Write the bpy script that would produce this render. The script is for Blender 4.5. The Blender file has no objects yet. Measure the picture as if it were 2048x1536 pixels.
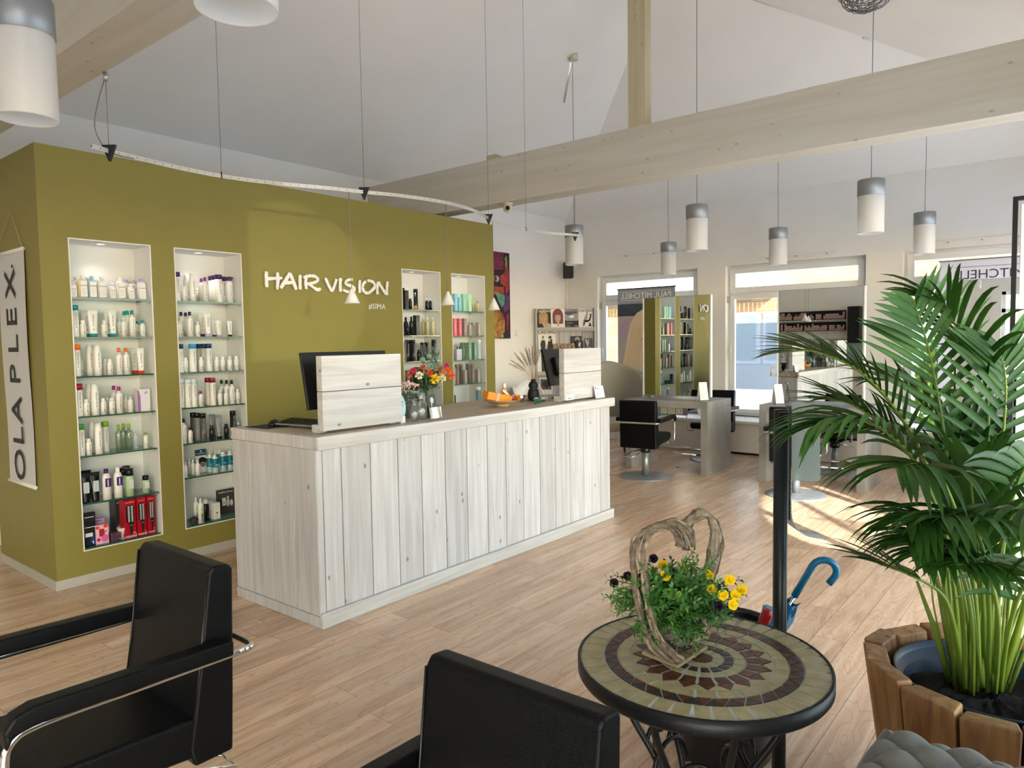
import bpy, bmesh, math, random
from math import sin, cos, pi, radians as RAD
from mathutils import Vector, Matrix, Euler
from mathutils.geometry import tessellate_polygon
random.seed(7)
sc = bpy.context.scene
COL = sc.collection
# ------------------------------------------------------------------ camera
FPX = 1432.771
CF = Vector((0.776040, 0.627925, -0.058932)); CR = Vector((0.628245, -0.777866, -0.015243)); CU = Vector((0.055413, 0.025195, 0.998146))
CO = Vector((0, 0, 1.5))
cam_d = bpy.data.cameras.new('camera'); cam = bpy.data.objects.new('camera', cam_d); COL.objects.link(cam)
cam_d.sensor_width = 36; cam_d.lens = FPX / 2048 * 36; cam_d.clip_start = 0.02; cam_d.clip_end = 200
cam.matrix_world = Matrix(((CR.x, CU.x, -CF.x, CO.x), (CR.y, CU.y, -CF.y, CO.y), (CR.z, CU.z, -CF.z, CO.z), (0, 0, 0, 1)))
sc.camera = cam
def ray(x, y): return CF + CR * ((x - 1024) / FPX) - CU * ((y - 768) / FPX)
def atz(x, y, z=0.0): d = ray(x, y); return CO + d * ((z - CO.z) / d.z)
def atx(x, y, X): d = ray(x, y); return CO + d * (X / d.x)
def aty(x, y, Y): d = ray(x, y); return CO + d * (Y / d.y)
def atd(x, y, D): return CO + ray(x, y) * D
# ------------------------------------------------------------------ exposure, world, sun
vs = sc.view_settings
sc.display_settings.display_device = 'sRGB'
vs.view_transform = 'Standard'; vs.look = 'None'; vs.gamma = 1.0; vs.use_curve_mapping = False
vs.exposure = 0.95
sc.cycles.use_denoising = True
sc.cycles.max_bounces = 10; sc.cycles.diffuse_bounces = 6; sc.cycles.glossy_bounces = 5
sc.cycles.transmission_bounces = 8; sc.cycles.transparent_max_bounces = 24
sc.cycles.sample_clamp_indirect = 6.0; sc.cycles.caustics_reflective = False; sc.cycles.caustics_refractive = False
SUN_EL = RAD(31.0); SUN_H = Vector((0.65, 0.76, 0)).normalized()      # horizontal travel direction of the light
wd = bpy.data.worlds.new('sky'); sc.world = wd; wd.use_nodes = True
wn = wd.node_tree; wn.nodes.clear()
wo = wn.nodes.new('ShaderNodeOutputWorld'); wb = wn.nodes.new('ShaderNodeBackground'); ws = wn.nodes.new('ShaderNodeTexSky')
ws.sky_type = 'NISHITA'; ws.sun_disc = False; ws.sun_elevation = SUN_EL; ws.sun_rotation = RAD(220)
ws.air_density = 1.2; ws.dust_density = 1.3; ws.ozone_density = 1.0
wh = wn.nodes.new('ShaderNodeHueSaturation'); wh.inputs['Saturation'].default_value = 0.85
wn.links.new(ws.outputs[0], wh.inputs['Color']); wn.links.new(wh.outputs[0], wb.inputs[0]); wn.links.new(wb.outputs[0], wo.inputs[0])
wb.inputs[1].default_value = 0.72
sl = bpy.data.lights.new('sun', 'SUN'); sl.energy = 9.0; sl.angle = RAD(0.7); sl.color = (1.0, 0.975, 0.94)
so = bpy.data.objects.new('sun', sl); COL.objects.link(so)
sdir = Vector((SUN_H.x * cos(SUN_EL), SUN_H.y * cos(SUN_EL), -sin(SUN_EL)))
so.rotation_euler = sdir.to_track_quat('-Z', 'Y').to_euler(); so.location = (0, -6, 8)
# portals over the glazing, so daylight through the openings samples cleanly
def portal(loc, size, rot):
    l = bpy.data.lights.new('portal', 'AREA'); l.shape = 'RECTANGLE'; l.size, l.size_y = size; l.cycles.is_portal = True
    o = bpy.data.objects.new('portal', l); o.location = loc; o.rotation_euler = rot; COL.objects.link(o)
portal((4.7, -0.5, 1.25), (8.6, 2.4), (RAD(90), 0, 0))
portal((-1.1, -0.5, 1.25), (2.8, 2.4), (RAD(90), 0, 0))
portal((9.62, 3.0, 1.45), (2.1, 5.8), (0, RAD(90), 0))
portal((-3.1, 0.8, 1.35), (2.1, 1.4), (0, RAD(-90), 0))

# ------------------------------------------------------------------ materials
def lin(c):
    if isinstance(c, str): c = tuple(int(c[i:i+2], 16) for i in (0, 2, 4))
    r = []
    for v in c[:3]:
        v = v / 255.0; r.append(v / 12.92 if v <= 0.04045 else ((v + 0.055) / 1.055) ** 2.4)
    return (r[0], r[1], r[2], 1.0)
MATS = {}
def mat(name, col='cccccc', rough=0.5, metal=0.0, spec=0.5, var=0.0, vscale=(6, 6, 6), bump=0.0, bscale=60.0, trans=0.0, ior=1.45, coat=0.0, col2=None, emit=0.0, detail=4.0, dist=0.0, sheen=0.0):
    if name in MATS: return MATS[name]
    m = bpy.data.materials.new(name); m.use_nodes = True; nt = m.node_tree; N = nt.nodes; L = nt.links
    b = N['Principled BSDF']; c = lin(col)
    b.inputs['Base Color'].default_value = c; b.inputs['Roughness'].default_value = rough; b.inputs['Metallic'].default_value = metal
    b.inputs['Specular IOR Level'].default_value = spec; b.inputs['Transmission Weight'].default_value = trans; b.inputs['IOR'].default_value = ior
    b.inputs['Coat Weight'].default_value = coat; b.inputs['Sheen Weight'].default_value = sheen
    if emit: b.inputs['Emission Color'].default_value = c; b.inputs['Emission Strength'].default_value = emit
    tc = N.new('ShaderNodeTexCoord')
    nz = N.new('ShaderNodeTexNoise'); mp = N.new('ShaderNodeMapping'); mp.inputs['Scale'].default_value = vscale
    L.new(tc.outputs['Object'], mp.inputs[0]); L.new(mp.outputs[0], nz.inputs[0]); nz.inputs['Scale'].default_value = 1.0; nz.inputs['Detail'].default_value = detail
    nz.inputs['Distortion'].default_value = dist
    if var or col2:
        rp = N.new('ShaderNodeValToRGB'); c2 = lin(col2) if col2 else tuple(v * (1 - var) for v in c[:3]) + (1,)
        rp.color_ramp.elements[0].position = 0.32; rp.color_ramp.elements[1].position = 0.68
        rp.color_ramp.elements[0].color = c2; rp.color_ramp.elements[1].color = c
        L.new(nz.outputs[0], rp.inputs[0]); L.new(rp.outputs[0], b.inputs['Base Color'])
    if bump:
        n2 = N.new('ShaderNodeTexNoise'); n2.inputs['Scale'].default_value = bscale; n2.inputs['Detail'].default_value = 3
        L.new(tc.outputs['Object'], n2.inputs[0])
        bp = N.new('ShaderNodeBump'); bp.inputs['Strength'].default_value = bump; bp.inputs['Distance'].default_value = 0.004
        L.new(n2.outputs[0], bp.inputs['Height']); L.new(bp.outputs[0], b.inputs['Normal'])
    MATS[name] = m; return m
def glassmat(name, tint='f4faf8', rough=0.0, refl=1.0, base=None, opac=0.0):
    """thin pane: see-through with a fresnel reflection, optionally part opaque"""
    if name in MATS: return MATS[name]
    m = bpy.data.materials.new(name); m.use_nodes = True; nt = m.node_tree; N = nt.nodes; L = nt.links; N.clear()
    out = N.new('ShaderNodeOutputMaterial'); t = N.new('ShaderNodeBsdfTransparent'); t.inputs[0].default_value = lin(tint)
    g = N.new('ShaderNodeBsdfGlossy'); g.inputs['Roughness'].default_value = rough
    fr = N.new('ShaderNodeLayerWeight'); fr.inputs['Blend'].default_value = 0.5
    pw = N.new('ShaderNodeMath'); pw.operation = 'POWER'; pw.inputs[1].default_value = 5.0; L.new(fr.outputs['Facing'], pw.inputs[0])
    mu = N.new('ShaderNodeMath'); mu.operation = 'MULTIPLY_ADD'; mu.inputs[1].default_value = 0.9; mu.inputs[2].default_value = 0.045 * refl; L.new(pw.outputs[0], mu.inputs[0])
    mx = N.new('ShaderNodeMixShader'); L.new(mu.outputs[0], mx.inputs[0])
    if opac > 0:
        d = N.new('ShaderNodeBsdfDiffuse'); d.inputs[0].default_value = lin(base or tint); tl = N.new('ShaderNodeBsdfTranslucent'); tl.inputs[0].default_value = lin(base or tint)
        a = N.new('ShaderNodeMixShader'); a.inputs[0].default_value = 0.5; L.new(d.outputs[0], a.inputs[1]); L.new(tl.outputs[0], a.inputs[2])
        q = N.new('ShaderNodeMixShader'); q.inputs[0].default_value = opac; L.new(t.outputs[0], q.inputs[1]); L.new(a.outputs[0], q.inputs[2]); L.new(q.outputs[0], mx.inputs[1])
    else: L.new(t.outputs[0], mx.inputs[1])
    L.new(g.outputs[0], mx.inputs[2]); L.new(mx.outputs[0], out.inputs[0]); MATS[name] = m; return m
def transluc(name, col, k=0.5, rough=0.3):
    if name in MATS: return MATS[name]
    m = bpy.data.materials.new(name); m.use_nodes = True; nt = m.node_tree; N = nt.nodes; L = nt.links
    b = N['Principled BSDF']; b.inputs['Base Color'].default_value = lin(col); b.inputs['Roughness'].default_value = rough
    t = N.new('ShaderNodeBsdfTranslucent'); t.inputs[0].default_value = lin(col); mx = N.new('ShaderNodeMixShader'); mx.inputs[0].default_value = k
    L.new(b.outputs[0], mx.inputs[1]); L.new(t.outputs[0], mx.inputs[2]); L.new(mx.outputs[0], N['Material Output'].inputs[0]); MATS[name] = m; return m
def woodmat(name, light, dark, axis=2, rough=0.55, grain=1.0, knots=0.0, knot='4a4238', bump=0.15, per=True, coat=0.0, freq=9.0):
    """grain runs along the given object axis; every mesh island-free object gets its own random tone"""
    if name in MATS: return MATS[name]
    m = bpy.data.materials.new(name); m.use_nodes = True; nt = m.node_tree; N = nt.nodes; L = nt.links
    b = N['Principled BSDF']; b.inputs['Roughness'].default_value = rough; b.inputs['Coat Weight'].default_value = coat
    tc = N.new('ShaderNodeTexCoord'); oi = N.new('ShaderNodeObjectInfo')
    ad = N.new('ShaderNodeVectorMath'); ad.operation = 'ADD'
    sc_ = N.new('ShaderNodeVectorMath'); sc_.operation = 'SCALE'; sc_.inputs[3].default_value = 37.0
    cb = N.new('ShaderNodeCombineXYZ')
    for i in range(3): L.new(oi.outputs['Random'], cb.inputs[i])
    L.new(cb.outputs[0], sc_.inputs[0]); L.new(tc.outputs['Object'], ad.inputs[0]); L.new(sc_.outputs[0], ad.inputs[1])
    mp = N.new('ShaderNodeMapping'); s = [freq * 3] * 3; s[axis] = freq * 0.16; mp.inputs['Scale'].default_value = s
    L.new(ad.outputs[0], mp.inputs[0])
    nz = N.new('ShaderNodeTexNoise'); nz.inputs['Scale'].default_value = 1; nz.inputs['Detail'].default_value = 6; nz.inputs['Distortion'].default_value = 0.9 * grain; L.new(mp.outputs[0], nz.inputs[0])
    rp = N.new('ShaderNodeValToRGB'); e = rp.color_ramp.elements; e[0].position = 0.34; e[1].position = 0.66; e[0].color = lin(dark); e[1].color = lin(light)
    L.new(nz.outputs[0], rp.inputs[0]); last = rp.outputs[0]
    if knots:
        vo = N.new('ShaderNodeTexVoronoi'); mp2 = N.new('ShaderNodeMapping'); s2 = [9.0] * 3; s2[axis] = 5.5; mp2.inputs['Scale'].default_value = s2
        L.new(ad.outputs[0], mp2.inputs[0]); L.new(mp2.outputs[0], vo.inputs[0]); vo.inputs['Scale'].default_value = 1
        r2 = N.new('ShaderNodeValToRGB'); r2.color_ramp.elements[0].position = 0.06; r2.color_ramp.elements[1].position = 0.10
        r2.color_ramp.elements[0].color = (knots, knots, knots, 1); r2.color_ramp.elements[1].color = (0, 0, 0, 1)
        L.new(vo.outputs['Distance'], r2.inputs[0]); mx = N.new('ShaderNodeMixRGB'); L.new(r2.outputs[0], mx.inputs[0]); L.new(last, mx.inputs[1]); mx.inputs[2].default_value = lin(knot); last = mx.outputs[0]
    if per:
        hs = N.new('ShaderNodeHueSaturation'); ma = N.new('ShaderNodeMapRange'); ma.inputs[3].default_value = 0.9; ma.inputs[4].default_value = 1.08
        L.new(oi.outputs['Random'], ma.inputs[0]); L.new(ma.outputs[0], hs.inputs['Value']); L.new(last, hs.inputs['Color']); last = hs.outputs[0]
    L.new(last, b.inputs['Base Color'])
    bp = N.new('ShaderNodeBump'); bp.inputs['Strength'].default_value = bump; bp.inputs['Distance'].default_value = 0.004; L.new(nz.outputs[0], bp.inputs['Height']); L.new(bp.outputs[0], b.inputs['Normal'])
    MATS[name] = m; return m
def floormat():
    m = bpy.data.materials.new('laminate'); m.use_nodes = True; nt = m.node_tree; N = nt.nodes; L = nt.links; b = N['Principled BSDF']
    tc = N.new('ShaderNodeTexCoord'); br = N.new('ShaderNodeTexBrick'); br.offset = 0.0; br.offset_frequency = 2
    br.inputs['Scale'].default_value = 1.0; br.inputs['Brick Width'].default_value = 1.2; br.inputs['Row Height'].default_value = 0.15
    br.inputs['Mortar Size'].default_value = 0.0011; br.inputs['Mortar Smooth'].default_value = 0.2; br.inputs['Bias'].default_value = 0
    br.inputs['Color1'].default_value = (0, 0, 0, 1); br.inputs['Color2'].default_value = (1, 1, 1, 1); br.inputs['Mortar'].default_value = (0.5, 0.5, 0.5, 1)
    sep = N.new('ShaderNodeSeparateXYZ'); L.new(tc.outputs['Object'], sep.inputs[0])
    def mt(op, a, b_=None):
        q = N.new('ShaderNodeMath'); q.operation = op; L.new(a, q.inputs[0])
        if b_ is not None:
            if isinstance(b_, float): q.inputs[1].default_value = b_
            else: L.new(b_, q.inputs[1])
        return q.outputs[0]
    row = mt('FLOOR', mt('DIVIDE', sep.outputs['Y'], 0.15)); wn_ = N.new('ShaderNodeTexWhiteNoise'); wn_.noise_dimensions = '1D'; L.new(row, wn_.inputs['W'])
    ux = mt('ADD', sep.outputs['X'], mt('MULTIPLY', wn_.outputs['Value'], 1.2)); cbv = N.new('ShaderNodeCombineXYZ'); L.new(ux, cbv.inputs[0]); L.new(sep.outputs['Y'], cbv.inputs[1])
    L.new(cbv.outputs[0], br.inputs[0])
    # shift the grain per plank
    mu = N.new('ShaderNodeVectorMath'); mu.operation = 'SCALE'; mu.inputs[3].default_value = 9.0; L.new(br.outputs['Color'], mu.inputs[0])
    ad = N.new('ShaderNodeVectorMath'); ad.operation = 'ADD'; L.new(tc.outputs['Object'], ad.inputs[0]); L.new(mu.outputs[0], ad.inputs[1])
    mp = N.new('ShaderNodeMapping'); mp.inputs['Scale'].default_value = (1.3, 13, 1); L.new(ad.outputs[0], mp.inputs[0])
    nz = N.new('ShaderNodeTexNoise'); nz.inputs['Scale'].default_value = 1.0; nz.inputs['Detail'].default_value = 5; nz.inputs['Distortion'].default_value = 1.2; L.new(mp.outputs[0], nz.inputs[0])
    rp = N.new('ShaderNodeValToRGB'); e = rp.color_ramp.elements; e[0].position = 0.28; e[1].position = 0.72; e[0].color = lin('b99678'); e[1].color = lin('dec2a6')
    e2 = rp.color_ramp.elements.new(0.5); e2.color = lin('cfae90'); L.new(nz.outputs[0], rp.inputs[0])
    # cathedral grain lines
    mp2 = N.new('ShaderNodeMapping'); mp2.inputs['Scale'].default_value = (2.2, 9, 1); L.new(ad.outputs[0], mp2.inputs[0])
    n2 = N.new('ShaderNodeTexNoise'); n2.inputs['Scale'].default_value = 1; n2.inputs['Detail'].default_value = 1.5; n2.inputs['Distortion'].default_value = 0.6; L.new(mp2.outputs[0], n2.inputs[0])
    ms = N.new('ShaderNodeMath'); ms.operation = 'MULTIPLY'; ms.inputs[1].default_value = 75.0; L.new(n2.outputs[0], ms.inputs[0])
    sn = N.new('ShaderNodeMath'); sn.operation = 'SINE'; L.new(ms.outputs[0], sn.inputs[0])
    r3 = N.new('ShaderNodeValToRGB'); r3.color_ramp.elements[0].position = 0.82; r3.color_ramp.elements[0].color = (0, 0, 0, 1); r3.color_ramp.elements[1].color = (0.33, 0.33, 0.33, 1); L.new(sn.outputs[0], r3.inputs[0])
    mg = N.new('ShaderNodeMixRGB'); L.new(r3.outputs[0], mg.inputs[0]); L.new(rp.outputs[0], mg.inputs[1]); mg.inputs[2].default_value = lin('94705a')
    hs = N.new('ShaderNodeHueSaturation'); mr = N.new('ShaderNodeMapRange'); mr.inputs[3].default_value = 0.86; mr.inputs[4].default_value = 1.08
    L.new(br.outputs['Color'], mr.inputs[0]); L.new(mr.outputs[0], hs.inputs['Value']); L.new(mg.outputs[0], hs.inputs['Color'])
    mx = N.new('ShaderNodeMixRGB'); L.new(br.outputs['Fac'], mx.inputs[0]); L.new(hs.outputs[0], mx.inputs[1]); mx.inputs[2].default_value = lin('6e4e38')
    L.new(mx.outputs[0], b.inputs['Base Color']); b.inputs['Roughness'].default_value = 0.27; b.inputs['Specular IOR Level'].default_value = 0.5
    bp = N.new('ShaderNodeBump'); bp.inputs['Strength'].default_value = 0.12; bp.inputs['Distance'].default_value = 0.002; bp.invert = True
    L.new(br.outputs['Fac'], bp.inputs['Height']); L.new(bp.outputs[0], b.inputs['Normal']); return m
def brickmat(name, c1, c2, mortar, axis='x'):
    m = bpy.data.materials.new(name); m.use_nodes = True; nt = m.node_tree; N = nt.nodes; L = nt.links; b = N['Principled BSDF']; b.inputs['Roughness'].default_value = 0.9
    tc = N.new('ShaderNodeTexCoord'); sp = N.new('ShaderNodeSeparateXYZ'); cb = N.new('ShaderNodeCombineXYZ'); L.new(tc.outputs['Object'], sp.inputs[0])
    L.new(sp.outputs['Y' if axis == 'x' else 'X'], cb.inputs[0]); L.new(sp.outputs['Z'], cb.inputs[1])
    br = N.new('ShaderNodeTexBrick'); br.inputs['Scale'].default_value = 1; br.inputs['Brick Width'].default_value = 0.26; br.inputs['Row Height'].default_value = 0.085
    br.inputs['Mortar Size'].default_value = 0.006; br.inputs['Color1'].default_value = lin(c1); br.inputs['Color2'].default_value = lin(c2); br.inputs['Mortar'].default_value = lin(mortar)
    L.new(cb.outputs[0], br.inputs[0]); L.new(br.outputs[0], b.inputs['Base Color']); return m

M = {}
M['floor'] = floormat()
M['plaster'] = mat('plaster', 'eae8e2', 0.9, var=0.03, vscale=(3, 3, 3), bump=0.25, bscale=160)
M['ceil'] = mat('ceiling_plaster', 'f4f1eb', 0.95, var=0.03, vscale=(2, 2, 2), bump=0.3, bscale=120)
M['green'] = mat('olive_paint', '887f3e', 0.55, var=0.04, vscale=(4, 4, 4), bump=0.12, bscale=220, spec=0.4)
M['white'] = mat('white_paint', 'e6e6e2', 0.5)
M['upvc'] = mat('white_plastic_frame', 'e4e6e6', 0.35)
M['alu'] = mat('brushed_aluminium', 'aeb0ae', 0.38, 0.75, var=0.05, vscale=(3, 40, 3))
M['alug'] = mat('grey_lacquer', '8f9496', 0.42, 0.55)
M['skirt'] = mat('skirting_strip', 'bdb9b0', 0.45, 0.2)
M['chrome'] = mat('chrome', 'e2e2e0', 0.08, 1.0)
M['steel'] = mat('satin_steel', 'b9babb', 0.25, 1.0)
M['black'] = mat('black_plastic', '0d0e10', 0.35)
M['blackm'] = mat('black_matt', '101112', 0.6)
M['blackmetal'] = mat('black_iron', '17191b', 0.42, 0.3, bump=0.15, bscale=200)
M['leather'] = mat('black_leather', '040506', 0.40, spec=0.22, bump=0.35, bscale=420)
M['seam'] = mat('leather_piping', '07080a', 0.35)
M['screen'] = mat('dark_screen', '050506', 0.12)
M['beam'] = woodmat('whitewashed_timber', 'cdc7b8', 'c4bcab', axis=1, rough=0.6, knots=0.5, knot='8d7c5e', bump=0.08, freq=4)
M['post'] = woodmat('whitewashed_post', 'cfc2a0', 'bfb08c', axis=2, rough=0.6, knots=0.5, knot='8d7c5e', bump=0.08, freq=4)
M['wwash_z'] = woodmat('whitewash_plank_upright', 'c6c6c9', 'b2afad', axis=2, rough=0.6, knots=0.75, knot='6b6358', bump=0.3)
M['wwash_x'] = woodmat('whitewash_plank_lying', 'c8c7c7', 'b4b1ad', axis=0, rough=0.6, knots=0.75, knot='6b6358', bump=0.3)
M['wtop'] = woodmat('whitewash_counter_top', 'c2b4a3', 'a19282', axis=0, rough=0.5, knots=0.3, knot='6b5f50', bump=0.2)
M['concrete'] = mat('concrete_laminate', '93918e', 0.45, col2='797774', vscale=(5, 5, 3), detail=8, bump=0.05)
M['mirror'] = mat('mirror_glass', 'eef2f0', 0.0, 1.0)
M['glass'] = glassmat('window_glass', 'f3f8f7')
M['shelfglass'] = glassmat('shelf_glass', 'd6e8e0', refl=1.3)
M['glassedge'] = mat('green_glass_edge', '1f5a4c', 0.1, spec=0.8)
M['frost'] = transluc('frosted_shade', 'eeeeec', 0.55, 0.35)
M['coneshade'] = transluc('cone_shade', 'f2f2f0', 0.35, 0.3)
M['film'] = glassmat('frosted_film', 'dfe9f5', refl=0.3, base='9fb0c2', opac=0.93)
M['clear'] = glassmat('clear_plastic', 'eef4f4', refl=1.6, base='e6eeee', opac=0.12)
M['smoke'] = glassmat('acrylic_sheet', 'e2eeec', refl=1.8, base='d8e6e4', opac=0.5)
M['vaseglass'] = glassmat('vase_glass', 'dfe8e0', refl=1.8, base='aab8a0', opac=0.18)
M['wire'] = mat('steel_wire', '6a6a68', 0.4, 0.6)
M['cord'] = mat('grey_cord', '77736c', 0.6)
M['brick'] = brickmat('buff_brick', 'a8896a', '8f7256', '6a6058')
M['brickw'] = brickmat('pale_brick', 'd8c2ac', 'c9aa94', 'a89888')
M['brickd'] = brickmat('soldier_brick', 'cfa878', 'b98e5e', '8b7a68')
M['grass'] = mat('lawn', '8fae3e', 0.9, col2='5f8a2c', vscale=(9, 9, 9), bump=0.5, bscale=40)
M['bush'] = mat('bush_leaf', '9dbb3a', 0.7, col2='557a20', vscale=(12, 12, 12))
M['pave'] = mat('paving', 'c4cbd8', 0.9, var=0.12, vscale=(3, 3, 3))
M['ink'] = mat('black_print', '141414', 0.6)
M['inkw'] = mat('white_print', 'f0f0ee', 0.6)
M['soil'] = mat('potting_soil', '1a1512', 0.95, col2='070504', vscale=(50, 50, 50), bump=1.0, bscale=60)
M['leaf'] = mat('palm_leaf', '47752c', 0.45, col2='284f1b', vscale=(3, 3, 8), spec=0.35)
M['stem'] = mat('palm_stem', '8a9f3a', 0.5, col2='6f8a30', vscale=(8, 8, 3))
M['sprig'] = mat('small_leaf', '4f8236', 0.5, col2='2b5a22', vscale=(20, 20, 20))

# ------------------------------------------------------------------ mesh helpers
class MB:
    def __init__(s): s.v = []; s.f = []; s.m = []; s.sm = []
    def add(s, vs_, fs, mi=0, smooth=False):
        o = len(s.v); s.v += [Vector(v) for v in vs_]
        for f in fs: s.f.append([i + o for i in f]); s.m.append(mi); s.sm.append(smooth)
        return s
    def box(s, a, b, mi=0):
        x0, y0, z0 = a; x1, y1, z1 = b
        return s.add([(x0,y0,z0),(x1,y0,z0),(x1,y1,z0),(x0,y1,z0),(x0,y0,z1),(x1,y0,z1),(x1,y1,z1),(x0,y1,z1)],
                     [(0,3,2,1),(4,5,6,7),(0,1,5,4),(1,2,6,5),(2,3,7,6),(3,0,4,7)], mi)
    def hexa(s, p, mi=0):     # 8 points, bottom loop then top loop
        return s.add(p, [(0,3,2,1),(4,5,6,7),(0,1,5,4),(1,2,6,5),(2,3,7,6),(3,0,4,7)], mi)
    def prism(s, poly, d, mi=0, smooth=False):   # planar polygon (3D points) extruded by vector d
        n = len(poly); d = Vector(d); a = [Vector(p) for p in poly]
        return s.add(a + [p + d for p in a], [list(range(n))[::-1], list(range(n, 2*n))] + [(i, (i+1) % n, n+(i+1) % n, n+i) for i in range(n)], mi, smooth)
    def poly(s, pts, mi=0): return s.add(pts, [list(range(len(pts)))], mi)
    def lathe(s, prof, n=24, c=(0,0,0), mi=0, capb=True, capt=True, sx=1, sy=1):
        vs_ = []; fs = []
        for r, z in prof:
            for i in range(n): a = 2*pi*i/n; vs_.append((c[0]+r*cos(a)*sx, c[1]+r*sin(a)*sy, c[2]+z))
        for j in range(len(prof)-1):
            for i in range(n): fs.append((j*n+i, j*n+(i+1) % n, (j+1)*n+(i+1) % n, (j+1)*n+i))
        s.add(vs_, fs, mi, True)
        o = len(s.v) - len(vs_)
        if capb: s.f.append([o+i for i in range(n)][::-1]); s.m.append(mi); s.sm.append(False)
        if capt: s.f.append([o+(len(prof)-1)*n+i for i in range(n)]); s.m.append(mi); s.sm.append(False)
        return s
    def tube(s, pts, r, n=8, mi=0, closed=False, flat=None):
        pts = [Vector(p) for p in pts]; k = len(pts); vs_ = []; fs = []
        rr = r if isinstance(r, (list, tuple)) else [r]*k
        up = None
        for i, p in enumerate(pts):
            if closed: t = pts[(i+1) % k] - pts[i-1]
            else: t = pts[min(i+1, k-1)] - pts[max(i-1, 0)]
            if t.length < 1e-9: t = Vector((0, 0, 1))
            t.normalize()
            if up is None:
                up = Vector((0, 0, 1)) if abs(t.z) < 0.9 else Vector((1, 0, 0))
            a = up - t * up.dot(t)
            if a.length < 1e-6: a = t.orthogonal()
            a.normalize(); up = a; b = t.cross(a)
            fa, fb = flat if flat else (1, 1)
            for j in range(n):
                an = 2*pi*j/n; vs_.append(p + a*(cos(an)*rr[i]*fa) + b*(sin(an)*rr[i]*fb))
        m_ = k if closed else k-1
        for i in range(m_):
            i2 = (i+1) % k
            for j in range(n): fs.append((i*n+j, i*n+(j+1) % n, i2*n+(j+1) % n, i2*n+j))
        if not closed: fs.append(list(range(n))[::-1]); fs.append([(k-1)*n+j for j in range(n)])
        return s.add(vs_, fs, mi, True)
    def cyl(s, a, b, r, n=16, mi=0, r2=None): return s.tube([a, b], [r, r if r2 is None else r2], n, mi)
    def sphere(s, c, r, n=12, mi=0, sc_=(1,1,1)):
        prof = [(max(1e-4, r*sin(pi*i/n)), -r*cos(pi*i/n)) for i in range(n+1)]
        o = len(s.v); s.lathe(prof, n*2, (0,0,0), mi)
        for i in range(o, len(s.v)): v = s.v[i]; s.v[i] = Vector((c[0]+v.x*sc_[0], c[1]+v.y*sc_[1], c[2]+v.z*sc_[2]))
        return s
    def xf(s, mtx, start=0):
        for i in range(start, len(s.v)): s.v[i] = mtx @ s.v[i]
        return s
    def mesh(s, name, mats):
        me = bpy.data.meshes.new(name); me.from_pydata([tuple(v) for v in s.v], [], s.f)
        for m_ in (mats if isinstance(mats, (list, tuple)) else [mats]): me.materials.append(m_)
        me.polygons.foreach_set('material_index', s.m); me.polygons.foreach_set('use_smooth', s.sm); me.update(); return me
    def build(s, name, mats, parent=None, loc=None, bevel=0, seg=2, subsurf=0, rot=None):
        me = s.mesh(name, mats); o = bpy.data.objects.new(name, me); COL.objects.link(o)
        if parent: o.parent = parent
        if loc is not None: o.location = loc
        if rot is not None: o.rotation_euler = rot
        if bevel:
            b = o.modifiers.new('b', 'BEVEL'); b.width = bevel; b.segments = seg; b.limit_method = 'ANGLE'; b.angle_limit = RAD(35)
            b.harden_normals = False
            for p in me.polygons: p.use_smooth = True
            w = o.modifiers.new('w', 'WEIGHTED_NORMAL'); w.keep_sharp = True
        if subsurf: q = o.modifiers.new('s', 'SUBSURF'); q.levels = subsurf; q.render_levels = subsurf
        return o
def tag(o, label=None, cat=None, group=None, kind=None):
    if label: o['label'] = label
    if cat: o['category'] = cat
    if group: o['group'] = group
    if kind: o['kind'] = kind
    return o
def empty(name, label, cat, loc=(0,0,0), rz=0, group=None):
    o = bpy.data.objects.new(name, None); o.empty_display_size = 0.05; COL.objects.link(o); o.location = loc; o.rotation_euler = (0, 0, rz)
    return tag(o, label, cat, group)
def copy_tree(o, parent=None):
    c = o.copy(); COL.objects.link(c)
    if parent: c.parent = parent
    for ch in list(o.children): copy_tree(ch, c)
    return c
def struct(o, label=None): o['kind'] = 'structure'; return tag(o, label)
def textmesh(s, size=0.1, ext=0.001, align='CENTER', spacing=1.0, shear=0.0, offs=0.0):
    cu = bpy.data.curves.new('txt', 'FONT'); cu.body = s; cu.size = size; cu.extrude = ext; cu.align_x = align; cu.align_y = 'CENTER'
    cu.space_character = spacing; cu.shear = shear; cu.offset = offs; cu.resolution_u = 3
    t = bpy.data.objects.new('txt', cu); COL.objects.link(t); dg = bpy.context.evaluated_depsgraph_get(); dg.update()
    me = bpy.data.meshes.new_from_object(t.evaluated_get(dg)); v = [x.co.copy() for x in me.vertices]; f = [list(p.vertices) for p in me.polygons]
    bpy.data.objects.remove(t); bpy.data.meshes.remove(me); return v, f
_tc = {}
def text_into(mb, s, size, mtx, mi=0, ext=0.0005, **k):
    key = (s, size, ext, tuple(sorted(k.items())))
    if key not in _tc: _tc[key] = textmesh(s, size, ext, **k)
    v, f = _tc[key]; mb.add([mtx @ x for x in v], f, mi); return mb
def frame_m(o, u, v):      # local x->u, y->v, z->u x v
    u = Vector(u).normalized(); v = Vector(v).normalized(); w = u.cross(v)
    return Matrix(((u.x, v.x, w.x, o[0]), (u.y, v.y, w.y, o[1]), (u.z, v.z, w.z, o[2]), (0,0,0,1)))
def art(mb, mtx, shapes, start=1, step=0.0003):
    """flat printed shapes layered upwards: (material index, [(u,v)..])"""
    for i, (mi, pts) in enumerate(shapes): mb.poly([mtx @ Vector((p[0], p[1], (i+1)*step)) for p in pts], mi)
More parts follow.
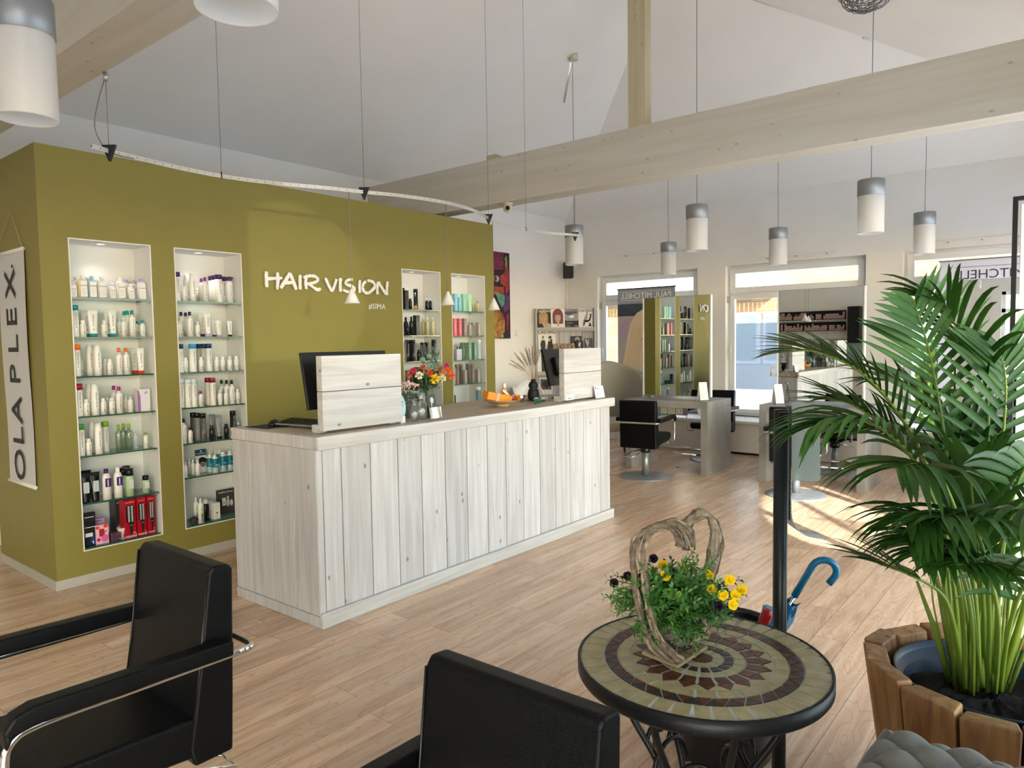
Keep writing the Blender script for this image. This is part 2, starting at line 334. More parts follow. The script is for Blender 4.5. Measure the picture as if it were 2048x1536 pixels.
def ell(cx, cy, rx, ry, n=20, a0=0, a1=2*pi): return [(cx+rx*cos(a0+(a1-a0)*i/n), cy+ry*sin(a0+(a1-a0)*i/n)) for i in range(n)]
# ================================================================== SETTING
XW, YL, YR, XR, HW = 9.4, 6.475, -0.43, -3.0, 3.38      # window wall, left wall, right facade, rear wall, wall height
SL = 0.4; YRG = (YL + YR) / 2; ZR = HW + SL * (YL - YRG); HX = (YL - YRG)
b = MB(); b.poly([(XR, YR, 0), (XW, YR, 0), (XW, YL + 1.5, 0), (XR, YL + 1.5, 0)]); struct(b.build('floor', M['floor']), 'light laminate plank floor')
# hipped ceiling
b = MB()
A0, A1 = Vector((XW - HX, YRG, ZR)), Vector((XR + HX, YRG, ZR))
c1, c2, c3, c4 = Vector((XW, YL, HW)), Vector((XW, YR, HW)), Vector((XR, YR, HW)), Vector((XR, YL, HW))
b.poly([c1, A0, A1, c4]); b.poly([c2, c3, A1, A0]); b.poly([c1, c2, A0]); b.poly([c3, c4, A1])
top = [p + Vector((0, 0, 0.25)) for p in (c1, c2, c3, c4)]
struct(b.build('ceiling', M['ceil']), 'pale hipped plaster ceiling rising above the timber beams')
def slab_open(name, x0, x1, y0, y1, z0, z1, opens, axis, label, m='plaster'):
    """wall slab with rectangular openings; opens = (a0,a1,z0,z1) along the long axis"""
    b = MB(); cuts = sorted({v for o in opens for v in o[:2]})
    lo, hi = (y0, y1) if axis == 'y' else (x0, x1)
    xs = [lo] + [c for c in cuts if lo < c < hi] + [hi]
    def bx(a, c, za, zb):
        if zb - za < 1e-4 or c - a < 1e-4: return
        b.box((x0, a, za), (x1, c, zb)) if axis == 'y' else b.box((a, y0, za), (c, y1, zb))
    for a, c in zip(xs[:-1], xs[1:]):
        mid = (a + c) / 2; hs = sorted([(o[2], o[3]) for o in opens if o[0] < mid < o[1]]); z = z0
        for h in hs: bx(a, c, z, h[0]); z = h[1]
        bx(a, c, z, z1)
    return struct(b.build(name, M[m]), label)
WIN = [(4.27, 5.90, 0.45, 2.475), (2.127, 3.87, 0.45, 2.475), (0.02, 1.73, 0.10, 2.475)]
slab_open('wall_window', XW, XW + 0.3, YR - .3, YL + .3, 0, HW, WIN, 'y', 'pale plaster wall with three windows behind the styling desks')
slab_open('wall_left', XR - .3, XW + .3, YL, YL + .25, 0, HW, [], 'x', 'pale plaster wall behind the olive partition')
slab_open('wall_right', XR - .3, XW + .3, YR - .25, YR, 0, HW, [(-2.5, .3, .06, 2.5), (.72, 1.38, 1.47, 2.5), (1.85, 8.9, .06, 2.5)], 'x', 'glazed facade wall beside the door leaf')  # unseen facade: piers and small high opening are shaped to crop the added glint lamp, rearmost opening is added for light
slab_open('wall_rear', XR - .3, XR, YR, YL, 0, HW, [(0.1, 1.5, 0.3, 2.4)], 'y', 'rear plaster wall with a window')
for i, x in enumerate((-1.0, 3.4, 5.0, 7.0)):
    b = MB(); b.box((x, YR - .2, 0.06), (x + .07, YR - .12, 2.5)); struct(b.build('trim_%d' % (20 + i), M['upvc']), 'white facade mullion')
# unseen canopy added outside the facade: its holes give the sun patches their shape
ZC = 2.6; shx = ZC / math.tan(SUN_EL) * SUN_H.x; shy = ZC / math.tan(SUN_EL) * SUN_H.y
def up(p, z=0.0): k = (ZC - z) / ZC; return Vector((p[0] - shx * k, p[1] - shy * k, 0))
hole1 = [atz(*q) for q in ((1722, 1103), (1665, 1096), (1600, 1082), (1560, 1062), (1533, 1035), (1522, 1008), (1528, 992), (1560, 984), (1612, 973), (1640, 972), (1665, 981), (1730, 1006), (1792, 1036))]
hole1 = [up(p) for p in hole1]
hole2 = [up(p, .5) for p in ((1.95, -.36), (2.6, -.36), (2.6, -.06), (1.95, -.06))]
hole3 = [up(p) for p in ((4.3, .02), (5.5, .02), (5.5, .5), (4.3, .35))]
hole4 = [up(p) for p in ((3.0, 0.82), (3.35, 0.80), (3.3, 0.95), (3.1, 1.0))]
hole5 = [up(p) for p in ((5.6, 2.75), (5.95, 2.78), (5.5, 3.02), (5.3, 2.9))]
outer = [Vector((-6, -3.25, 0)), Vector((10.5, -3.25, 0)), Vector((10.5, YR - .25, 0)), Vector((-6, YR - .25, 0))]
loops = [outer, hole1, hole2, hole3]; flat = [p for l in loops for p in l]
b = MB(); b.add([(p.x, p.y, ZC) for p in flat], [list(t) for t in tessellate_polygon(loops)])
for a, c, w in (((1596, 1001), (1752, 1088), .04), ((1618, 1036), (1786, 1050), .025), ((1668, 1050), (1775, 1050), .03), ((1700, 1040), (1745, 1092), .02)):
    p, q = up(atz(*a)), up(atz(*c)); n = Vector((-(q - p).y, (q - p).x, 0)).normalized() * w
    b.poly([(v.x, v.y, ZC) for v in (p - n, q - n, q + n, p + n)])
struct(b.build('trim_30', M['alug']), 'unseen canopy added to shape the sun patches')

# olive partition with four product niches
GY, GD, GH, GX0, GX1 = 4.953, 1.04, 2.735, 1.607, 5.84
NX = [(1.765, 2.268), (2.425, 2.932), (4.53, 5.036), (5.188, 5.692)]; NZ = (0.208, 2.187); ND = 0.25
b = MB(); xs = [GX0] + [v for n in NX for v in n] + [GX1]
for i in range(0, len(xs), 2): b.box((xs[i], GY, 0), (xs[i+1], GY + ND, GH))
for n in NX: b.box((n[0], GY, 0), (n[1], GY + ND, NZ[0])); b.box((n[0], GY, NZ[1]), (n[1], GY + ND, GH))
b.box((GX0, GY + ND, 0), (GX1, GY + GD, GH))
struct(b.build('wall_partition', M['green']), 'olive green partition wall with four recessed niches')
for k, n in enumerate(NX):
    b = MB(); t = 0.007; x0, x1 = n; y0, y1 = GY - 0.002, GY + ND - .001; z0, z1 = NZ
    b.box((x0, y0, z0), (x0 + t, y1, z1)); b.box((x1 - t, y0, z0), (x1, y1, z1)); b.box((x0 + t, y0, z0), (x1 - t, y1, z0 + t)); b.box((x0 + t, y0, z1 - t), (x1 - t, y1, z1)); b.box((x0 + t, y1 - t, z0 + t), (x1 - t, y1, z1 - t))
    struct(b.build('trim_%d' % (k + 1), M['white']), 'white lining of a product niche')
b = MB(); b.box((GX0 - .008, GY - .008, 0), (GX1 + .008, GY, .06)); b.box((GX0 - .008, GY, 0), (GX0, GY + GD, .06)); b.box((GX1, GY, 0), (GX1 + .008, GY + GD, .06))
struct(b.build('baseboard_partition', M['skirt']), 'narrow aluminium skirting strip around the olive partition')
b = MB(); b.box((GX1, YL - .012, 0), (XW, YL, .07)); struct(b.build('baseboard_left', M['skirt']), 'skirting strip along the left wall')

# beams
b = MB(); b.box((5.43, YR, 2.85), (5.65, YL, 3.285)); o = b.build('trim_10', M['beam'], bevel=.004); struct(o, 'whitewashed tie beam spanning the whole room')
b = MB(); b.box((1.33, YR, 2.85), (1.56, YL, 3.285)); o = b.build('trim_11', M['beam'], bevel=.004); struct(o, 'second whitewashed tie beam at the ceiling above the waiting chairs')
b = MB(); b.box((5.43, 2.925, 3.285), (5.53, 3.09, ZR)); o = b.build('trim_12', M['post'], bevel=.003); struct(o, 'upright king post standing on the tie beam')
b = MB(); b.box((5.5, 4.62, 3.285), (5.62, 4.73, 3.35)); o = b.build('trim_13', M['post']); struct(o, 'short timber block on top of the tie beam')

# windows
def window(n, y0, y1, z0, z1, zt, film=None):
    x = XW + .11; F_ = .055; T = .06
    w = empty('window_%d' % n, None, None); w['kind'] = 'structure'; w['label'] = 'white framed window with a tilting transom light'
    def fr(name, a0, a1, b0, b1, f, xo=0, bev=.004):
        b = MB(); xx = x + xo
        b.box((xx, a0, b0), (xx + T, a0 + f, b1)); b.box((xx, a1 - f, b0), (xx + T, a1, b1)); b.box((xx, a0 + f, b0), (xx + T, a1 - f, b0 + f)); b.box((xx, a0 + f, b1 - f), (xx + T, a1 - f, b1))
        return b.build(name, M['upvc'], w, bevel=bev)
    fr('window_frame', y0, y1, z0, z1, .045)
    b = MB(); b.box((x + .005, y0 + .045, zt - .03), (x + T - .005, y1 - .045, zt + .03)); b.build('transom_bar', M['upvc'], w, bevel=.003)
    fr('transom_sash', y0 + .03, y1 - .03, zt + .01, z1 - .03, .075, -.025)
    fr('sash', y0 + .03, y1 - .03, z0 + .03, zt - .015, .06, -.015)
    for nm, a, c in (('transom_pane', zt + .085, z1 - .105), ('pane', z0 + .09, zt - .075)):
        b = MB(); b.poly([(x + .03, y0 + .1, a), (x + .03, y1 - .1, a), (x + .03, y1 - .1, c), (x + .03, y0 + .1, c)]); b.build(nm, M['glass'], w)
    b = MB(); b.box((x - .045, y1 - .055, 1.32), (x - .02, y1 - .035, 1.36)); b.box((x - .06, y1 - .057, 1.22), (x - .045, y1 - .033, 1.40)); b.build('window_handle', M['upvc'], w, bevel=.004)
    b = MB(); b.box((x - .06, y1 - .012, zt - .12), (x - .01, y1, zt - .02)); b.build('latch_box', M['skirt'], w)
    b = MB()
    for yy in (y0 + .25, y1 - .35): b.box((x - .035, yy, z1 - .055), (x - .02, yy + .22, z1 - .035))
    b.build('hinge_cover', M['upvc'], w)
    b = MB(); b.box((XW - .02, y0 - .0, z0 - .025), (XW + .11, y1 + .0, z0)); b.build('window_sill', M['white'], w)
    return w
w1 = window(1, *WIN[0], 2.10); w2 = window(2, *WIN[1], 2.10); w3 = window(3, *WIN[2], 2.10)
b = MB(); x = XW + .125
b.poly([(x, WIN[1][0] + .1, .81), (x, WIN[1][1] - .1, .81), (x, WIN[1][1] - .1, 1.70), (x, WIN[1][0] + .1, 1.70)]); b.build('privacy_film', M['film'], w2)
b = MB(); Mm = frame_m((x - .002, 0, 0), (0, 1, 0), (0, 0, 1))      # lettering read from outside, so mirrored from the room
P = atx(1548, 738, x); text_into(b, 'n', .27, frame_m((x - .003, P.y + .0, P.z - .01), (0, 1, 0), (0, 0, 1)), ext=.0006, offs=.004); b.build('film_letter', M['inkw'], w2)
b = MB(); P = atx(1552, 748, x); text_into(b, 'boden', .105, frame_m((x - .003, P.y - .06, P.z), (0, 1, 0), (0, 0, 1)), ext=.0006); b.build('film_lettering', mat('sand_print', 'e8dfa8', .6), w2)
# glass in right facade (one sheet) and rear windows
b = MB(); b.poly([(-2.6, YR - .16, .06), (8.9, YR - .16, .06), (8.9, YR - .16, 2.5), (-2.6, YR - .16, 2.5)]); struct(b.build('window_6', M['glass']), 'facade glazing')
for n, (a, c) in ((4, (0.1, 1.5)),):
    w = empty('window_%d' % n, None, None); w['kind'] = 'structure'; b = MB(); x = XR - .14
    for q in ((a, a + .07, .3, 2.4), (c - .07, c, .3, 2.4), (a, c, .3, .37), (a, c, 2.33, 2.4), (a, c, 1.96, 2.04)): b.box((x, q[0], q[2]), (x + .06, q[1], q[3]))
    b.build('window_frame', M['upvc'], w); b = MB(); b.poly([(x + .03, a, .3), (x + .03, c, .3), (x + .03, c, 2.4), (x + .03, a, 2.4)]); b.build('pane', M['glass'], w)

# open glazed door leaf at the right
dp = atz(2005, 1235)
d = empty('door_1', None, None, (dp.x, YR, 0)); d['kind'] = 'structure'; d['label'] = 'open glazed door leaf with black and white frame'
wl = dp.y - YR; b = MB(); b.box((-.015, wl - .022, .02), (.015, wl, 2.2)); b.box((-.015, 0, .02), (.015, wl - .022, .05)); b.box((-.015, 0, 2.18), (.015, wl - .022, 2.2)); b.build('door_gasket', M['black'], d)
b = MB(); b.box((-.02, wl - .085, .09), (.02, wl - .035, 2.16)); b.box((-.02, 0, .09), (.02, wl - .085, .17)); b.build('door_frame', M['upvc'], d, bevel=.004)
b = MB(); b.poly([(0, 0, .1), (0, wl - .06, .1), (0, wl - .06, 2.17), (0, 0, 2.17)]); b.build('door_pane', M['glass'], d)

# outdoors
b = MB(); b.poly([(-14, -14, -.06), (20, -14, -.06), (20, YR - .25, -.06), (-14, YR - .25, -.06)]); b.poly([(XW + .3, YR - .25, -.06), (20, YR - .25, -.06), (20, 14, -.06), (XW + .3, 14, -.06)]); b.poly([(-14, YR - .25, -.06), (XR - .3, YR - .25, -.06), (XR - .3, 14, -.06), (-14, 14, -.06)])
struct(b.build('ground_paving', M['pave']), 'sunlit paving outside the windows')
bld = empty('brick_building', 'buff brick building across the yard behind the windows', 'building', (13.8, 4, 0))
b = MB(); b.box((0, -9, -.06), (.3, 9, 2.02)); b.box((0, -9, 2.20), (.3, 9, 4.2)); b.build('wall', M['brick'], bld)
b = MB()
for i in range(207): y = -9 + i * .0866; b.box((-.012, y, 2.02), (0, y + .078, 2.20))
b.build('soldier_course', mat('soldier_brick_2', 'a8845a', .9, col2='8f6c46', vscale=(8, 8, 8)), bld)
for (y0, y1) in ((-3.4, -2.3), (-2.2, -1.1), (.28, .92), (.98, 1.62)):
    b = MB(); b.box((-.03, y0, 1.0), (-.002, y1, 2.0)); fr = b.build('window_frame', M['upvc'], bld)
    b = MB(); b.box((-.04, y0 + .07, 1.07), (-.031, y1 - .07, 1.93)); b.build('pane', mat('dull_pane', '6f8688', .1), fr)
b = MB(); b.box((-.45, .55, 2.42), (-.02, 7.0, 3.0)); b.prism([(-.5, .5, 3.0), (-.5, 1.4, 3.12), (-.5, 7.1, 3.0)], (.5, 0, 0)); b.build('white_fascia', M['white'], bld)
b = MB(); b.box((-.03, -9, -.06), (-.001, 9, .98)); b.build('plinth', mat('pale_render', 'b8b4aa', .9, col2='98937f', vscale=(2, 2, 6)), bld)
b = MB(); b.box((-.06, -1.6, -.06), (-.01, -1.35, 4.0)); b.build('rain_pipe', M['white'], bld)
b = MB(); random.seed(3)
def leafball(b, c, r, n, ls, sc_=(1, 1, 1), mi=0):
    for i in range(n):
        d_ = Vector((random.gauss(0, 1), random.gauss(0, 1), random.gauss(0, 1))).normalized() * r * (0.55 + .45 * random.random())
        p = Vector(c) + Vector((d_.x * sc_[0], d_.y * sc_[1], d_.z * sc_[2])); q = Euler((random.uniform(0, 6.3), random.uniform(0, 6.3), random.uniform(0, 6.3))).to_matrix()
        b.poly([p + q @ Vector(v) * ls for v in ((-1, 0, 0), (0, -.45, 0), (1, 0, 0), (0, .45, 0))], mi)
leafball(b, (0, 0, .8), .85, 1500, .07, (.5, .55, 1.0)); b.cyl((0, 0, -.06), (0, 0, .8), .04, 8)
tag(b.build('garden_bush', M['bush'], loc=(11.6, 1.52, 0)), 'bright green bush outside behind the palm fronds', 'bush')
b = MB(); b.box((0, 0, -.06), (.5, 3.2, .92)); leafball(b, (.2, 1.6, .8), .9, 900, .06, (.35, 1.8, .2))
tag(b.build('clipped_hedge', M['grass'], loc=(12.0, 6.0, 0)), 'low yellow-green hedge outside behind the roll-down banner', 'hedge')
# ================================================================== COUNTER
CX0, CX1, CY0, CY1 = 2.236, 5.175, 3.135, 3.955
cn = empty('reception_counter', 'long whitewashed plank reception counter in front of the olive partition', 'counter', (CX0, CY0, 0))
def plank(name, a, b_, m, par, org, bev=.003):
    mb = MB(); mb.box(a, b_); mb.v = [v - Vector(org) for v in mb.v]; return mb.build(name, m, par, bevel=bev)
org = (CX0, CY0, 0)
b = MB(); b.box((.03, .03, .01), (CX1 - CX0 - .03, CY1 - CY0, .95)); b.build('carcass', M['blackm'], cn)
sx = [CX0 + .001] + [aty(x, y, CY0).x for x, y in ((644, 905), (682, 905), (740, 893), (795, 884), (842, 876), (889.5, 869), (933, 862), (973.6, 856), (1010.7, 850), (1045.4, 844), (1078.9, 839), (1110.5, 834), (1139, 829), (1167, 825), (1200, 820))] + [CX1 - .001]
for i in range(len(sx) - 1):
    plank('front_plank', (sx[i] + .0028, CY0, .015), (sx[i+1] - .0028, CY0 + .028, .95), M['wwash_z'], cn, org)
ys = [CY0 + .001] + [atx(x, y, CX0).y for x, y in ((584.5, 930), (541, 930), (501, 930))] + [CY1]
for i in range(4):
    plank('end_plank', (CX0 - .0, ys[i] + .003, .06), (CX0 + .028, ys[i+1] - .003, .95), M['wwash_z'], cn, org)
    plank('end_skirting', (CX0 - .004, ys[i] + .001, .0), (CX0 + .025, ys[i+1] - .001, .058), M['wwash_z'], cn, org)
    plank('far_end_plank', (CX1 - .028, ys[i] + .003, .0), (CX1, ys[i+1] - .003, .95), M['wwash_z'], cn, org)
    plank('top_edge_board', (CX0 - .008, ys[i] + .0015, .952), (CX0 + .03, ys[i+1] - .0015, 1.018), M['wwash_z'], cn, org)
for i in range(5):
    ya = CY0 + .0 + (CY1 - CY0) * i / 5; plank('top_plank', (CX0 + .03, ya + .001, .955), (CX1 + .01, ya + (CY1 - CY0) / 5 - .001, 1.018), M['wtop'], cn, org)
plank('front_lip', (CX0 - .006, CY0 - .03, .948), (CX1 + .035, CY0 - .002, 1.02), M['wwash_x'], cn, org, .005)
plank('front_skirting', (CX0 - .006, CY0 - .025, 0), (CX1 + .02, CY0 - .002, .08), M['wwash_x'], cn, org, .004)
ZT = 1.019
# privacy screens (two boards on two feet) with monitors behind
def hutch(x0, x1, label, card=False):
    h = empty('screen_panel', label, 'privacy screen', ((x0 + x1) / 2, 3.21, ZT)); w = (x1 - x0) / 2
    t = .05
    b = MB(); b.box((-w, 0, .012), (w, t, .225)); b.build('lower_board', M['wwash_x'], h, bevel=.004)
    b = MB(); b.box((-w, 0, .2275), (w, t, .42)); b.build('upper_board', M['wwash_x'], h, bevel=.004)
    for s in (-1, 1): b = MB(); xa = s * (w - .03); b.box((min(xa, xa - s * .001) - .03, t, 0), (max(xa, xa) + .03, t + .055, .045)); b.build('foot_block', M['wwash_x'], h, bevel=.003)
    for xa in (-w + .05, w - .1): b = MB(); b.box((xa, t, .046), (xa + .05, t + .03, .38)); b.build('batten', M['wwash_z'], h, bevel=.003)
    return h
hutch(2.345, 2.915, 'whitewashed two-board privacy screen at the near end of the counter')
h2 = hutch(4.62, 5.165, 'whitewashed two-board privacy screen at the far end of the counter with a white card')
def monitor(loc, rz, w, hh, label, tilt=-10):
    m = empty('computer_monitor', label, 'monitor', loc, rz)
    T = Matrix.Translation((0, 0, hh / 2 + .11)) @ Matrix.Rotation(RAD(tilt), 4, 'X')
    b = MB(); b.box((-w / 2, -.012, -hh / 2), (w / 2, .012, hh / 2)); b.box((-w / 4, -.04, -hh / 4), (w / 4, -.012, hh / 4)); b.xf(T); b.build('housing', M['black'], m, bevel=.005)
    b = MB(); b.poly([T @ Vector(p) for p in ((w / 2 - .012, .0125, -hh / 2 + .015), (-w / 2 + .012, .0125, -hh / 2 + .015), (-w / 2 + .012, .0125, hh / 2 - .012), (w / 2 - .012, .0125, hh / 2 - .012))]); b.build('display', M['screen'], m)
    b = MB(); b.box((-.03, -.055, 0.012), (.03, -.03, hh / 2 + .1)); b.build('stand_neck', M['alug'], m, bevel=.004)
    b = MB(); b.box((-.11, -.1, 0), (.11, .08, .012)); b.build('stand_foot', M['alug'], m, bevel=.004); return m
monitor((2.70, 3.44, ZT), RAD(-3), .60, .33, 'black monitor turned away behind the near privacy screen', -12)
monitor((4.98, 3.5, ZT), RAD(6), .5, .31, 'black monitor standing behind the far privacy screen', -14)
# mouse, pad, keyboard, block
b = MB(); b.box((-.12, -.1, 0), (.12, .1, .004)); o = b.build('mouse_pad', M['blackm'], loc=(2.42, 3.80, ZT), bevel=.001, rot=(0, 0, .1)); tag(o, 'thin black mouse pad under the computer mouse', 'mouse pad')
b = MB(); b.sphere((0, 0, 0), 1, 10, 0, (.034, .058, .036)); b.v = [Vector((v.x, v.y, max(v.z, 0))) for v in b.v]
ms = b.build('computer_mouse', M['black'], loc=(2.42, 3.79, ZT + .0045), rot=(0, 0, -1.0)); tag(ms, 'black computer mouse on the mouse pad', 'mouse')
b = MB(); b.tube([(0, .02, .036), (0, .035, .03)], .006, 8); b.build('scroll_wheel', M['alug'], ms)
kb = empty('computer_keyboard', 'flat silver keyboard tilted up beside the near privacy screen', 'keyboard', (2.49, 3.55, ZT), RAD(-82))
b = MB(); b.prism([(-.21, -.07, .012), (-.21, .07, .03), (-.21, .07, .042), (-.21, -.07, .02)], (.42, 0, 0)); b.build('key_base', M['alu'], kb, bevel=.003)
b = MB()
for r in range(5):
    for c in range(16): x = -.2 + c * .025; y = -.055 + r * .023; z = .0225 + (y + .07) / .14 * .022; b.box((x, y, z), (x + .021, y + .019, z + .004))
b.build('keys', M['black'], kb)
for s in (-1, 1): b = MB(); b.box((s * .16 - .02, .05, 0), (s * .16 + .02, .058, .03)); b.build('flip_foot', M['alu'], kb)
for nm, loc in (('whitewashed small wooden block beside the silver keyboard', (2.41, 3.36, ZT)), ('whitewashed small wooden block beside the black bottle vase', (4.68, 3.42, ZT))):
    b = MB(); b.box((-.02, -.02, 0), (.03, .02, .035)); o = b.build('wood_block', M['wwash_x'], loc=loc, bevel=.003); tag(o, nm, 'wooden block')
# bouquet in glass vase
VX, VY = 3.36, 3.46
v = empty('glass_vase', 'clear glass vase holding the rose bouquet on the counter', 'vase', (VX, VY, ZT))
b = MB(); b.lathe([(.034, .002), (.038, .03), (.036, .08), (.042, .14), (.055, .2)], 24, capt=False); b.build('vase_body', M['vaseglass'], v)
b = MB(); b.lathe([(.030, .01), (.034, .03), (.032, .08)], 20); b.build('water', mat('water', 'aeb89a', .05, trans=.8, ior=1.33), v)
bq = empty('rose_bouquet', 'mixed rose bouquet with eucalyptus in the glass vase', 'bouquet', (VX, VY, ZT))
def rose(par, p, r, col, name='rose'):
    b = MB(); rnd = random.Random(int(p[0] * 1e4) + int(p[2] * 1e4))
    for ring, (n, rr, hh, tilt) in enumerate(((3, .25, .95, .1), (4, .5, .9, .35), (5, .8, .7, .7), (6, 1.0, .45, 1.1))):
        for i in range(n):
            a = 2 * pi * (i + ring * .37) / n + rnd.random() * .3; vs_ = []
            for j in range(4):
                for k in range(4):
                    u = (k / 3 - .5) * 1.5; w_ = j / 3; ra = r * (rr * (.35 + .65 * w_) * (1 + .12 * math.sin(w_ * 3))); an = a + u * (2.6 / n)
                    vs_.append((ra * cos(an), ra * sin(an), r * (w_ * hh * (1.15 - .3 * abs(u))) - r * .3 * (w_ * tilt) ** 2))
            b.add(vs_, [(j * 4 + k, j * 4 + k + 1, j * 4 + k + 5, j * 4 + k + 4) for j in range(3) for k in range(3)], 0, True)
    d = Vector((-.55, -.65, .45)).normalized(); q = d.to_track_quat('Z', 'Y').to_matrix().to_4x4()
    b.xf(Matrix.Translation(p) @ q); return b.build(name, mat('petal_' + col, col, .55, spec=.2), par)
BO = Vector((VX, VY, ZT))
def bpt(x, y, dy=0.0): return aty(x, y, VY + dy) - BO
for (x, y, r, c, dy) in ((869, 758, .036, 'f2cf1e', -.07), (838, 751, .028, 'f0ebd2', -.03), (859, 746, .026, 'e8602a', -.05), (827, 742, .024, 'd8365a', 0), (846, 735, .022, 'e8502a', .02), (897, 742, .024, 'f0703a', -.02), (903, 752, .026, 'f26a45', -.05), (885, 757, .025, 'ece6c4', -.05), (893, 732, .020, 'd81f78', 0), (880, 738, .022, 'ef6540', .01), (818, 751, .02, 'e8622a', .0), (887, 745, .02, 'f08a50', -.04)):
    rose(bq, bpt(x, y, dy), r, c)
b = MB(); random.seed(11)
for i in range(16): a = random.uniform(0, 6.3); p = Vector((cos(a) * .08, sin(a) * .07, .24 + random.random() * .1)); b.tube([(cos(a + 2) * .015, sin(a + 2) * .015, .02), (0, 0, .12), p], .0022, 5)
b.build('stems', M['sprig'], bq)
b = MB()
for i in range(90):
    a = random.uniform(0, 6.3); rr = random.uniform(.02, .11); p = Vector((cos(a) * rr, sin(a) * rr, random.uniform(.17, .29))); q = Euler((random.uniform(-1, 1), random.uniform(-1, 1), random.uniform(0, 6.3))).to_matrix(); s = random.uniform(.014, .026)
    b.poly([p + q @ Vector(t) * s for t in ((-1.3, 0, 0), (-.3, -.6, .1), (1.4, 0, 0), (-.3, .6, .1))])
b.build('leaves', mat('rose_leaf', '24401f', .5), bq)
b = MB()
for (x0, y0, x1, y1) in ((868, 760, 862, 692), (868, 745, 850, 704), (866, 750, 840, 712), (866, 750, 878, 700), (868, 758, 884, 728)):
    p0, p1 = bpt(x0, y0, 0), bpt(x1, y1, .02); b.tube([p0, p0.lerp(p1, .5) + Vector((.01, 0, 0)), p1], .0018, 5)
    for i in range(9):
        t = .25 + .8 * i / 9; c = p0.lerp(p1, min(t, 1)) + Vector((random.uniform(-.02, .02), random.uniform(-.02, .0), random.uniform(-.01, .01))); q = Euler((random.uniform(.6, 2.2), random.uniform(-.7, .7), random.uniform(0, 6.3))).to_matrix()
        b.poly([c + q @ Vector((p[0] * .017, p[1] * .017, 0)) for p in ell(0, 0, 1.1, .85, 8)])
b.build('eucalyptus', mat('eucalyptus_leaf', '7d9482', .55, col2='5a7364', vscale=(30, 30, 30)), bq)
# kalanchoe
KX, KY = 3.16, 3.42
k = empty('kalanchoe_plant', 'small pink-flowering kalanchoe wrapped in clear foil beside the near privacy screen', 'potted plant', (KX, KY, ZT))
b = MB(); b.lathe([(.035, 0), (.05, .08), (.052, .09)], 20); b.build('pot', mat('taupe_pot', '6f6460', .5), k)
b = MB(); leafball(b, (0, 0, .13), .07, 110, .02, (1, 1, .55)); b.build('foliage', mat('kalanchoe_leaf', '2f4d25', .45), k)
b = MB()
for i in range(120):
    a = random.uniform(0, 6.3); rr = random.uniform(0, .085); p = Vector((cos(a) * rr, sin(a) * rr, .20 + .03 * (1 - rr / .085) + random.uniform(-.01, .01)))
    b.sphere(p, .0055, 4)
b.build('blossoms', mat('kalanchoe_pink', 'e8b9b4', .5, col2='f3e3d4', vscale=(60, 60, 60)), k)
b = MB(); b.lathe([(.056, .005), (.06, .1), (.085, .17)], 9, capb=False, capt=False); b.build('foil_sleeve', M['clear'], k)
# small printed things near the screen
def card(name, label, cat, loc, rz, w, h, lean, m, shapes=(), mats=(), texts=(), stand=False):
    """upright card, its face towards local -y; shapes in card units (u 0..w, v 0..h)"""
    o = empty(name, label, cat, loc, rz); T = Matrix.Rotation(RAD(-lean), 4, 'X'); b = MB(); b.box((-w / 2, 0, 0), (w / 2, .002, h)); b.xf(T); b.build('sheet', m, o)
    if shapes or texts:
        F = T @ Matrix(((1, 0, 0, -w / 2), (0, 0, -1, -.0004), (0, 1, 0, 0), (0, 0, 0, 1))); b = MB(); art(b, F, shapes)
        for (s, size, u, v_, mi) in texts: text_into(b, s, size, F @ Matrix.Translation((u, v_, .0012)), mi, ext=.0002)
        b.build('print', list(mats), o)
    if stand: b = MB(); b.poly([T @ Vector((-w / 4, .003, h * .8)), T @ Vector((w / 4, .003, h * .8)), (w / 4, .05, 0), (-w / 4, .05, 0)]); b.build('easel_back', M['ink'], o)
    return o
grey = mat('dark_print', '35353a', .5); lg = mat('light_print', 'c9c9cc', .5); skin = mat('skin_print', 'c9a892', .55); skin2 = mat('skin_shade_print', '9a7763', .55)
card('photo_brochure', 'dark brochure with a monochrome portrait standing before the vase', 'brochure', (3.235, 3.265, ZT), RAD(8), .085, .155, 8, grey,
     [(0, ell(.045, .115, .018, .02)), (0, [(.03, .095), (.055, .09), (.065, .06), (.035, .055)]), (0, [(.038, .055), (.062, .05), (.06, .02), (.04, .02)]), (1, ell(.05, .075, .012, .02))], [lg, grey, M['inkw']], [('SLC', .008, .045, .012, 2)], True)
b = MB(); b.box((-.05, 0, 0), (.05, .02, .075)); tag(b.build('clear_leaflet_holder', M['clear'], loc=(3.24, 3.235, ZT), rot=(RAD(-8), 0, RAD(8)), bevel=.002), 'clear acrylic leaflet holder in front of the dark brochure', 'leaflet holder')
cb_ = mat('sky_blue_card', 'a9cfd8', .5)
o = empty('oval_tag', 'light blue oval tag tucked beside the near privacy screen', 'tag', (2.945, 3.235, ZT + .03), RAD(8)); b = MB()
b.prism([(x, 0, z) for x, z in ell(0, .08, .045, .075, 26)], (0, .003, 0)); b.xf(Matrix.Rotation(RAD(-16), 4, 'Y')); b.build('card_face', cb_, o); b = MB()
T = Matrix.Rotation(RAD(-16), 4, 'Y') @ Matrix(((1, 0, 0, 0), (0, 0, -1, -.001), (0, 1, 0, 0), (0, 0, 0, 1)))
text_into(b, 'SALON', .014, T @ Matrix.Translation((.008, .095, 0)), 0, ext=.0003); text_into(b, 'TREAT', .011, T @ Matrix.Translation((.008, .075, 0)), 0, ext=.0003); b.build('print', grey, o)
b = MB(); b.box((-.02, 0, 0), (.02, .015, .04)); b.build('clip_foot', M['white'], o, loc=(0, .0, -.03))
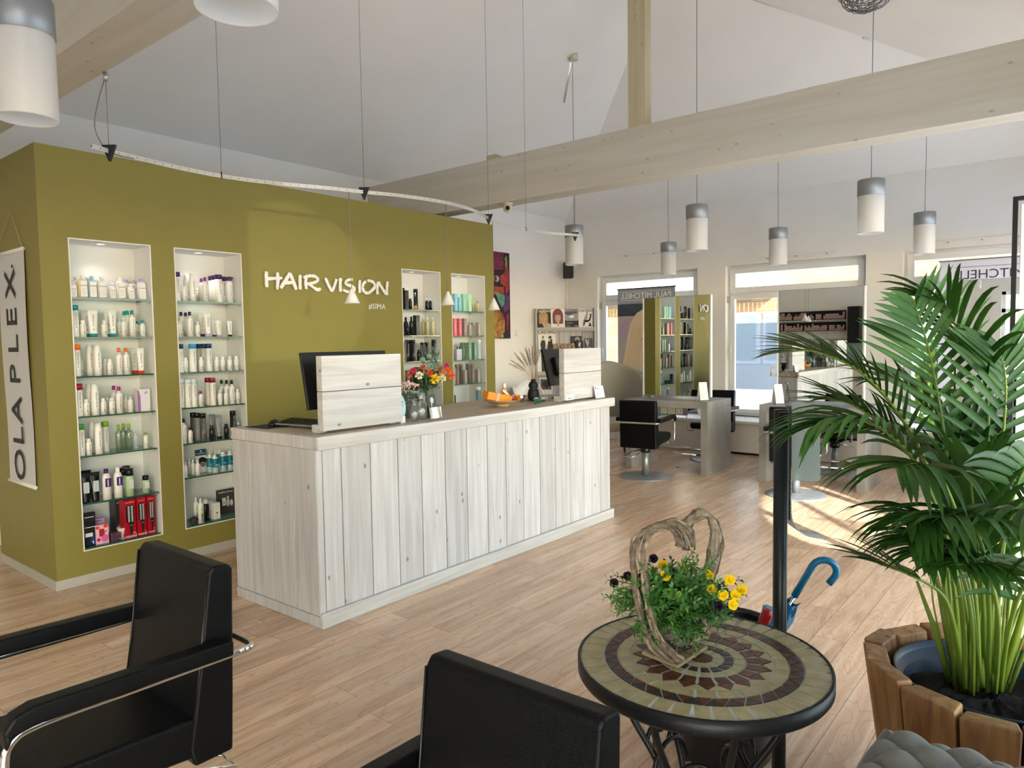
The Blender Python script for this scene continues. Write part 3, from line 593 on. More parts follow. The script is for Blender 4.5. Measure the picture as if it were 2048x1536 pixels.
def bag(loc, rz, sc_, label, stripe):
    o = empty('cellophane_bag', label, 'gift bag', loc, rz); b = MB(); h = .13 * sc_; w = .045 * sc_
    b.lathe([(w, .0), (w * 1.05, h * .35), (w * .8, h * .7), (.008, h * .82), (w * .7, h * 1.1)], 9, capt=False, sy=.6); b.build('foil', M['clear'], o)
    b = MB(); b.sphere((0, 0, h * .3), w * .6, 8, 0, (1, .6, .9)); b.build('sweets', mat('sweets', 'b8a8a0', .5), o)
    b = MB(); b.tube([(.012 * cos(a), .010 * sin(a), h * .82) for a in [i * pi / 5 for i in range(10)]], .004, 6, closed=True); b.build('ribbon', mat('ribbon_' + stripe, stripe, .5), o)
bag((3.06, 3.26, ZT), .3, .95, 'clear gift bag with silver tie below the kalanchoe', 'a8a8a8'); bag((3.15, 3.29, ZT), .2, 1.15, 'clear gift bag tied with a red ribbon beside the photo brochure', 'a01828')
# bowl with orange gift box
bw = empty('wooden_bowl', 'shallow pale wooden footed bowl on the counter', 'bowl', (4.10, 3.42, ZT))
b = MB(); b.lathe([(.055, 0), (.058, .012), (.045, .014), (.09, .025), (.135, .046), (.138, .05), (.13, .047), (.08, .028), (.001, .02)], 40, capt=False); b.build('dish', mat('bowl_wood', 'b89870', .5, var=.1, vscale=(4, 30, 4)), bw)
gx = empty('orange_gift_box', 'orange gift box with a beige band leaning in the wooden bowl', 'gift box', (4.03, 3.40, ZT + .075)); T = Euler((RAD(5), RAD(12), RAD(-15))).to_matrix().to_4x4()
orange = mat('orange_card', 'ec8a10', .4)
b = MB(); b.box((-.11, -.035, -.028), (.11, .035, .028)); b.xf(T); b.build('box', orange, gx, bevel=.002)
b = MB(); b.box((-.03, -.037, -.03), (-.01, .037, .03)); b.xf(T); b.build('band', mat('beige_band', 'c8b296', .5), gx)
b = MB(); T2 = Matrix.Translation((4.15, 3.41, ZT + .085)) @ Euler((0, RAD(38), RAD(-10))).to_matrix().to_4x4(); b.box((-.06, -.014, -.01), (.06, .014, .01)); b.xf(T2); tag(b.build('cream_stick_box', mat('cream_card', 'd8c7a0', .5), bevel=.002), 'slim cream box lying across the bowl beside the orange gift box', 'box')
b = MB(); T2 = Matrix.Translation((4.17, 3.36, ZT + .07))
for i in range(5): b.tube([T2 @ Vector((.014 * cos(a) + i * .006 - .015, -.005, .014 * sin(a))) for a in [j * pi / 6 for j in range(12)]], .003, 5, closed=True, mi=i % 2)
tag(b.build('hair_tie_bundle', [mat('red_tie', 'a8384a', .7), mat('pink_tie', 'd8b8b8', .7)]), 'bundle of red and pink hair ties in the wooden bowl', 'hair ties')
def sunbottle(name, loc, label, lying=False):
    o = empty(name, label, 'bottle', loc); b = MB(); b.lathe([(.001, 0), (.018, .001), (.019, .004), (.019, .075), (.014, .082)], 20); 
    c = MB(); c.lathe([(.013, .082), (.013, .112), (.012, .115), (.001, .1155)], 20)
    if lying: T = Euler((RAD(78), 0, RAD(-30))).to_matrix().to_4x4(); b.xf(T); c.xf(T)
    b.build('bottle_body', orange, o); c.build('cap', M['white'], o)
sunbottle('sun_spray_bottle', (4.23, 3.50, ZT + .045), 'orange bottle with white cap standing in the wooden bowl'); sunbottle('sun_lotion_bottle', (4.20, 3.36, ZT + .05), 'small orange bottle lying in the bowl with its white cap forward', True)
b = MB(); b.sphere((0, 0, 0), .03, 8, 0, (1.6, .7, .6)); tag(b.build('yellow_sponge', mat('yellow_sponge', 'f0b818', .9), loc=(4.235, 3.39, ZT + .065)), 'yellow sponge at the rim of the wooden bowl', 'sponge')
# sunglasses
def shades(loc, rz, lens, label):
    o = empty('sunglasses', label, 'sunglasses', loc, rz)
    for s in (-1, 1):
        b = MB(); b.prism([(s * .031 + x, -.002 - abs(x) * .1, .022 + z) for x, z in ell(0, 0, .027, .021, 16)], (0, .003, 0)); b.build('lens', lens, o)
        b = MB(); b.tube([(s * .058, 0, .03), (s * .065, .05, .028), (s * .062, .12, .012)], .002, 6); b.build('temple', M['black'], o)
    b = MB(); b.tube([(-.012, 0, .026), (0, -.004, .03), (.012, 0, .026)], .002, 6); b.build('bridge', M['black'], o); return o
shades((4.40, 3.31, ZT), RAD(10), mat('teal_lens', '1f7d6a', .06, .7), 'sunglasses with green mirrored lenses near the counter lip'); shades((4.52, 3.38, ZT), RAD(-25), mat('smoke_lens', '4a4440', .1, .3), 'brown-lensed sunglasses lying behind the green mirrored pair')
# vase with pampas
pv = aty(1067, 800, 3.5); PX, PY = pv.x, 3.5
o = empty('bottle_vase', 'matt black double-bulb vase holding dried grasses on the counter', 'vase', (PX, PY, ZT)); b = MB()
b.lathe([(.001, 0), (.032, .001), (.045, .02), (.047, .06), (.038, .095), (.030, .102), (.038, .115), (.040, .13), (.032, .148), (.018, .16), (.016, .175), (.019, .178), (.014, .178)], 28, capt=False); b.build('vase_body', M['blackm'], o)
pg = empty('pampas_bunch', 'dried pampas and bunny-tail grasses in the black vase', 'dried grass', (PX, PY, ZT)); random.seed(5)
for nm, colr, tips in (('beige_plumes', 'cbb697', [(1030, 707), (1035, 715), (1024, 722), (1040, 704), (1046, 709), (1020, 728), (1050, 700), (1036, 730)]), ('brown_plumes', '9c6b4c', [(1052, 697), (1058, 700), (1054, 706), (1064, 696)]), ('cream_plumes', 'e0d3bf', [(1070, 698), (1076, 697), (1079, 706), (1072, 712)])):
    b = MB()
    for (tx, ty) in tips:
        tip = aty(tx, ty, PY + random.uniform(-.04, .04)) - Vector((PX, PY, ZT)); bs = Vector((0, 0, .17)); mid = bs.lerp(tip, .45) + Vector((0, 0, .03))
        pts = [bs * (1 - t) ** 2 + mid * 2 * t * (1 - t) + tip * t * t for t in [i / 12 for i in range(13)]]; b.tube(pts, .0012, 4)
        for i in range(300):
            t = random.uniform(.42, 1.0); p = bs * (1 - t) ** 2 + mid * 2 * t * (1 - t) + tip * t * t; d = (tip - bs).normalized(); w = .011 * math.sin(pi * min(1, (t - .42) / .62)) + .003
            e = d * .024 + Vector((random.gauss(0, 1), random.gauss(0, 1), random.gauss(0, 1))) * w * .7; s = d.orthogonal().normalized() * .0016; b.poly([p - s, p + s, p + e])
    b.build(nm, mat('plume_' + colr, colr, .9), pg)
b = MB(); b.prism([(x, y, 0) for x, y in ell(0, 0, .07, .035, 18)], (0, 0, .004)); b.lathe([(.5, 0), (.8, .02), (1.0, .03), (.92, .03), (.5, .008)], 24, capt=False, sx=.09, sy=.045); b.v = [v for v in b.v]
b = MB(); b.lathe([(.045, 0), (.075, .018), (.095, .034), (.088, .034), (.05, .01), (.001, .008)], 24, capt=False, sy=.5); tag(b.build('boat_bowl', mat('boat_wood', 'b08d64', .5, var=.2, vscale=(3, 30, 3)), loc=(4.63, 3.68, ZT)), 'small boat-shaped wooden bowl beside the black vase', 'bowl')
b = MB(); b.sphere((0, 0, .018), .05, 8, 0, (1.2, .8, .4)); tag(b.build('black_pouch', M['blackm'], loc=(4.56, 3.83, ZT)), 'black pouch lying behind the boat-shaped bowl', 'pouch')
# cards on far screen
o = empty('appointment_card', 'white appointment card leaning on the far privacy screen', 'card', (5.085, 3.168, 1.023), 0); b = MB(); b.box((-.07, 0, 0), (.07, .003, .1)); b.xf(Matrix.Rotation(RAD(-12), 4, 'X')); b.build('sheet', M['white'], o)
b = MB(); F = Matrix.Rotation(RAD(-12), 4, 'X') @ Matrix(((1, 0, 0, -.07), (0, 0, -1, -.0006), (0, 1, 0, 0), (0, 0, 0, 1)))
blu = mat('blue_print', '5c6fa8', .6); art(b, F, [(0, ell(.018, .085, .009, .009, 12)), (0, [(.0165, .078), (.0195, .078), (.019, .065), (.017, .065)]), (1, [(.04, .077), (.062, .077), (.062, .083), (.04, .083)])])
for i, (w, v_) in enumerate(((.03, .035), (.042, .03), (.035, .02), (.04, .015))): art(b, F, [(0, [(.01, v_), (.01 + w, v_), (.01 + w, v_ + .002), (.01, v_ + .002)])])
b.build('print', [blu, M['ink']], o)
o = empty('icon_sticker', 'small white sticker with payment icons on the far privacy screen', 'sticker', (4.695, 3.2085, 1.03)); b = MB(); b.box((-.055, -.001, 0), (.055, 0, .042)); b.build('sheet', M['white'], o); b = MB()
F = Matrix(((1, 0, 0, -.055), (0, 0, -1, -.0012), (0, 1, 0, 0), (0, 0, 0, 1)))
art(b, F, [(0, ell(.03, .015, .006, .006, 10)), (0, [(.045, .01), (.054, .01), (.054, .02), (.045, .02)]), (0, ell(.066, .015, .004, .005, 8)), (0, [(.078, .01), (.081, .01), (.081, .018), (.078, .018)]), (0, [(.088, .013), (.1, .013), (.1, .016), (.088, .016)]), (1, ell(.04, .032, .003, .003, 8))]); b.build('print', [M['ink'], M['sprig']], o)

# ================================================================== LETTERING ON THE PARTITION
def wl_(x, y): p = aty(x, y, GY); return (p.x, p.z)
def z3(x, y): return wl_(500 + x / 3.9385, 500 + y / 3.9385)
let = empty('wall_lettering', 'white hand-lettered HAIR VISION sign on the olive partition', 'sign', (3.7, GY, 2.0))
ST = {'H': [[(120,172),(117,200),(122,294)],[(205,178),(208,240),(204,312)],[(108,230),(160,226),(241,222)]],
 'A': [[(303,183),(270,240),(231,301)],[(303,183),(330,250),(354,314)],[(252,262),(300,258),(345,262)]],
 'I': [[(385,198),(383,250),(385,313)]],
 'R': [[(432,212),(428,250),(433,310)],[(410,218),(450,206),(495,208),(522,228),(512,250),(470,264),(438,270)],[(455,268),(490,298),(520,314),(545,306)]],
 'V': [[(583,222),(606,275),(634,328)],[(634,328),(655,280),(670,230)]],
 'I2': [[(702,222),(700,275),(702,330)]],
 'S': [[(797,232),(760,238),(742,256),(752,274),(790,286),(812,304),(802,324),(765,332),(722,316)]],
 'I3': [[(855,238),(852,290),(854,338)]],
 'O': [[(912,244),(886,262),(876,298),(890,330),(918,340),(950,318),(972,290),(962,258),(930,244),(905,248)]],
 'N': [[(993,350),(992,300),(998,252)],[(998,252),(1028,300),(1060,350)],[(1066,356),(1066,300),(1072,250)]]}
rnd = random.Random(2)
def smooth(pts, n=5):
    P = [Vector(p) for p in pts]; out = []
    for i in range(len(P) - 1):
        p0, p1, p2, p3 = P[max(i-1, 0)], P[i], P[i+1], P[min(i+2, len(P)-1)]
        for j in range(n): t = j / n; out.append(.5 * ((2*p1) + (p2-p0)*t + (2*p0-5*p1+4*p2-p3)*t*t + (3*p1-p0-3*p2+p3)*t**3))
    return out + [P[-1]]
for ch, strokes in ST.items():
    b = MB(); dz = 0
    for s in strokes:
        dz += .0012
        pts = [z3(*p) for p in s]; P = smooth([(p[0] - 3.7, 0, p[1] - 2.0) for p in pts], 5)
        L_, R_ = [], []
        for i, p in enumerate(P):
            t = (P[min(i+1, len(P)-1)] - P[max(i-1, 0)]).normalized(); n = Vector((t.z, 0, -t.x)); w = .0125 * (1 + rnd.uniform(-.22, .22)) * (.75 if i in (0, len(P)-1) else 1)
            L_.append(p + n * w); R_.append(p - n * w)
        for i in range(len(P) - 1):
            q = [L_[i], L_[i+1], R_[i+1], R_[i]]; b.hexa([Vector((v.x, -.010, v.z)) for v in q] + [Vector((v.x, -.020 - dz, v.z)) for v in q])
    b.build('letter', M['white'], let)
b = MB(); P0, P1 = wl_(735, 613), wl_(771, 614); text_into(b, '#SIMA', .068, frame_m(((P0[0] + P1[0]) / 2 - 3.7, -.004, (P0[1] + P1[1]) / 2 - 2.0), (1, 0, 0), (0, 0, 1)), ext=.002, spacing=1.05, shear=.1); b.build('subtitle', M['white'], let)
# hanging banner on partition side
bn = empty('hanging_banner', 'white hanging fabric banner reading OLAPLEX on the side of the partition', 'banner', (GX0, 5.42, 0)); y0, y1, zt, zb = 5.19 - 5.42, 5.67 - 5.42, 2.125, .62
b = MB()
for i in range(24): za, zc = zb + (zt - zb) * i / 24, zb + (zt - zb) * (i + 1) / 24; fx = lambda z: -.012 - .004 * math.sin(z * 5); b.hexa([(fx(za), y0, za), (fx(za), y1, za), (fx(za) - .002, y1, za), (fx(za) - .002, y0, za), (fx(zc), y0, zc), (fx(zc), y1, zc), (fx(zc) - .002, y1, zc), (fx(zc) - .002, y0, zc)])
b.build('cloth', mat('banner_cloth', 'c9cacc', .8), bn)
for z in (zt, zb): b = MB(); b.cyl((-.014, y0 - .012, z), (-.014, y1 + .012, z), .012, 10); b.build('rod', M['white'], bn)
b = MB(); b.tube([(-.014, y0, zt), (-.004, y0 + .22, 2.385), (-.014, y1, zt)], .0022, 5); b.build('string', mat('string', 'c8b98c', .8), bn)
b = MB(); F = frame_m((-.019, (y0 + y1) / 2 - .01, 1.355), (0, 0, 1), (0, 1, 0))   # text reads upwards, seen from -x
for ch, z in zip('OLAPLEX', (.745, .935, 1.105, 1.335, 1.53, 1.705, 1.92)):
    b = MB(); text_into(b, ch, .27, Matrix(((0, 0, -1, -.021), (0, 1, 0, .01), (1, 0, 0, z), (0, 0, 0, 1))) , ext=.0005, offs=.001); b.build('letter', M['ink'], bn)
b = MB(); text_into(b, '.', .2, Matrix(((0, 0, -1, -.021), (0, 1, 0, .01), (1, 0, 0, 2.03), (0, 0, 0, 1))), ext=.0005)
b.build('full_stop', M['ink'], bn)
# ================================================================== NICHE SHELVES AND PRODUCTS
NN = ['banner-side niche', 'second niche', 'third niche', 'far-end niche']
SHZ = [[1.82, 1.571, 1.321, 1.067, .813, .508], [1.82, 1.57, 1.317, 1.067, .814, .571], [1.817, 1.573, 1.33, 1.07, .82, .56], [1.816, 1.568, 1.322, 1.077, .83, .57]]
ORD = ['top', 'second', 'third', 'fourth', 'fifth', 'sixth', 'bottom']
ORN = ['first', 'second', 'third', 'fourth', 'fifth', 'sixth', 'seventh', 'eighth', 'ninth', 'tenth', 'eleventh', 'twelfth', 'thirteenth', 'fourteenth', 'fifteenth', 'sixteenth']
for k, n in enumerate(NX):
    for j, z in enumerate(SHZ[k] + [.223]):
        s = empty('glass_shelf', 'green-edged glass shelf, %s %s in the %s' % (ORD[j], 'level' if j < 6 else 'pane', NN[k]), 'shelf', ((n[0] + n[1]) / 2, GY, z), 0)
        w = (n[1] - n[0]) / 2 - .012
        b = MB(); b.box((-w, .006, -.008), (w, ND - .012, 0), 0)
        b.m = [0, 0, 1, 0, 0, 0]; b.build('pane', [M['shelfglass'], M['glassedge']], s)
        if j < 6:
            for x in (-w + .006, w - .006):
                for y in (.03, ND - .05): c = MB(); c.cyl((x, y, -.024), (x, y, -.008), .006, 8); c.build('shelf_pin', M['chrome'], s)
    xm = (n[0] + n[1]) / 2 - .02
    o = empty('recessed_spotlight', 'small recessed spotlight in the ceiling of the %s' % NN[k], 'spotlight', (xm, GY + .11, NZ[1] - .007))
    b = MB(); b.lathe([(.03, -.004), (.034, -.002), (.034, 0)], 20, capb=False); b.lathe([(.03, -.004), (.022, 0)], 20, capb=False, capt=False); b.build('trim_ring', M['chrome'], o)
    b = MB(); b.lathe([(.001, -.0015), (.022, -.0015)], 16, capb=False, capt=False); b.build('bulb_face', mat('bulb_face', 'fff4e0', .3, emit=1.5), o)
    l = bpy.data.lights.new('spot_bulb', 'SPOT'); l.energy = 1.6; l.spot_size = RAD(110); l.spot_blend = 1; l.color = (1, .96, .9); l.shadow_soft_size = .02; lo = bpy.data.objects.new('spot_bulb', l); COL.objects.link(lo); lo.parent = o; lo.location = (0, 0, -.01)

wpl = mat('white_bottle', 'eceae4', .35); tl = mat('small_print', '6b6b6b', .6)
def C(c, r=.3): return mat('col_' + c, c, r)
PROTO = {}
def lab(b, r, z0, z1, s='PAUL MITCHELL', sq='141414', lines=True, right=.25):
    """vertical wordmark on the front (-y) of a bottle, square mark below, fine print lines"""
    L_ = z1 - z0; F = Matrix(((0, -1, 0, 0), (0, 0, -1, -r - .0006), (1, 0, 0, z0 + L_ * .66), (0, 0, 0, 1)))
    text_into(b, s, L_ * .60 / (len(s) * .62) * 1.0, F, 0, ext=.0002)
    b.box((-.003, -r - .0012, z0 + L_ * .30), (.003, -r - .0004, z0 + L_ * .30 + .006), 1)
    if lines:
        for i in range(4): z = z0 + L_ * (.22 - i * .045); b.box((0, -r - .0009, z), (r * .55, -r * .86, z + .0012), 2)
def proto(t):
    """returns a list of (part name, mesh, [materials]) for product type t = (shape, main colour, cap colour)"""
    if t in PROTO: return PROTO[t]
    k, col, cap = t; P = []; B = C(col, .32) if col != 'w' else wpl; K = C(cap, .25) if cap != 'w' else wpl; sqm = C(cap) if cap != 'w' else M['ink']
    def add(nm, b, m): P.append((nm, b.mesh(nm, m), m))
    if k in ('tall', 'fat', 'dark'):
        r = .0255 if k == 'fat' else .0215; h = .168
        b = MB(); b.lathe([(.001, 0), (r - .002, 0), (r, .003), (r, h)], 20); add('bottle_body', b, B)
        c = MB(); c.lathe([(r, h + .0005), (r, h + .032), (r - .002, h + .034), (.001, h + .034)], 20); add('cap', c, K)
        if k != 'dark': l = MB(); lab(l, r, .01, h); add('label', l, [M['ink'], sqm, tl])
        else: l = MB(); lab(l, r, .01, h, 'AWAPUHI', lines=False); add('label', l, [C('9aa0a0'), C('9aa0a0'), C('9aa0a0')])
    elif k == 'cond':
        r = .0225; b = MB(); b.lathe([(.001, 0), (r, 0), (r + .001, .05), (r + .001, .15), (r - .003, .175), (r - .005, .200), (.001, .202)], 20); add('bottle_body', b, B); l = MB(); lab(l, r + .001, .01, .16); add('label', l, [M['ink'], sqm, tl])
    elif k == 'small':
        r = .0175; b = MB(); b.lathe([(.001, 0), (r, 0), (r, .078), (r - .004, .084), (.001, .084)], 18); add('bottle_body', b, B)
        c = MB(); c.lathe([(.011, .083), (.0125, .085), (.0115, .106), (.001, .107)], 16); add('cap', c, K); l = MB(); lab(l, r, .005, .08); add('label', l, [M['ink'], M['ink'], tl])
    elif k in ('spray', 'sspray', 'cspray'):
        f = 1.0 if k != 'sspray' else .62; r = .0205 * (1 if k != 'sspray' else .8); B2 = M['vaseglass'] if k == 'cspray' else B
        b = MB(); b.lathe([(.001, 0), (r, 0), (r, .125 * f), (r - .003, .132 * f), (.010, .136 * f), (.009, .15 * f)], 18, capt=True); add('bottle_body', b, B2)
        c = MB(); c.lathe([(.0095, .149 * f), (.0105, .15 * f), (.0095, .176 * f), (.001, .178 * f)], 14); add('spray_cap', c, K)
        if k != 'cspray': l = MB(); lab(l, r, .01 * f, .125 * f); add('label', l, [M['ink'], sqm, tl])
    elif k == 'pump':
        r = .016; b = MB(); b.lathe([(.001, 0), (r, 0), (r, .09), (.008, .098), (.008, .104)], 18); add('bottle_body', b, B)
        c = MB(); c.cyl((0, 0, .104), (0, 0, .12), .0035, 8); c.box((-.014, -.005, .118), (.008, .005, .124)); add('pump_head', c, K); l = MB(); lab(l, r, .005, .09); add('label', l, [M['ink'], M['ink'], tl])
    elif k in ('tube', 'stube', 'wtube'):
        f = {'tube': 1, 'stube': .68, 'wtube': 1}[k]; w = .024 if k != 'wtube' else .031; d = .017; h = .175 * f; n = 20; vs_ = []; fs = []
        for j in range(7):
            q = j / 6; z = .022 * f + (h - .022 * f) * q; a = w * (.74 + .26 * q) * f ** .5; e = d * f ** .5 * (1 - q ** 1.3) + .0012
            for i in range(n): vs_.append((a * cos(2*pi*i/n), e * sin(2*pi*i/n), z))
        for j in range(6):
            for i in range(n): fs.append((j*n+i, j*n+(i+1) % n, (j+1)*n+(i+1) % n, (j+1)*n+i))
        b = MB(); b.add(vs_, fs, 0, True); b.f.append(list(range(6*n, 7*n))); b.m.append(0); b.sm.append(False); add('tube_body', b, B)
        c = MB(); c.lathe([(.001, 0), (1, 0), (1, .021 * f), (.001, .022 * f)], 20, sx=w * .76 * f ** .5, sy=d * f ** .5); add('cap', c, K)
        l = MB(); F0 = d * f ** .5
        Fm = Matrix(((0, -1, 0, -.003), (0, 0, -1, -F0 * .98), (1, 0, 0, h * .60), (0, 0, 0, 1))) @ Matrix.Rotation(RAD(-5), 4, 'Y'); text_into(l, 'PAUL MITCHELL', h * .50 / 8, Fm, 0, ext=.0002)
        l.box((-.006, -F0 - .0012, h * .26), (0, -F0 - .0004 + .002, h * .26 + .006), 1); add('label', l, [M['ink'] if col == 'w' else C('9aa0a0'), sqm, tl])
    elif k in ('olap', 'solap'):
        f = 1 if k == 'olap' else .68; w, d, h = .027 * f ** .6, .02 * f ** .6, .115 * f
        b = MB(); b.lathe([(.001, 0), (1, 0), (1, h * .93), (.85, h), (.4, h + .006)], 20, sx=w, sy=d); add('bottle_body', b, B)
        c = MB(); c.lathe([(.010, h + .003), (.0115, h + .006), (.011, h + .024), (.001, h + .026)], 14); add('cap', c, K)
        l = MB(); l.box((-w * .72, -d - .001, h * .06), (w * .72, -d * .72, h * .9), 0); Fm = Matrix(((1, 0, 0, 0), (0, 0, -1, -d - .0015), (0, 1, 0, h * .66), (0, 0, 0, 1))); text_into(l, 'OLAPLEX', .011 * f, Fm, 1, ext=.0002)
        for i in range(4): l.box((-w * .5, -d - .0016, h * (.48 - i * .1)), (w * (.5 - .1 * (i % 2)), -d - .001, h * (.48 - i * .1) + .0012), 2)
        add('label', l, [wpl, M['ink'], tl])
    elif k == 'foam':
        r = .0235; b = MB(); b.lathe([(.001, 0), (r, 0), (r, .14), (r * .8, .155), (.013, .163)], 20); add('bottle_body', b, B); c = MB(); c.lathe([(.018, .162), (.021, .168), (.021, .19), (.001, .193)], 16); c.box((0, -.007, .176), (.03, .007, .19)); add('foam_cap', c, K); l = MB(); lab(l, r, .01, .14); add('label', l, [M['ink'], M['ink'], tl])
    elif k in ('btube',):
        b = MB(); n = 20; vs_ = []; fs = []; h = .19
        for j in range(7):
            q = j / 6; z = .012 + (h - .012) * q; a = .023 + .007 * q; e = .018 * (1 - q ** 1.3) + .0012
            for i in range(n): vs_.append((a * cos(2*pi*i/n), e * sin(2*pi*i/n), z))
        for j in range(6):
            for i in range(n): fs.append((j*n+i, j*n+(i+1) % n, (j+1)*n+(i+1) % n, (j+1)*n+i))
        b.add(vs_, fs, 0, True); b.f.append(list(range(6*n, 7*n))); b.m.append(0); b.sm.append(False); add('tube_body', b, C('111317', .2)); c = MB(); c.lathe([(.001, 0), (1, 0), (1, .02), (.001, .021)], 20, sx=.0225, sy=.018); add('cap', c, C('111317', .2))
        l = MB(); l.box((-.016, -.0195, .065), (.016, -.012, .135), 0)
        for i in range(5): l.box((-.009, -.0202, .075 + i * .011), (.009, -.0195, .0765 + i * .011), 1)
        add('label', l, [C('c9d3d8', .5), tl])
    elif k in ('ptall', 'gcan', 'gcans'):
        h = {'ptall': .2, 'gcan': .185, 'gcans': .12}[k]; r = .0265 if k != 'gcans' else .022
        if k == 'ptall': b = MB(); b.lathe([(.001, 0), (r, 0), (r * .97, h * .4), (r, h * .72), (r * .7, h * .83), (.012, h * .86)], 20); add('bottle_body', b, B); c = MB(); c.lathe([(.012, h * .85), (.013, h * .86), (.013, h), (.001, h)], 14); add('cap', c, K); l = MB(); l.box((-.016, -r - .001, h * .42), (.018, -r * .75, h * .70), 0); l.box((-.004, -r - .0015, h * .45), (.002, -r - .001, h * .66), 1); add('label', l, [C('4b2673'), wpl])
        else:
            b = MB(); b.lathe([(.001, 0), (r, 0), (r, h * .70), (r * .8, h * .74)], 20); add('can_body', b, B); c = MB(); c.lathe([(r * .9, h * .735), (r * .9, h * .99), (.001, h)], 18); add('cap', c, K); l = MB(); l.box((-.015, -r - .001, h * .28), (.015, -r * .78, h * .6), 0); l.box((-.010, -r - .0015, h * .48), (.010, -r - .001, h * .485), 1); l.box((-.012, -r - .0015, h * .38), (.012, -r - .001, h * .385), 1); add('label', l, [C('d5dedb', .5), tl])
    elif k == 'nozzle':
        r = .0215; b = MB(); b.lathe([(.001, 0), (r, 0), (r, .108), (.013, .116)], 20); add('bottle_body', b, wpl); c = MB(); c.lathe([(.013, .115), (.013, .128), (.004, .132), (.002, .165), (.001, .166)], 12); add('nozzle_cap', c, wpl)
        l = MB(); l.lathe([(r + .0006, .04), (r + .0006, .106)], 20, mi=0, capb=False, capt=False); l.lathe([(r + .0006, .012), (r + .0006, .04)], 20, mi=1, capb=False, capt=False); l.box((-.008, -r - .0016, .058), (.012, -r - .0007, .062), 2); l.box((-.010, -r - .0016, .051), (.012, -r - .0007, .053), 2); add('label', l, [C('0d7587'), C('9fc0cc'), wpl])
    elif k == 'tealcap':
        r = .0225; b = MB(); b.lathe([(.001, 0), (r, 0), (r, .118), (.013, .126)], 20); add('bottle_body', b, wpl); c = MB(); c.lathe([(.0125, .125), (.0125, .146), (.001, .147)], 14); add('cap', c, wpl)
        l = MB(); l.lathe([(r + .0006, .045), (r + .0006, .116)], 20, mi=0, capb=False, capt=False); l.lathe([(r + .0006, .012), (r + .0006, .045)], 20, mi=1, capb=False, capt=False); l.box((-.008, -r - .0016, .064), (.012, -r - .0007, .068), 2); add('label', l, [C('0d7587'), C('9fc0cc'), wpl])
    elif k in ('pbox', 'sbox', 'tbox'):
        w, d, h = {'pbox': (.023, .022, .19), 'sbox': (.018, .018, .14), 'tbox': (.021, .02, .175)}[k]
        b = MB(); b.box((-w, -d, 0), (w, d, h)); add('carton', b, B); c = MB(); c.box((-w - .0003, -d - .0003, h * .8), (w + .0003, d + .0003, h * .805)); c.box((-.002, -d - .0008, h * .2), (.002, -d - .0003, h * .7)); add('print', c, K)
    elif k == 'jar':
        b = MB(); b.lathe([(.001, 0), (.028, 0), (.028, .03), (.001, .031)], 20); add('jar_body', b, B); c = MB(); c.lathe([(.029, .031), (.029, .047), (.001, .048)], 20); add('lid', c, K)
    elif k == 'rect':
        b = MB(); b.box((-.019, -.012, 0), (.019, .012, .11)); add('bottle_body', b, B); c = MB(); c.cyl((0, 0, .11), (0, 0, .128), .006, 8); c.box((-.012, -.004, .128), (.006, .004, .138)); add('pump_head', c, K)
    PROTO[t] = P; return P
def place(t, x, y, z, label, group, name, cat='bottle', rz=0.0, s=1.0):
    o = empty(name, label, cat, (x, y, z), rz, group); o.scale = (s, s, s)
    for nm, me, m in proto(t): c = bpy.data.objects.new(nm, me); COL.objects.link(c); c.parent = o
    return o
DES = {'tall': ('shampoo_bottle', 'tall {b} bottle with {c} cap'), 'fat': ('styling_can', 'wide {b} can with {c} cap'), 'dark': ('styling_can', 'slim {b} can'), 'cond': ('conditioner_bottle', 'tall {b} bottle with no coloured cap'),
 'small': ('travel_bottle', 'small {b} bottle with {c} cap'), 'spray': ('spray_bottle', '{b} spray bottle with {c} cap'), 'sspray': ('spray_bottle', 'small {b} spray bottle with {c} cap'), 'cspray': ('spray_bottle', 'clear spray bottle with {c} cap'),
 'pump': ('pump_bottle', 'small {b} pump bottle'), 'tube': ('lotion_tube', '{b} tube standing on {c} cap'), 'wtube': ('lotion_tube', 'wide {b} tube standing on {c} cap'), 'stube': ('lotion_tube', 'short {b} tube standing on {c} cap'),
 'olap': ('treatment_bottle', '{b} bottle with large square label'), 'solap': ('treatment_bottle', 'small {b} bottle with square label'), 'foam': ('foam_bottle', 'rounded {b} bottle with {c} foam cap'), 'btube': ('cream_tube', 'black tube with pale label'),
 'ptall': ('shampoo_bottle', 'white bottle with purple label and {c} cap'), 'gcan': ('hairspray_can', 'pale green can with black cap'), 'gcans': ('hairspray_can', 'small pale green can with black cap'), 'nozzle': ('tonic_bottle', 'teal-labelled bottle with pointed nozzle'),
 'tealcap': ('tonic_bottle', 'teal-labelled bottle with white cap'), 'pbox': ('product_carton', 'tall {b} carton'), 'sbox': ('product_carton', 'short {b} carton'), 'tbox': ('product_carton', 'slim {b} carton'), 'jar': ('product_jar', '{b} jar'), 'rect': ('pump_bottle', 'square {b} pump bottle')}
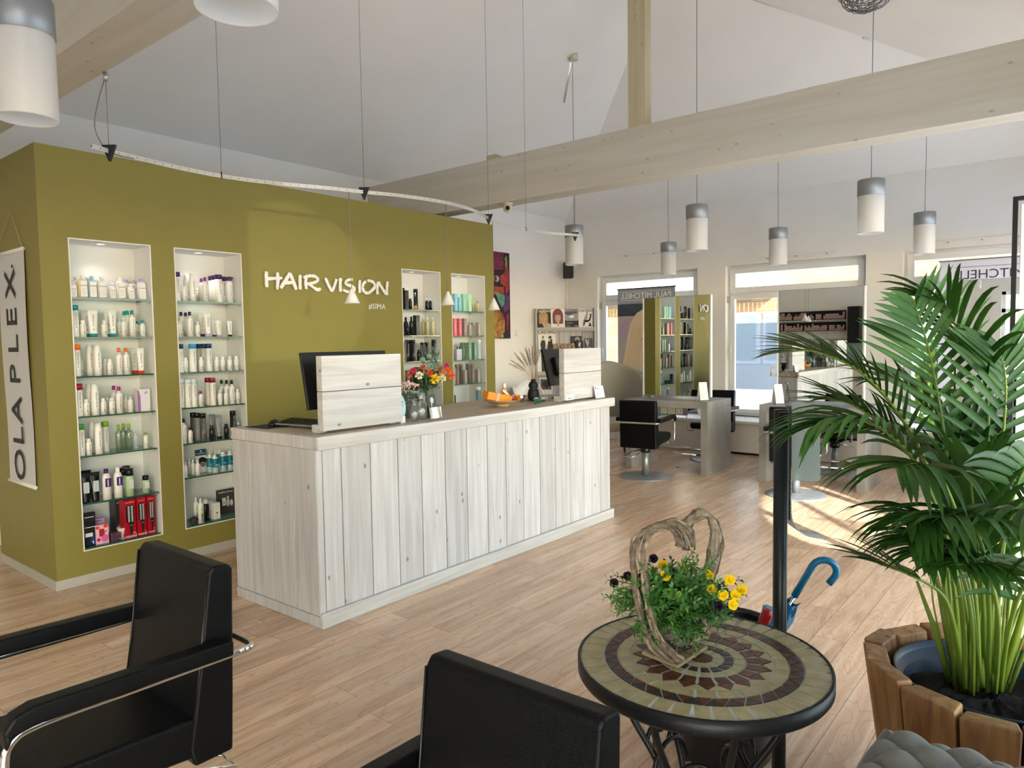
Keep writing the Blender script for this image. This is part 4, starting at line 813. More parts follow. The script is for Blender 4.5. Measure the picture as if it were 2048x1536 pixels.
CN = {'w': 'white', '0f8f92': 'teal', 'f06a1c': 'orange', 'a5122e': 'crimson', 'b0207a': 'magenta', '3f9a2c': 'green', '86b030': 'lime', '3d1f5c': 'purple', '7a2a86': 'violet', '17375c': 'navy', '2c8fd6': 'sky blue', '141414': 'black', 'e0402a': 'red', '8a1522': 'red', 'd8e2e8': 'clear',
 'ead2a4': 'cream', 'a9cbe6': 'pale blue', 'e8e2d0': 'ivory', 'b7a3d8': 'lavender', 'e4e0ec': 'pale lavender', '8a8d90': 'silver', '5a5552': 'gunmetal', '9bbbd0': 'pale blue', '8fd0e8': 'sky blue', '9fdcb8': 'mint', 'b8e8c8': 'pale mint', 'e07284': 'pink', '8c8078': 'taupe', 'a39a92': 'light taupe', '6f9a84': 'sage', 'c2ccdc': 'pale grey-blue', 'c8c49a': 'straw', '8d80a8': 'lilac', 'd8d6e0': 'frosted', '1b1c20': 'black', 'c4b4cc': 'lavender', 'd9d2b0': 'cream', '24303a': 'dark blue', '7f98a8': 'grey-blue'}
def shelf(k, j, items):
    z = (SHZ[k] + [.223])[j] + .0005; n0, n1 = NX[k]; lst = []
    for it in items:
        px, t = it[0], it[1]; row = it[2] if len(it) > 2 else 0; y = GY + .045 + .062 * row + (.006 * ((int(px) * 7) % 3 - 1))
        yz = 675 + (0 if z > 1.5 else 1) ; P = aty(px, 768 - (z - 1.5) * 300, y); x = min(max(P.x, n0 + .036), n1 - .036); lst.append([x, y, t, row])
    lst.sort(key=lambda q: q[0]); front = [q for q in lst]
    # push apart neighbours of one row
    for row in {q[3] for q in lst}:
        rr = [q for q in lst if q[3] == row]
        wd_ = {'small': .037, 'sspray': .036, 'pump': .036, 'spray': .043, 'cspray': .043, 'stube': .044, 'tube': .052, 'wtube': .064, 'olap': .057, 'solap': .046, 'fat': .053, 'btube': .062, 'ptall': .055, 'gcan': .055, 'gcans': .046, 'foam': .05, 'jar': .06, 'tbox': .044, 'pbox': .048, 'sbox': .038, 'rect': .04}
        for _ in range(30):
            for a, c in zip(rr[:-1], rr[1:]):
                m = (wd_.get(a[2][0], .045) + wd_.get(c[2][0], .045)) / 2; g = m - (c[0] - a[0])
                if g > 0: a[0] -= g / 2; c[0] += g / 2
            for q in rr: h_ = wd_.get(q[2][0], .045) / 2 + .012; q[0] = min(max(q[0], n0 + h_), n1 - h_)
    seen = {}
    for i, q in enumerate(lst):
        nm, d = DES[q[2][0]]; d = d.format(b=CN.get(q[2][1], 'coloured'), c=CN.get(q[2][2], 'coloured')); key = d; seen.setdefault(key, []).append(i)
    for i, q in enumerate(lst):
        nm, d = DES[q[2][0]]; d = d.format(b=CN.get(q[2][1], 'coloured'), c=CN.get(q[2][2], 'coloured')); m = seen[d]
        if len(m) == 1: L_ = '%s on %s shelf of %s' % (d, ORD[j], NN[k])
        else: L_ = '%s, %s such, %s shelf, %s' % (d, ORN[m.index(i)], ORD[j], NN[k])
        place(q[2], q[0], q[1], z, L_, 'products on the %s shelf of the %s' % (ORD[j], NN[k]), nm, {'product_carton': 'box', 'product_jar': 'jar', 'lotion_tube': 'tube', 'cream_tube': 'tube', 'styling_can': 'can', 'hairspray_can': 'can'}.get(nm, 'bottle'))
W = 'w'; T_ = ('tall', W); 
def tl_(c): return ('tall', W, c)
def sm(c=W): return ('small', W, c)
def sp(c): return ('spray', W, c)
TE, OR_, CR_, MG, GR, LM, PU, VI, NV, SK, BK, RD = '0f8f92', 'f06a1c', 'a5122e', 'b0207a', '3f9a2c', '86b030', '3d1f5c', '7a2a86', '17375c', '2c8fd6', '141414', 'e0402a'
CDN = ('cond', W, W); CLR = 'd8e2e8'
shelf(0, 0, [(149, ('solap', W, CLR)), (165, ('olap', 'ead2a4', CLR)), (187, ('olap', 'a9cbe6', '9bbbd0')), (208, ('olap', 'e8e2d0', CLR)), (229, ('solap', W, CLR)), (246, ('olap', W, W)), (266, ('solap', W, W)), (287, ('olap', 'e4e0ec', 'b7a3d8')), (158, ('olap', 'ead2a4', CLR), 2), (180, ('olap', 'a9cbe6', '9bbbd0'), 2), (202, ('olap', 'e8e2d0', CLR), 2), (272, ('olap', 'e4e0ec', 'b7a3d8'), 2), (284, ('olap', 'e4e0ec', 'b7a3d8'), 2)])
shelf(0, 1, [(149, tl_(TE)), (171, sm()), (191, ('wtube', W, TE)), (178, ('wtube', W, TE), 2), (213, sm()), (230, ('tube', W, TE)), (221, ('tube', W, TE), 2), (252, ('pump', W, W)), (244, ('pump', W, W), 1), (269, sp(TE)), (260, sp(TE), 1), (254, sp(TE), 2), (289, ('sspray', W, TE)), (281, ('sspray', W, TE), 2)])
shelf(0, 2, [(155, tl_(OR_)), (168, sm(), 2), (185, CDN, 1), (200, CDN), (215, sm(), 1), (224, sm()), (243, sp(OR_)), (257, sp(OR_)), (286, ('tube', W, RD)), (273, ('tube', W, RD), 2)])
shelf(0, 3, [(157, tl_(CR_)), (164, tl_(CR_), 2), (175, sm()), (184, CDN, 1), (195, CDN), (211, sm()), (219, sm(), 2), (228, sm()), (233, sp(MG), 2), (243, sp(MG)), (256, ('sspray', W, CLR), 1), (265, ('sspray', W, CLR))])
shelf(0, 4, [(161, tl_(GR)), (174, sm(), 1), (182, sm()), (190, CDN, 2), (202, CDN), (216, tl_(LM), 1), (242, ('cspray', CLR, LM)), (252, ('cspray', CLR, LM), 1), (263, ('cspray', CLR, LM)), (275, ('sspray', CLR, CLR), 1), (296, ('sspray', W, LM))])
shelf(0, 5, [(171, ('btube', BK, BK)), (191, ('btube', BK, BK)), (178, ('btube', BK, BK), 2), (218, ('ptall', W, PU)), (241, ('ptall', W, W)), (264, ('gcan', 'b3cba0', BK)), (252, ('gcan', 'b3cba0', BK), 1), (258, ('gcan', 'b3cba0', BK), 2), (296, ('gcans', 'b3cba0', BK))])
shelf(1, 0, [(355, tl_(PU)), (366, sm(), 1), (373, sm()), (378, CDN, 2), (389, CDN), (398, sm(), 2), (407, sp(VI), 1), (414, sp(VI)), (427, tl_(PU), 2), (433, tl_(PU), 1), (441, ('fat', W, PU)), (450, tl_(PU), 2), (462, ('foam', W, PU))])
shelf(1, 1, [(357, ('sspray', W, CLR)), (367, sp(PU), 1), (376, sp(PU), 2), (384, sp(PU)), (399, ('sspray', W, W)), (408, ('tube', W, VI), 2), (419, ('tube', W, 'c4b4cc')), (432, ('stube', W, VI), 1), (441, ('stube', W, 'c4b4cc')), (463, ('stube', W, BK))])
shelf(1, 2, [(360, tl_(NV)), (374, sm()), (390, ('fat', W, SK)), (404, tl_(NV), 2), (406, sm()), (413, tl_(NV), 1), (422, tl_(NV)), (437, sm()), (449, sm()), (463, sm()), (476, sm())])
shelf(1, 3, [(362, tl_(CLR)), (375, tl_(CLR)), (391, tl_(CLR)), (406, ('sspray', W, CR_)), (421, tl_('8a1522'), 1), (430, tl_('8a1522')), (444, ('sspray', W, CLR)), (448, sp(BK), 2), (456, ('sspray', W, CLR)), (458, sp(BK), 1), (468, sp(BK)), (479, ('sspray', W, W))])
shelf(1, 4, [(369, sp(BK)), (364, sp(BK), 2), (385, ('sspray', W, BK)), (392, ('dark', '5a5552', BK), 2), (400, ('dark', '8a8d90', BK), 1), (411, ('dark', '5a5552', BK)), (428, ('small', '1b1c20', BK)), (430, ('tube', '8a8d90', BK), 2), (443, ('tube', '8a8d90', BK)), (457, ('small', '1b1c20', BK)), (471, ('dark', '1b1c20', BK)), (481, ('sspray', '8a8d90', CLR))])
shelf(1, 5, [(369, ('sspray', W, CLR)), (364, ('sspray', W, CLR), 1), (384, ('sspray', W, CLR), 2), (391, ('sspray', W, CLR), 1), (400, ('sspray', W, CLR)), (424, ('nozzle', W, W), 1), (435, ('nozzle', W, W)), (444, ('tealcap', W, W), 2), (451, ('tealcap', W, W)), (465, ('tealcap', W, W))])
shelf(2, 0, [(807, ('dark', '1b1c20', BK), 1), (813, ('tbox', '1b1c20', BK)), (822, ('small', '1b1c20', BK), 1), (833, ('tall', '1b1c20', BK), 1), (855, ('sspray', '1b1c20', CLR)), (862, ('sspray', '1b1c20', CLR))])
shelf(2, 1, [(808, ('small', '1b1c20', BK)), (814, ('spray', '1b1c20', BK), 2), (817, ('small', '1b1c20', BK)), (825, ('spray', '1b1c20', BK)), (835, ('pbox', '1b1c20', '8a8d90')), (849, ('spray', 'c8c49a', W), 1), (857, ('spray', 'c8c49a', W)), (868, ('spray', 'd9d2b0', W))])
shelf(2, 2, [(809, ('pbox', '1b1c20', '8a8d90')), (817, ('dark', '1b1c20', BK)), (824, ('dark', '1b1c20', BK), 1), (829, ('dark', '1b1c20', BK)), (840, ('small', '1b1c20', BK)), (847, ('tube', '1b1c20', BK), 1), (855, ('tube', '1b1c20', BK), 1), (870, ('dark', '24303a', BK))])
shelf(2, 3, [(809, ('tbox', '1b1c20', BK)), (818, ('tbox', '1b1c20', BK)), (827, ('tbox', '1b1c20', BK)), (836, ('dark', '1b1c20', BK)), (846, ('dark', '1b1c20', BK)), (856, ('tube', '1b1c20', BK))])
shelf(2, 4, [(808, ('tube', W, W)), (820, ('sbox', W, W)), (832, ('sspray', W, W)), (845, ('tube', W, W)), (860, ('sbox', W, W))])
shelf(2, 5, [(812, ('sbox', W, W)), (828, ('sspray', W, BK)), (845, ('small', W, W))])
shelf(3, 0, [(907, ('tbox', '8fd0e8', W), 1), (911, ('tbox', '8fd0e8', W)), (919, ('sbox', '8fd0e8', W)), (928, ('tbox', '9fdcb8', W)), (939, ('tbox', 'b8e8c8', W)), (948, ('spray', 'c8c49a', 'b8e8c8'), 1), (957, ('sspray', 'c8c49a', '8a8d90'))])
shelf(3, 1, [(910, ('tbox', 'e07284', W)), (920, ('tbox', 'e07284', W)), (926, ('tbox', '8c8078', W), 2), (930, ('tbox', '8c8078', W)), (941, ('rect', 'a39a92', '8c8078')), (946, ('rect', 'a39a92', '8c8078'), 1), (958, ('sbox', 'a39a92', W))])
shelf(3, 2, [(908, ('sspray', '8d80a8', '8d80a8')), (917, ('rect', 'd8d6e0', PU)), (922, ('rect', 'd8d6e0', PU), 1), (928, ('tbox', '6f9a84', W), 1), (940, ('tbox', '6f9a84', W)), (951, ('tbox', '6f9a84', W)), (960, ('dark', 'c2ccdc', W))])
shelf(3, 3, [(909, ('tbox', '8c8078', W)), (917, ('dark', '8c8078', '8c8078')), (925, ('dark', '8c8078', '8c8078'), 1), (932, ('sbox', 'a39a92', W)), (938, ('dark', '8c8078', '8c8078'), 1), (948, ('dark', '8c8078', '8c8078')), (958, ('sbox', 'a39a92', W))])
shelf(3, 4, [(910, ('sbox', '24303a', BK)), (917, ('jar', '24303a', BK)), (932, ('jar', '24303a', BK)), (946, ('jar', '1b1c20', BK), 1), (960, ('fat', '7f98a8', W))])
shelf(3, 5, [(912, ('jar', '7f98a8', BK)), (930, ('dark', '7f98a8', W)), (950, ('jar', '24303a', BK))])
# ---- one-off products
b = MB(); b.sphere((0, 0, .018), .02, 10, 0, (1, .8, .95)); p = aty(831, 610, GY + .03); tag(b.build('round_sponge', mat('honey_sponge', 'd8a048', .85, bump=.5, bscale=300), loc=(p.x, GY + .03, SHZ[2][0])), 'round honey-coloured sponge in front of the black bottles, third niche', 'sponge')
def nx_(px, y=GY + .05): return aty(px, 900, y).x
def boxthing(name, label, cat, px, y, z, w, d, h, m, prints=(), mats=(), rz=0, texts=()):
    o = empty(name, label, cat, (nx_(px, y), y, z), rz); b = MB(); b.box((-w/2, 0, 0), (w/2, d, h)); b.build('carton', m, o, bevel=.0008)
    if prints or texts:
        F = Matrix(((1, 0, 0, -w/2), (0, 0, -1, -.0004), (0, 1, 0, 0), (0, 0, 0, 1))); b = MB(); art(b, F, prints)
        for (s, size, u, v_, mi) in texts: text_into(b, s, size, F @ Matrix.Translation((u, v_, .003)), mi, ext=.0002)
        b.build('print', list(mats), o)
    return o
ZB = .2235; redm = C('b01224', .3); silv = C('c9c9c9', .3)
def brush_print(w, h): # round brush picture
    cx = w / 2; S_ = [(0, [(cx + x * w * 1.0, h * (.36 + y * .50)) for x, y in ((-.30, .12), (-.36, .2), (-.36, .88), (-.26, 1.0), (.26, 1.0), (.36, .88), (.36, .2), (.30, .12))])]
    for i in range(11):
        for q in (-1, 1): v_ = h * (.46 + i * .035); S_.append((0, [(cx + q * w * .34, v_), (cx + q * w * .44, v_ + h * .004), (cx + q * w * .34, v_ + h * .008)]))
    for q in (-1, 1): S_.append((1, [(cx + q * w * .06, h * .43), (cx + q * w * .22, h * .43), (cx + q * w * .22, h * .84), (cx + q * w * .06, h * .84)]))
    for i in range(8):
        for q in (-1, 1): v_ = h * (.45 + i * .048); S_.append((0, [(cx + q * w * .06, v_), (cx + q * w * .22, v_ + h * .01), (cx + q * w * .22, v_ + h * .022), (cx + q * w * .06, v_ + h * .012)]))
    S_ += [(0, [(cx - w * .2, h * .36), (cx + w * .2, h * .36), (cx + w * .24, h * .44), (cx - w * .24, h * .44)]), (1, [(cx - w * .08, h * .352), (cx + w * .08, h * .352), (cx + w * .08, h * .362), (cx - w * .08, h * .362)]), (0, [(cx - w * .1, h * .12), (cx + w * .08, h * .12), (cx + w * .13, h * .3), (cx + w * .09, h * .35), (cx - w * .09, h * .35), (cx - w * .13, h * .3)])]
    return S_
for i, (px, w, h, s, y, lb) in enumerate(((254, .075, .262, 'XL', .018, 'widest red round-brush box marked XL, banner-side niche floor'), (277.5, .061, .262, 'L', .022, 'middle red round-brush box marked L, banner-side niche floor'), (296.5, .049, .262, 'M', .026, 'narrowest red round-brush box marked M, banner-side niche floor'))):
    boxthing('brush_box', lb, 'box', px, GY + y, ZB, w, .075, h, redm, brush_print(w, h), [M['ink'], silv, M['inkw']], 0, [('round', w * .40, w * .5, h * .065, 2), (s, w * .2, w * .8, h * .14, 2), ('PAUL MITCHELL', w * .105, w * .5, h * .93, 2)])
for i, px in enumerate((230.5, 239.5)):
    boxthing('flat_iron_box', '%s dark styling tool box marked XL behind the red brush boxes' % ('outer' if i == 0 else 'inner'), 'box', px, GY + .115, ZB, .033, .1, .255, C('26282c', .4), [(1, [(.012, .09), (.018, .09), (.018, .03), (.012, .03)])], [M['inkw'], C('7a7c80')], 0, [('XL', .016, .0165, .235, 0)])
boxthing('pink_heart_box', 'pink bubble-patterned box on the banner-side niche floor', 'box', 196.5, GY + .04, ZB, .078, .03, .125, C('ecb6cc', .4), [(0, [(.02, .1), (.05, .098), (.055, .07), (.045, .045), (.02, .05)]), (0, ell(.015, .03, .011, .011)), (1, ell(.055, .035, .024, .024)), (2, ell(.06, .115, .014, .013)), (2, ell(.01, .11, .012, .01)), (0, ell(.06, .08, .005, .005))], [C('b0202c'), C('d86aa8'), C('e04a2c')])
boxthing('lilac_box', 'lilac hanging-tab box behind the pink bubble-patterned box', 'box', 190, GY + .11, ZB, .075, .02, .155, C('c494bc', .4), [(0, [(.02, .138), (.055, .138), (.055, .142), (.02, .142)])], [M['ink']])
boxthing('blister_pack', 'black hair tool in a clear blister pack by the niche edge', 'box', 172, GY + .05, ZB, .07, .03, .215, C('15161c', .3), [(0, [(.005, .185), (.06, .185), (.06, .19), (.005, .19)]), (0, [(.005, .12), (.065, .12), (.065, .124), (.005, .124)]), (0, [(.005, .06), (.05, .06), (.05, .085), (.005, .085)]), (1, [(.03, .02), (.068, .01), (.068, .05), (.04, .06)]), (0, [(.045, .03), (.05, .01), (.056, .012), (.05, .035)])], [M['inkw'], C('1f3a78')])
b = MB()
for z in (0, .03): b.box((-.03, 0, z), (.03, .05, z + .028))
tag(b.build('clip_case', glassmat('tinted_case', 'e6d2dc', refl=1.5, base='a07088', opac=.5), loc=(nx_(222), GY + .03, ZB), bevel=.002), 'small clear plastic cases of pink clips beside the pink box', 'clip case')
o = empty('tea_cup', 'pale tea cup on a saucer in front of the dark styling tool boxes', 'cup', (nx_(235.5, GY + .07), GY + .055, ZB)); b = MB(); b.lathe([(.001, .03), (.012, .03), (.014, .034), (.026, .05), (.036, .08), (.034, .08), (.024, .052), (.001, .04)], 24, capb=False, capt=False); b.tube([(.03 + .014 * sin(a), -.01, .058 - .016 * cos(a)) for a in [i * pi / 6 for i in range(7)]], .003, 6); b.build('cup_body', C('d9cfc9', .25), o)
b = MB(); b.lathe([(.001, .0), (.018, 0), (.018, .005), (.042, .012), (.042, .014), (.016, .01)], 24, capt=False); b.build('saucer', C('a8c4bc', .25), o); b = MB(); b.lathe([(.012, .01), (.012, .03)], 12); b.build('cup_foot', C('d9cfc9', .25), o)
boxthing('floral_gift_carton', 'white and lilac floral gift carton at the end of the fourth shelf, banner-side niche', 'box', 292.5, GY + .035, SHZ[0][3] + .0005, .085, .05, .15, C('e4e0e6', .4), [(0, [(.0, .0), (.02, .0), (.02, .1), (.012, .14), (0, .148)]), (1, [(.045, .12), (.06, .14), (.07, .125), (.05, .115)]), (0, [(.07, .01), (.082, .01), (.082, .013), (.07, .013)])], [C('a070a8'), C('b898c4')])
# second niche extras
z5 = SHZ[1][5] + .0005
o = empty('leaflet_display', 'PLANTACIN leaflet display with a curly-haired head on the sixth shelf, second niche', 'leaflet display', (nx_(402, GY + .14), GY + .13, z5)); b = MB(); b.box((-.042, 0, 0), (.042, .004, .17)); b.xf(Matrix.Rotation(RAD(-8), 4, 'X')); b.build('backboard', C('dcdcdc', .5), o)
F = Matrix.Rotation(RAD(-8), 4, 'X') @ Matrix(((1, 0, 0, -.042), (0, 0, -1, -.0008), (0, 1, 0, 0), (0, 0, 0, 1))); b = MB(); art(b, F, [(0, [(0, .125), (.084, .125), (.084, .17), (0, .17)]), (1, ell(.05, .085, .032, .028)), (2, ell(.052, .06, .022, .02)), (3, ell(.045, .156, .006, .006))]); text_into(b, 'PLANTACIN', .012, F @ Matrix.Translation((.042, .14, .002)), 3, ext=.0002); b.build('print', [C('1f5068'), M['ink'], skin2, M['inkw']], o)
ZC2 = .2235
def bigtext(px, y, lb):
    o = empty('hair_tonic_bottle', lb, 'bottle', (nx_(px, y), y, ZC2)); b = MB(); b.lathe([(.001, 0), (.021, 0), (.021, .135), (.01, .145), (.009, .15)], 20); b.build('bottle_body', wpl, o); b = MB(); b.lathe([(.011, .15), (.009, .165), (.004, .18), (.001, .181)], 12); b.build('spray_head', wpl, o)
    b = MB(); F = Matrix(((0, -1, 0, 0), (0, 0, -1, -.0218), (1, 0, 0, .04), (0, 0, 0, 1))); text_into(b, 'HAAR', .024, F, 0, ext=.0002, offs=.0006); b.build('label_dark', M['ink'], o); b = MB(); text_into(b, 'NEU', .024, F @ Matrix.Translation((.06, 0, 0)), 0, ext=.0002, offs=.0006); b.build('label_green', C('a8b81c'), o)
bigtext(396.5, GY + .035, 'white bottle lettered HAARNEU, front one, second niche floor'); bigtext(387, GY + .105, 'white bottle lettered HAARNEU, rear one, second niche floor')
place(('small', '1b1c20', W), nx_(406, GY + .09), GY + .09, ZC2, 'dark brown bottle with white cap beside the HAARNEU bottles', None, 'serum_bottle', s=1.45)
gold = C('9a7b1e', .4)
for px, y, lb in ((418, GY + .12, 'white serum carton standing behind its neighbour, second niche floor'), (429, GY + .05, 'white serum carton with a gold triangle facing out, second niche floor')):
    boxthing('serum_carton', lb, 'box', px, y, ZC2, .052, .04, .12, C('e4e2de', .5), [(0, [(.014, .052), (.038, .052), (.026, .035)]), (1, [(.018, .1), (.034, .1), (.034, .102), (.018, .102)]), (1, [(.014, .02), (.038, .02), (.038, .022), (.014, .022)])], [gold, tl])
boxthing('counter_display_card', 'dark Kopfhaut Doctor display card on the second niche floor', 'display card', 449, GY + .17, ZC2, .16, .006, .185, C('3a3936', .5), [(0, [(.045, .06), (.075, .06), (.075, .12), (.045, .12)]), (1, ell(.092, .08, .014, .03)), (0, ell(.092, .12, .008, .01)), (2, [(.052, .085), (.068, .085), (.06, .075)]), (0, ell(.12, .075, .012, .025))], [C('d8d6d0'), C('c8c4ba'), gold, M['inkw']], 0, [('Kopfhaut Doctor', .017, .075, .165, 3)])
b = MB(); random.seed(9)
for i in range(700): d_ = Vector((random.gauss(0, 1), random.gauss(0, 1), random.gauss(0, 1))).normalized(); d_ = Vector((d_.x * .036, d_.y * .03, d_.z * .028)); s_ = d_.orthogonal().normalized() * .0008; p = Vector((0, 0, .032)); b.poly([p + d_ * .4 - s_, p + d_ * .4 + s_, p + d_ + Vector((random.uniform(-.004, .004), 0, random.uniform(-.003, .003)))])
b.sphere((0, 0, .029), .026, 8, 0, (1.1, 1, 1)); tag(b.build('hair_sample', C('3a3633', .9), loc=(nx_(381), GY + .045, ZC2)), 'fluffy dark hair sample ball by the near edge of the second niche floor', 'hair sample')
# ================================================================== STYLING STATIONS
def arc(cx, cz, r, a0, a1, n=8): return [(cx + r * cos(RAD(a0 + (a1 - a0) * i / n)), cz + r * sin(RAD(a0 + (a1 - a0) * i / n))) for i in range(n + 1)]
def chair(loc, rz, label, group='black salon chairs', lift=0.0, seatmat=None):
    """salon chair facing local +x"""
    c = empty('salon_chair', label, 'chair', loc, rz, group); L = M['leather']
    b = MB(); b.lathe([(.001, .018), (.04, .022), (.20, .02), (.272, .012), (.28, .006), (.28, 0)][::-1], 48); b.build('base_disc', M['alug'], c)
    b = MB(); b.lathe([(.038, .018), (.036, .30 + lift)], 24); b.build('pump_column', M['alug'], c)
    b = MB(); b.lathe([(.05, .27 + lift), (.055, .29 + lift), (.05, .35 + lift)], 20); b.box((-.12, -.1, .34 + lift), (.12, .1, .355 + lift)); b.build('swivel_housing', M['black'], c)
    b = MB(); b.tube([(-.03, .03, .30 + lift), (-.12, .1, .29 + lift), (-.25, .14, .25 + lift), (-.26, .05, .245 + lift), (-.14, .0, .285 + lift)], .005, 8); b.build('pump_lever', M['chrome'], c)
    # seat: side profile, thicker towards the back with a rounded front
    W2 = .205; z0, z1 = .36 + lift, .485 + lift
    b = MB(); pr = [(-.17, z0), (.20, z0 + .035), (.235, z0 + .05), (.25, z0 + .075), (.245, z1 - .025), (.225, z1 - .008), (.19, z1), (-.17, z1 - .015)]
    b.prism([(max(x, -.135), -W2 + .003, z) for x, z in pr], (0, 2 * W2 - .006, 0)); b.build('seat', L, c, bevel=.012, seg=3)
    # backrest: wedge, leaning back
    b = MB(); pr = [(-.17, z0 - .02), (-.13, z0 - .02), (-.115, z0 + .02), (-.17, .84 + lift), (-.18, .855 + lift), (-.225, .85 + lift), (-.235, .84 + lift), (-.215, z0 + .02)]
    pr = [(-.215, z0 - .02), (-.12, z0 - .02), (-.11, z0 + .03), (-.14, z1 + .1), (-.17, .84 + lift), (-.182, .857 + lift), (-.222, .853 + lift), (-.232, .84 + lift), (-.222, z0 + .15)]
    b.prism([(x, -W2, z) for x, z in pr], (0, 2 * W2, 0)); b.build('backrest', L, c, bevel=.010, seg=3)
    for s in (-1, 1):
        b = MB(); b.tube([(x, s * (W2 - .004), z) for x, z in ((-.112, z0 + .03), (-.14, z1 + .1), (-.168, .838 + lift))], .0028, 6); b.build('piping', M['seam'], c)
    za = .635 + lift
    for s in (-1, 1):
        y = s * (W2 + .032); b = MB(); pr = [(-.20, za - .012), (.215, za - .002), (.245, za - .012), (.258, za - .04), (.262, za + .005), (.245, za + .03), (.21, za + .042), (-.20, za + .03)]
        b.prism([(x, y - .024, z) for x, z in pr], (0, .048, 0)); b.build('armrest', L, c, bevel=.008, seg=3)
        b = MB(); b.tube(smooth([(-.215, y, za - .016), (.0, y, za - .014), (.19, y, za - .012), (.245, y, za - .03), (.258, y, za - .08), (.256, y, z0 + .08), (.235, y * .98, z0 + .02), (.15, y * .8, z0 + .005)], 5), .009, 8, flat=(1, .75)); b.build('arm_frame', M['chrome'], c)
    y = W2 + .032; b = MB(); b.tube(smooth([(-.205, -y, za - .016), (-.242, -y, za - .016), (-.264, -y + .03, za - .016), (-.264, 0, za - .016), (-.264, y - .03, za - .016), (-.242, y, za - .016), (-.205, y, za - .016)], 6), .010, 8, flat=(1.1, .6)); b.build('rear_rail', M['chrome'], c)
    return c
def desk(yc, label):
    y0, y1, x0, x1, zt = yc - .51, yc + .51, 7.36, 8.02, .812
    d = empty('styling_desk', label, 'desk', (7.69, yc, 0), 0, 'grey concrete-look styling desks'); w = (y1 - y0) / 2; dx = (x1 - x0) / 2
    for s in (-1, 1): b = MB(); ya, yb = sorted((s * w, s * (w - .078))); b.box((-dx, ya, 0), (dx, yb, zt - .08)); b.build('side_panel', M['concrete'], d, bevel=.003)
    b = MB(); b.box((-dx, -w, zt - .0795), (dx, w, zt)); b.build('desk_top', M['concrete'], d, bevel=.003)
    for xx in (-.2, .2):
        b = MB(); b.cyl((xx, -w + .078, .20), (xx, w - .078, .20), .014, 12); b.build('foot_bar', M['chrome'], d)
    b = MB(); b.box((.02, -.10, zt - .20), (.06, .25, zt - .08)); o = b.build('socket_rail', M['alug'], d)
    for yy in (-.02, .08, .18):
        b = MB(); b.box((.0, yy - .04, zt - .185), (.02, yy + .04, zt - .105)); b.lathe([(.02, 0), (.02, .001)], 16); b.build('power_socket', mat('socket_cream', 'e0d8c8', .4), o)
        b = MB(); b.tube([(-.001, yy + .024 * cos(a), zt - .145 + .024 * sin(a)) for a in [i * pi / 8 for i in range(16)]], .003, 5, closed=True); b.build('socket_ring', M['alug'], o)
    m = empty('station_mirror', {3.74: 'tall two-sided mirror on the desk nearest the magazine rack', 2.155: 'tall two-sided mirror on the middle styling desk', .57: 'tall two-sided mirror on the desk behind the palm'}[yc], 'mirror', (7.665, yc, zt))
    z0, z1, h = .03, 1.182, .415
    b = MB(); b.box((-.014, -h, z0), (.014, h, z1)); b.build('mirror_core', M['alu'], m)
    for s in (-1, 1):
        x = s * .0165; b = MB(); b.box((min(x, s * .0145), -h + .012, z0 + .006), (max(x, s * .0145), h - .012, z1 - .006)); b.build('mirror_face', M['mirror'], m)
    for ya in (-h - .012, h): b = MB(); b.box((-.02, ya, z0), (.02, ya + .012, z1)); b.build('edge_trim', M['upvc'], m)
    for yy in (-h + .08, h - .08): b = MB(); b.box((-.03, yy - .02, 0), (.03, yy + .02, z0)); b.build('mirror_foot', M['chrome'], m)
    return d
desk(3.74, 'grey styling desk nearest the magazine rack'); desk(2.155, 'grey styling desk in the middle, beside the sunlit floor patch'); desk(.57, 'grey styling desk partly hidden by the palm')
chair((6.965, 3.77, 0), RAD(6), 'black salon chair seen from behind at the desk nearest the rack')
chair((8.42, 3.62, 0), RAD(183), 'black salon chair beyond the desk nearest the rack, facing it')
chair((6.95, 2.16, 0), RAD(8), 'black salon chair half hidden by the black post at the middle desk')
chair((8.42, 2.2, 0), RAD(180), 'black salon chair beyond the middle desk below its mirror', lift=.0)
chair((6.95, .60, 0), RAD(-4), 'black salon chair behind the palm at the last desk')
chair((8.42, .55, 0), RAD(180), 'black salon chair beyond the last desk, under its mirror')
def pricelist(x, y, rz, label):
    o = empty('price_list_stand', label, 'price list', (x, y, .813), rz); b = MB(); t = RAD(12)
    for s in (-1, 1):
        b = MB(); b.box((-.05, -.001, 0), (.05, .001, .205)); b.xf(Matrix.Translation((0, s * .042, 0)) @ Matrix.Rotation(s * t, 4, 'X')); b.build('sheet', M['white'], o)
    b = MB(); b.box((-.048, -.006, .195), (.048, .006, .205)); b.build('top_clip', M['alu'], o, bevel=.001)
    F = Matrix.Translation((0, -.042, 0)) @ Matrix.Rotation(-t, 4, 'X') @ Matrix(((1, 0, 0, -.05), (0, 0, -1, -.0015), (0, 1, 0, 0), (0, 0, 0, 1))); b = MB()
    for i in range(15): v_ = .165 - i * .0095; art(b, F, [(0, [(.012, v_), (.012 + .03 + (i * 7 % 5) * .005, v_), (.012 + .03 + (i * 7 % 5) * .005, v_ + .003), (.012, v_ + .003)]), (0, [(.08, v_), (.09, v_), (.09, v_ + .003), (.08, v_ + .003)])])
    art(b, F, [(1, [(.0, .0), (.1, .0), (.1, .006), (0, .006)])]); b.build('print', [C('9c9ca4', .6), C('30343c', .6)], o)
p = atz(1404, 800, .813); pricelist(p.x - .05, p.y - .03, RAD(-35), 'white folded price list on the desk nearest the rack'); p = atz(1562, 806, .813); pricelist(p.x - .1, p.y, RAD(-35), 'white folded price list on the middle desk')
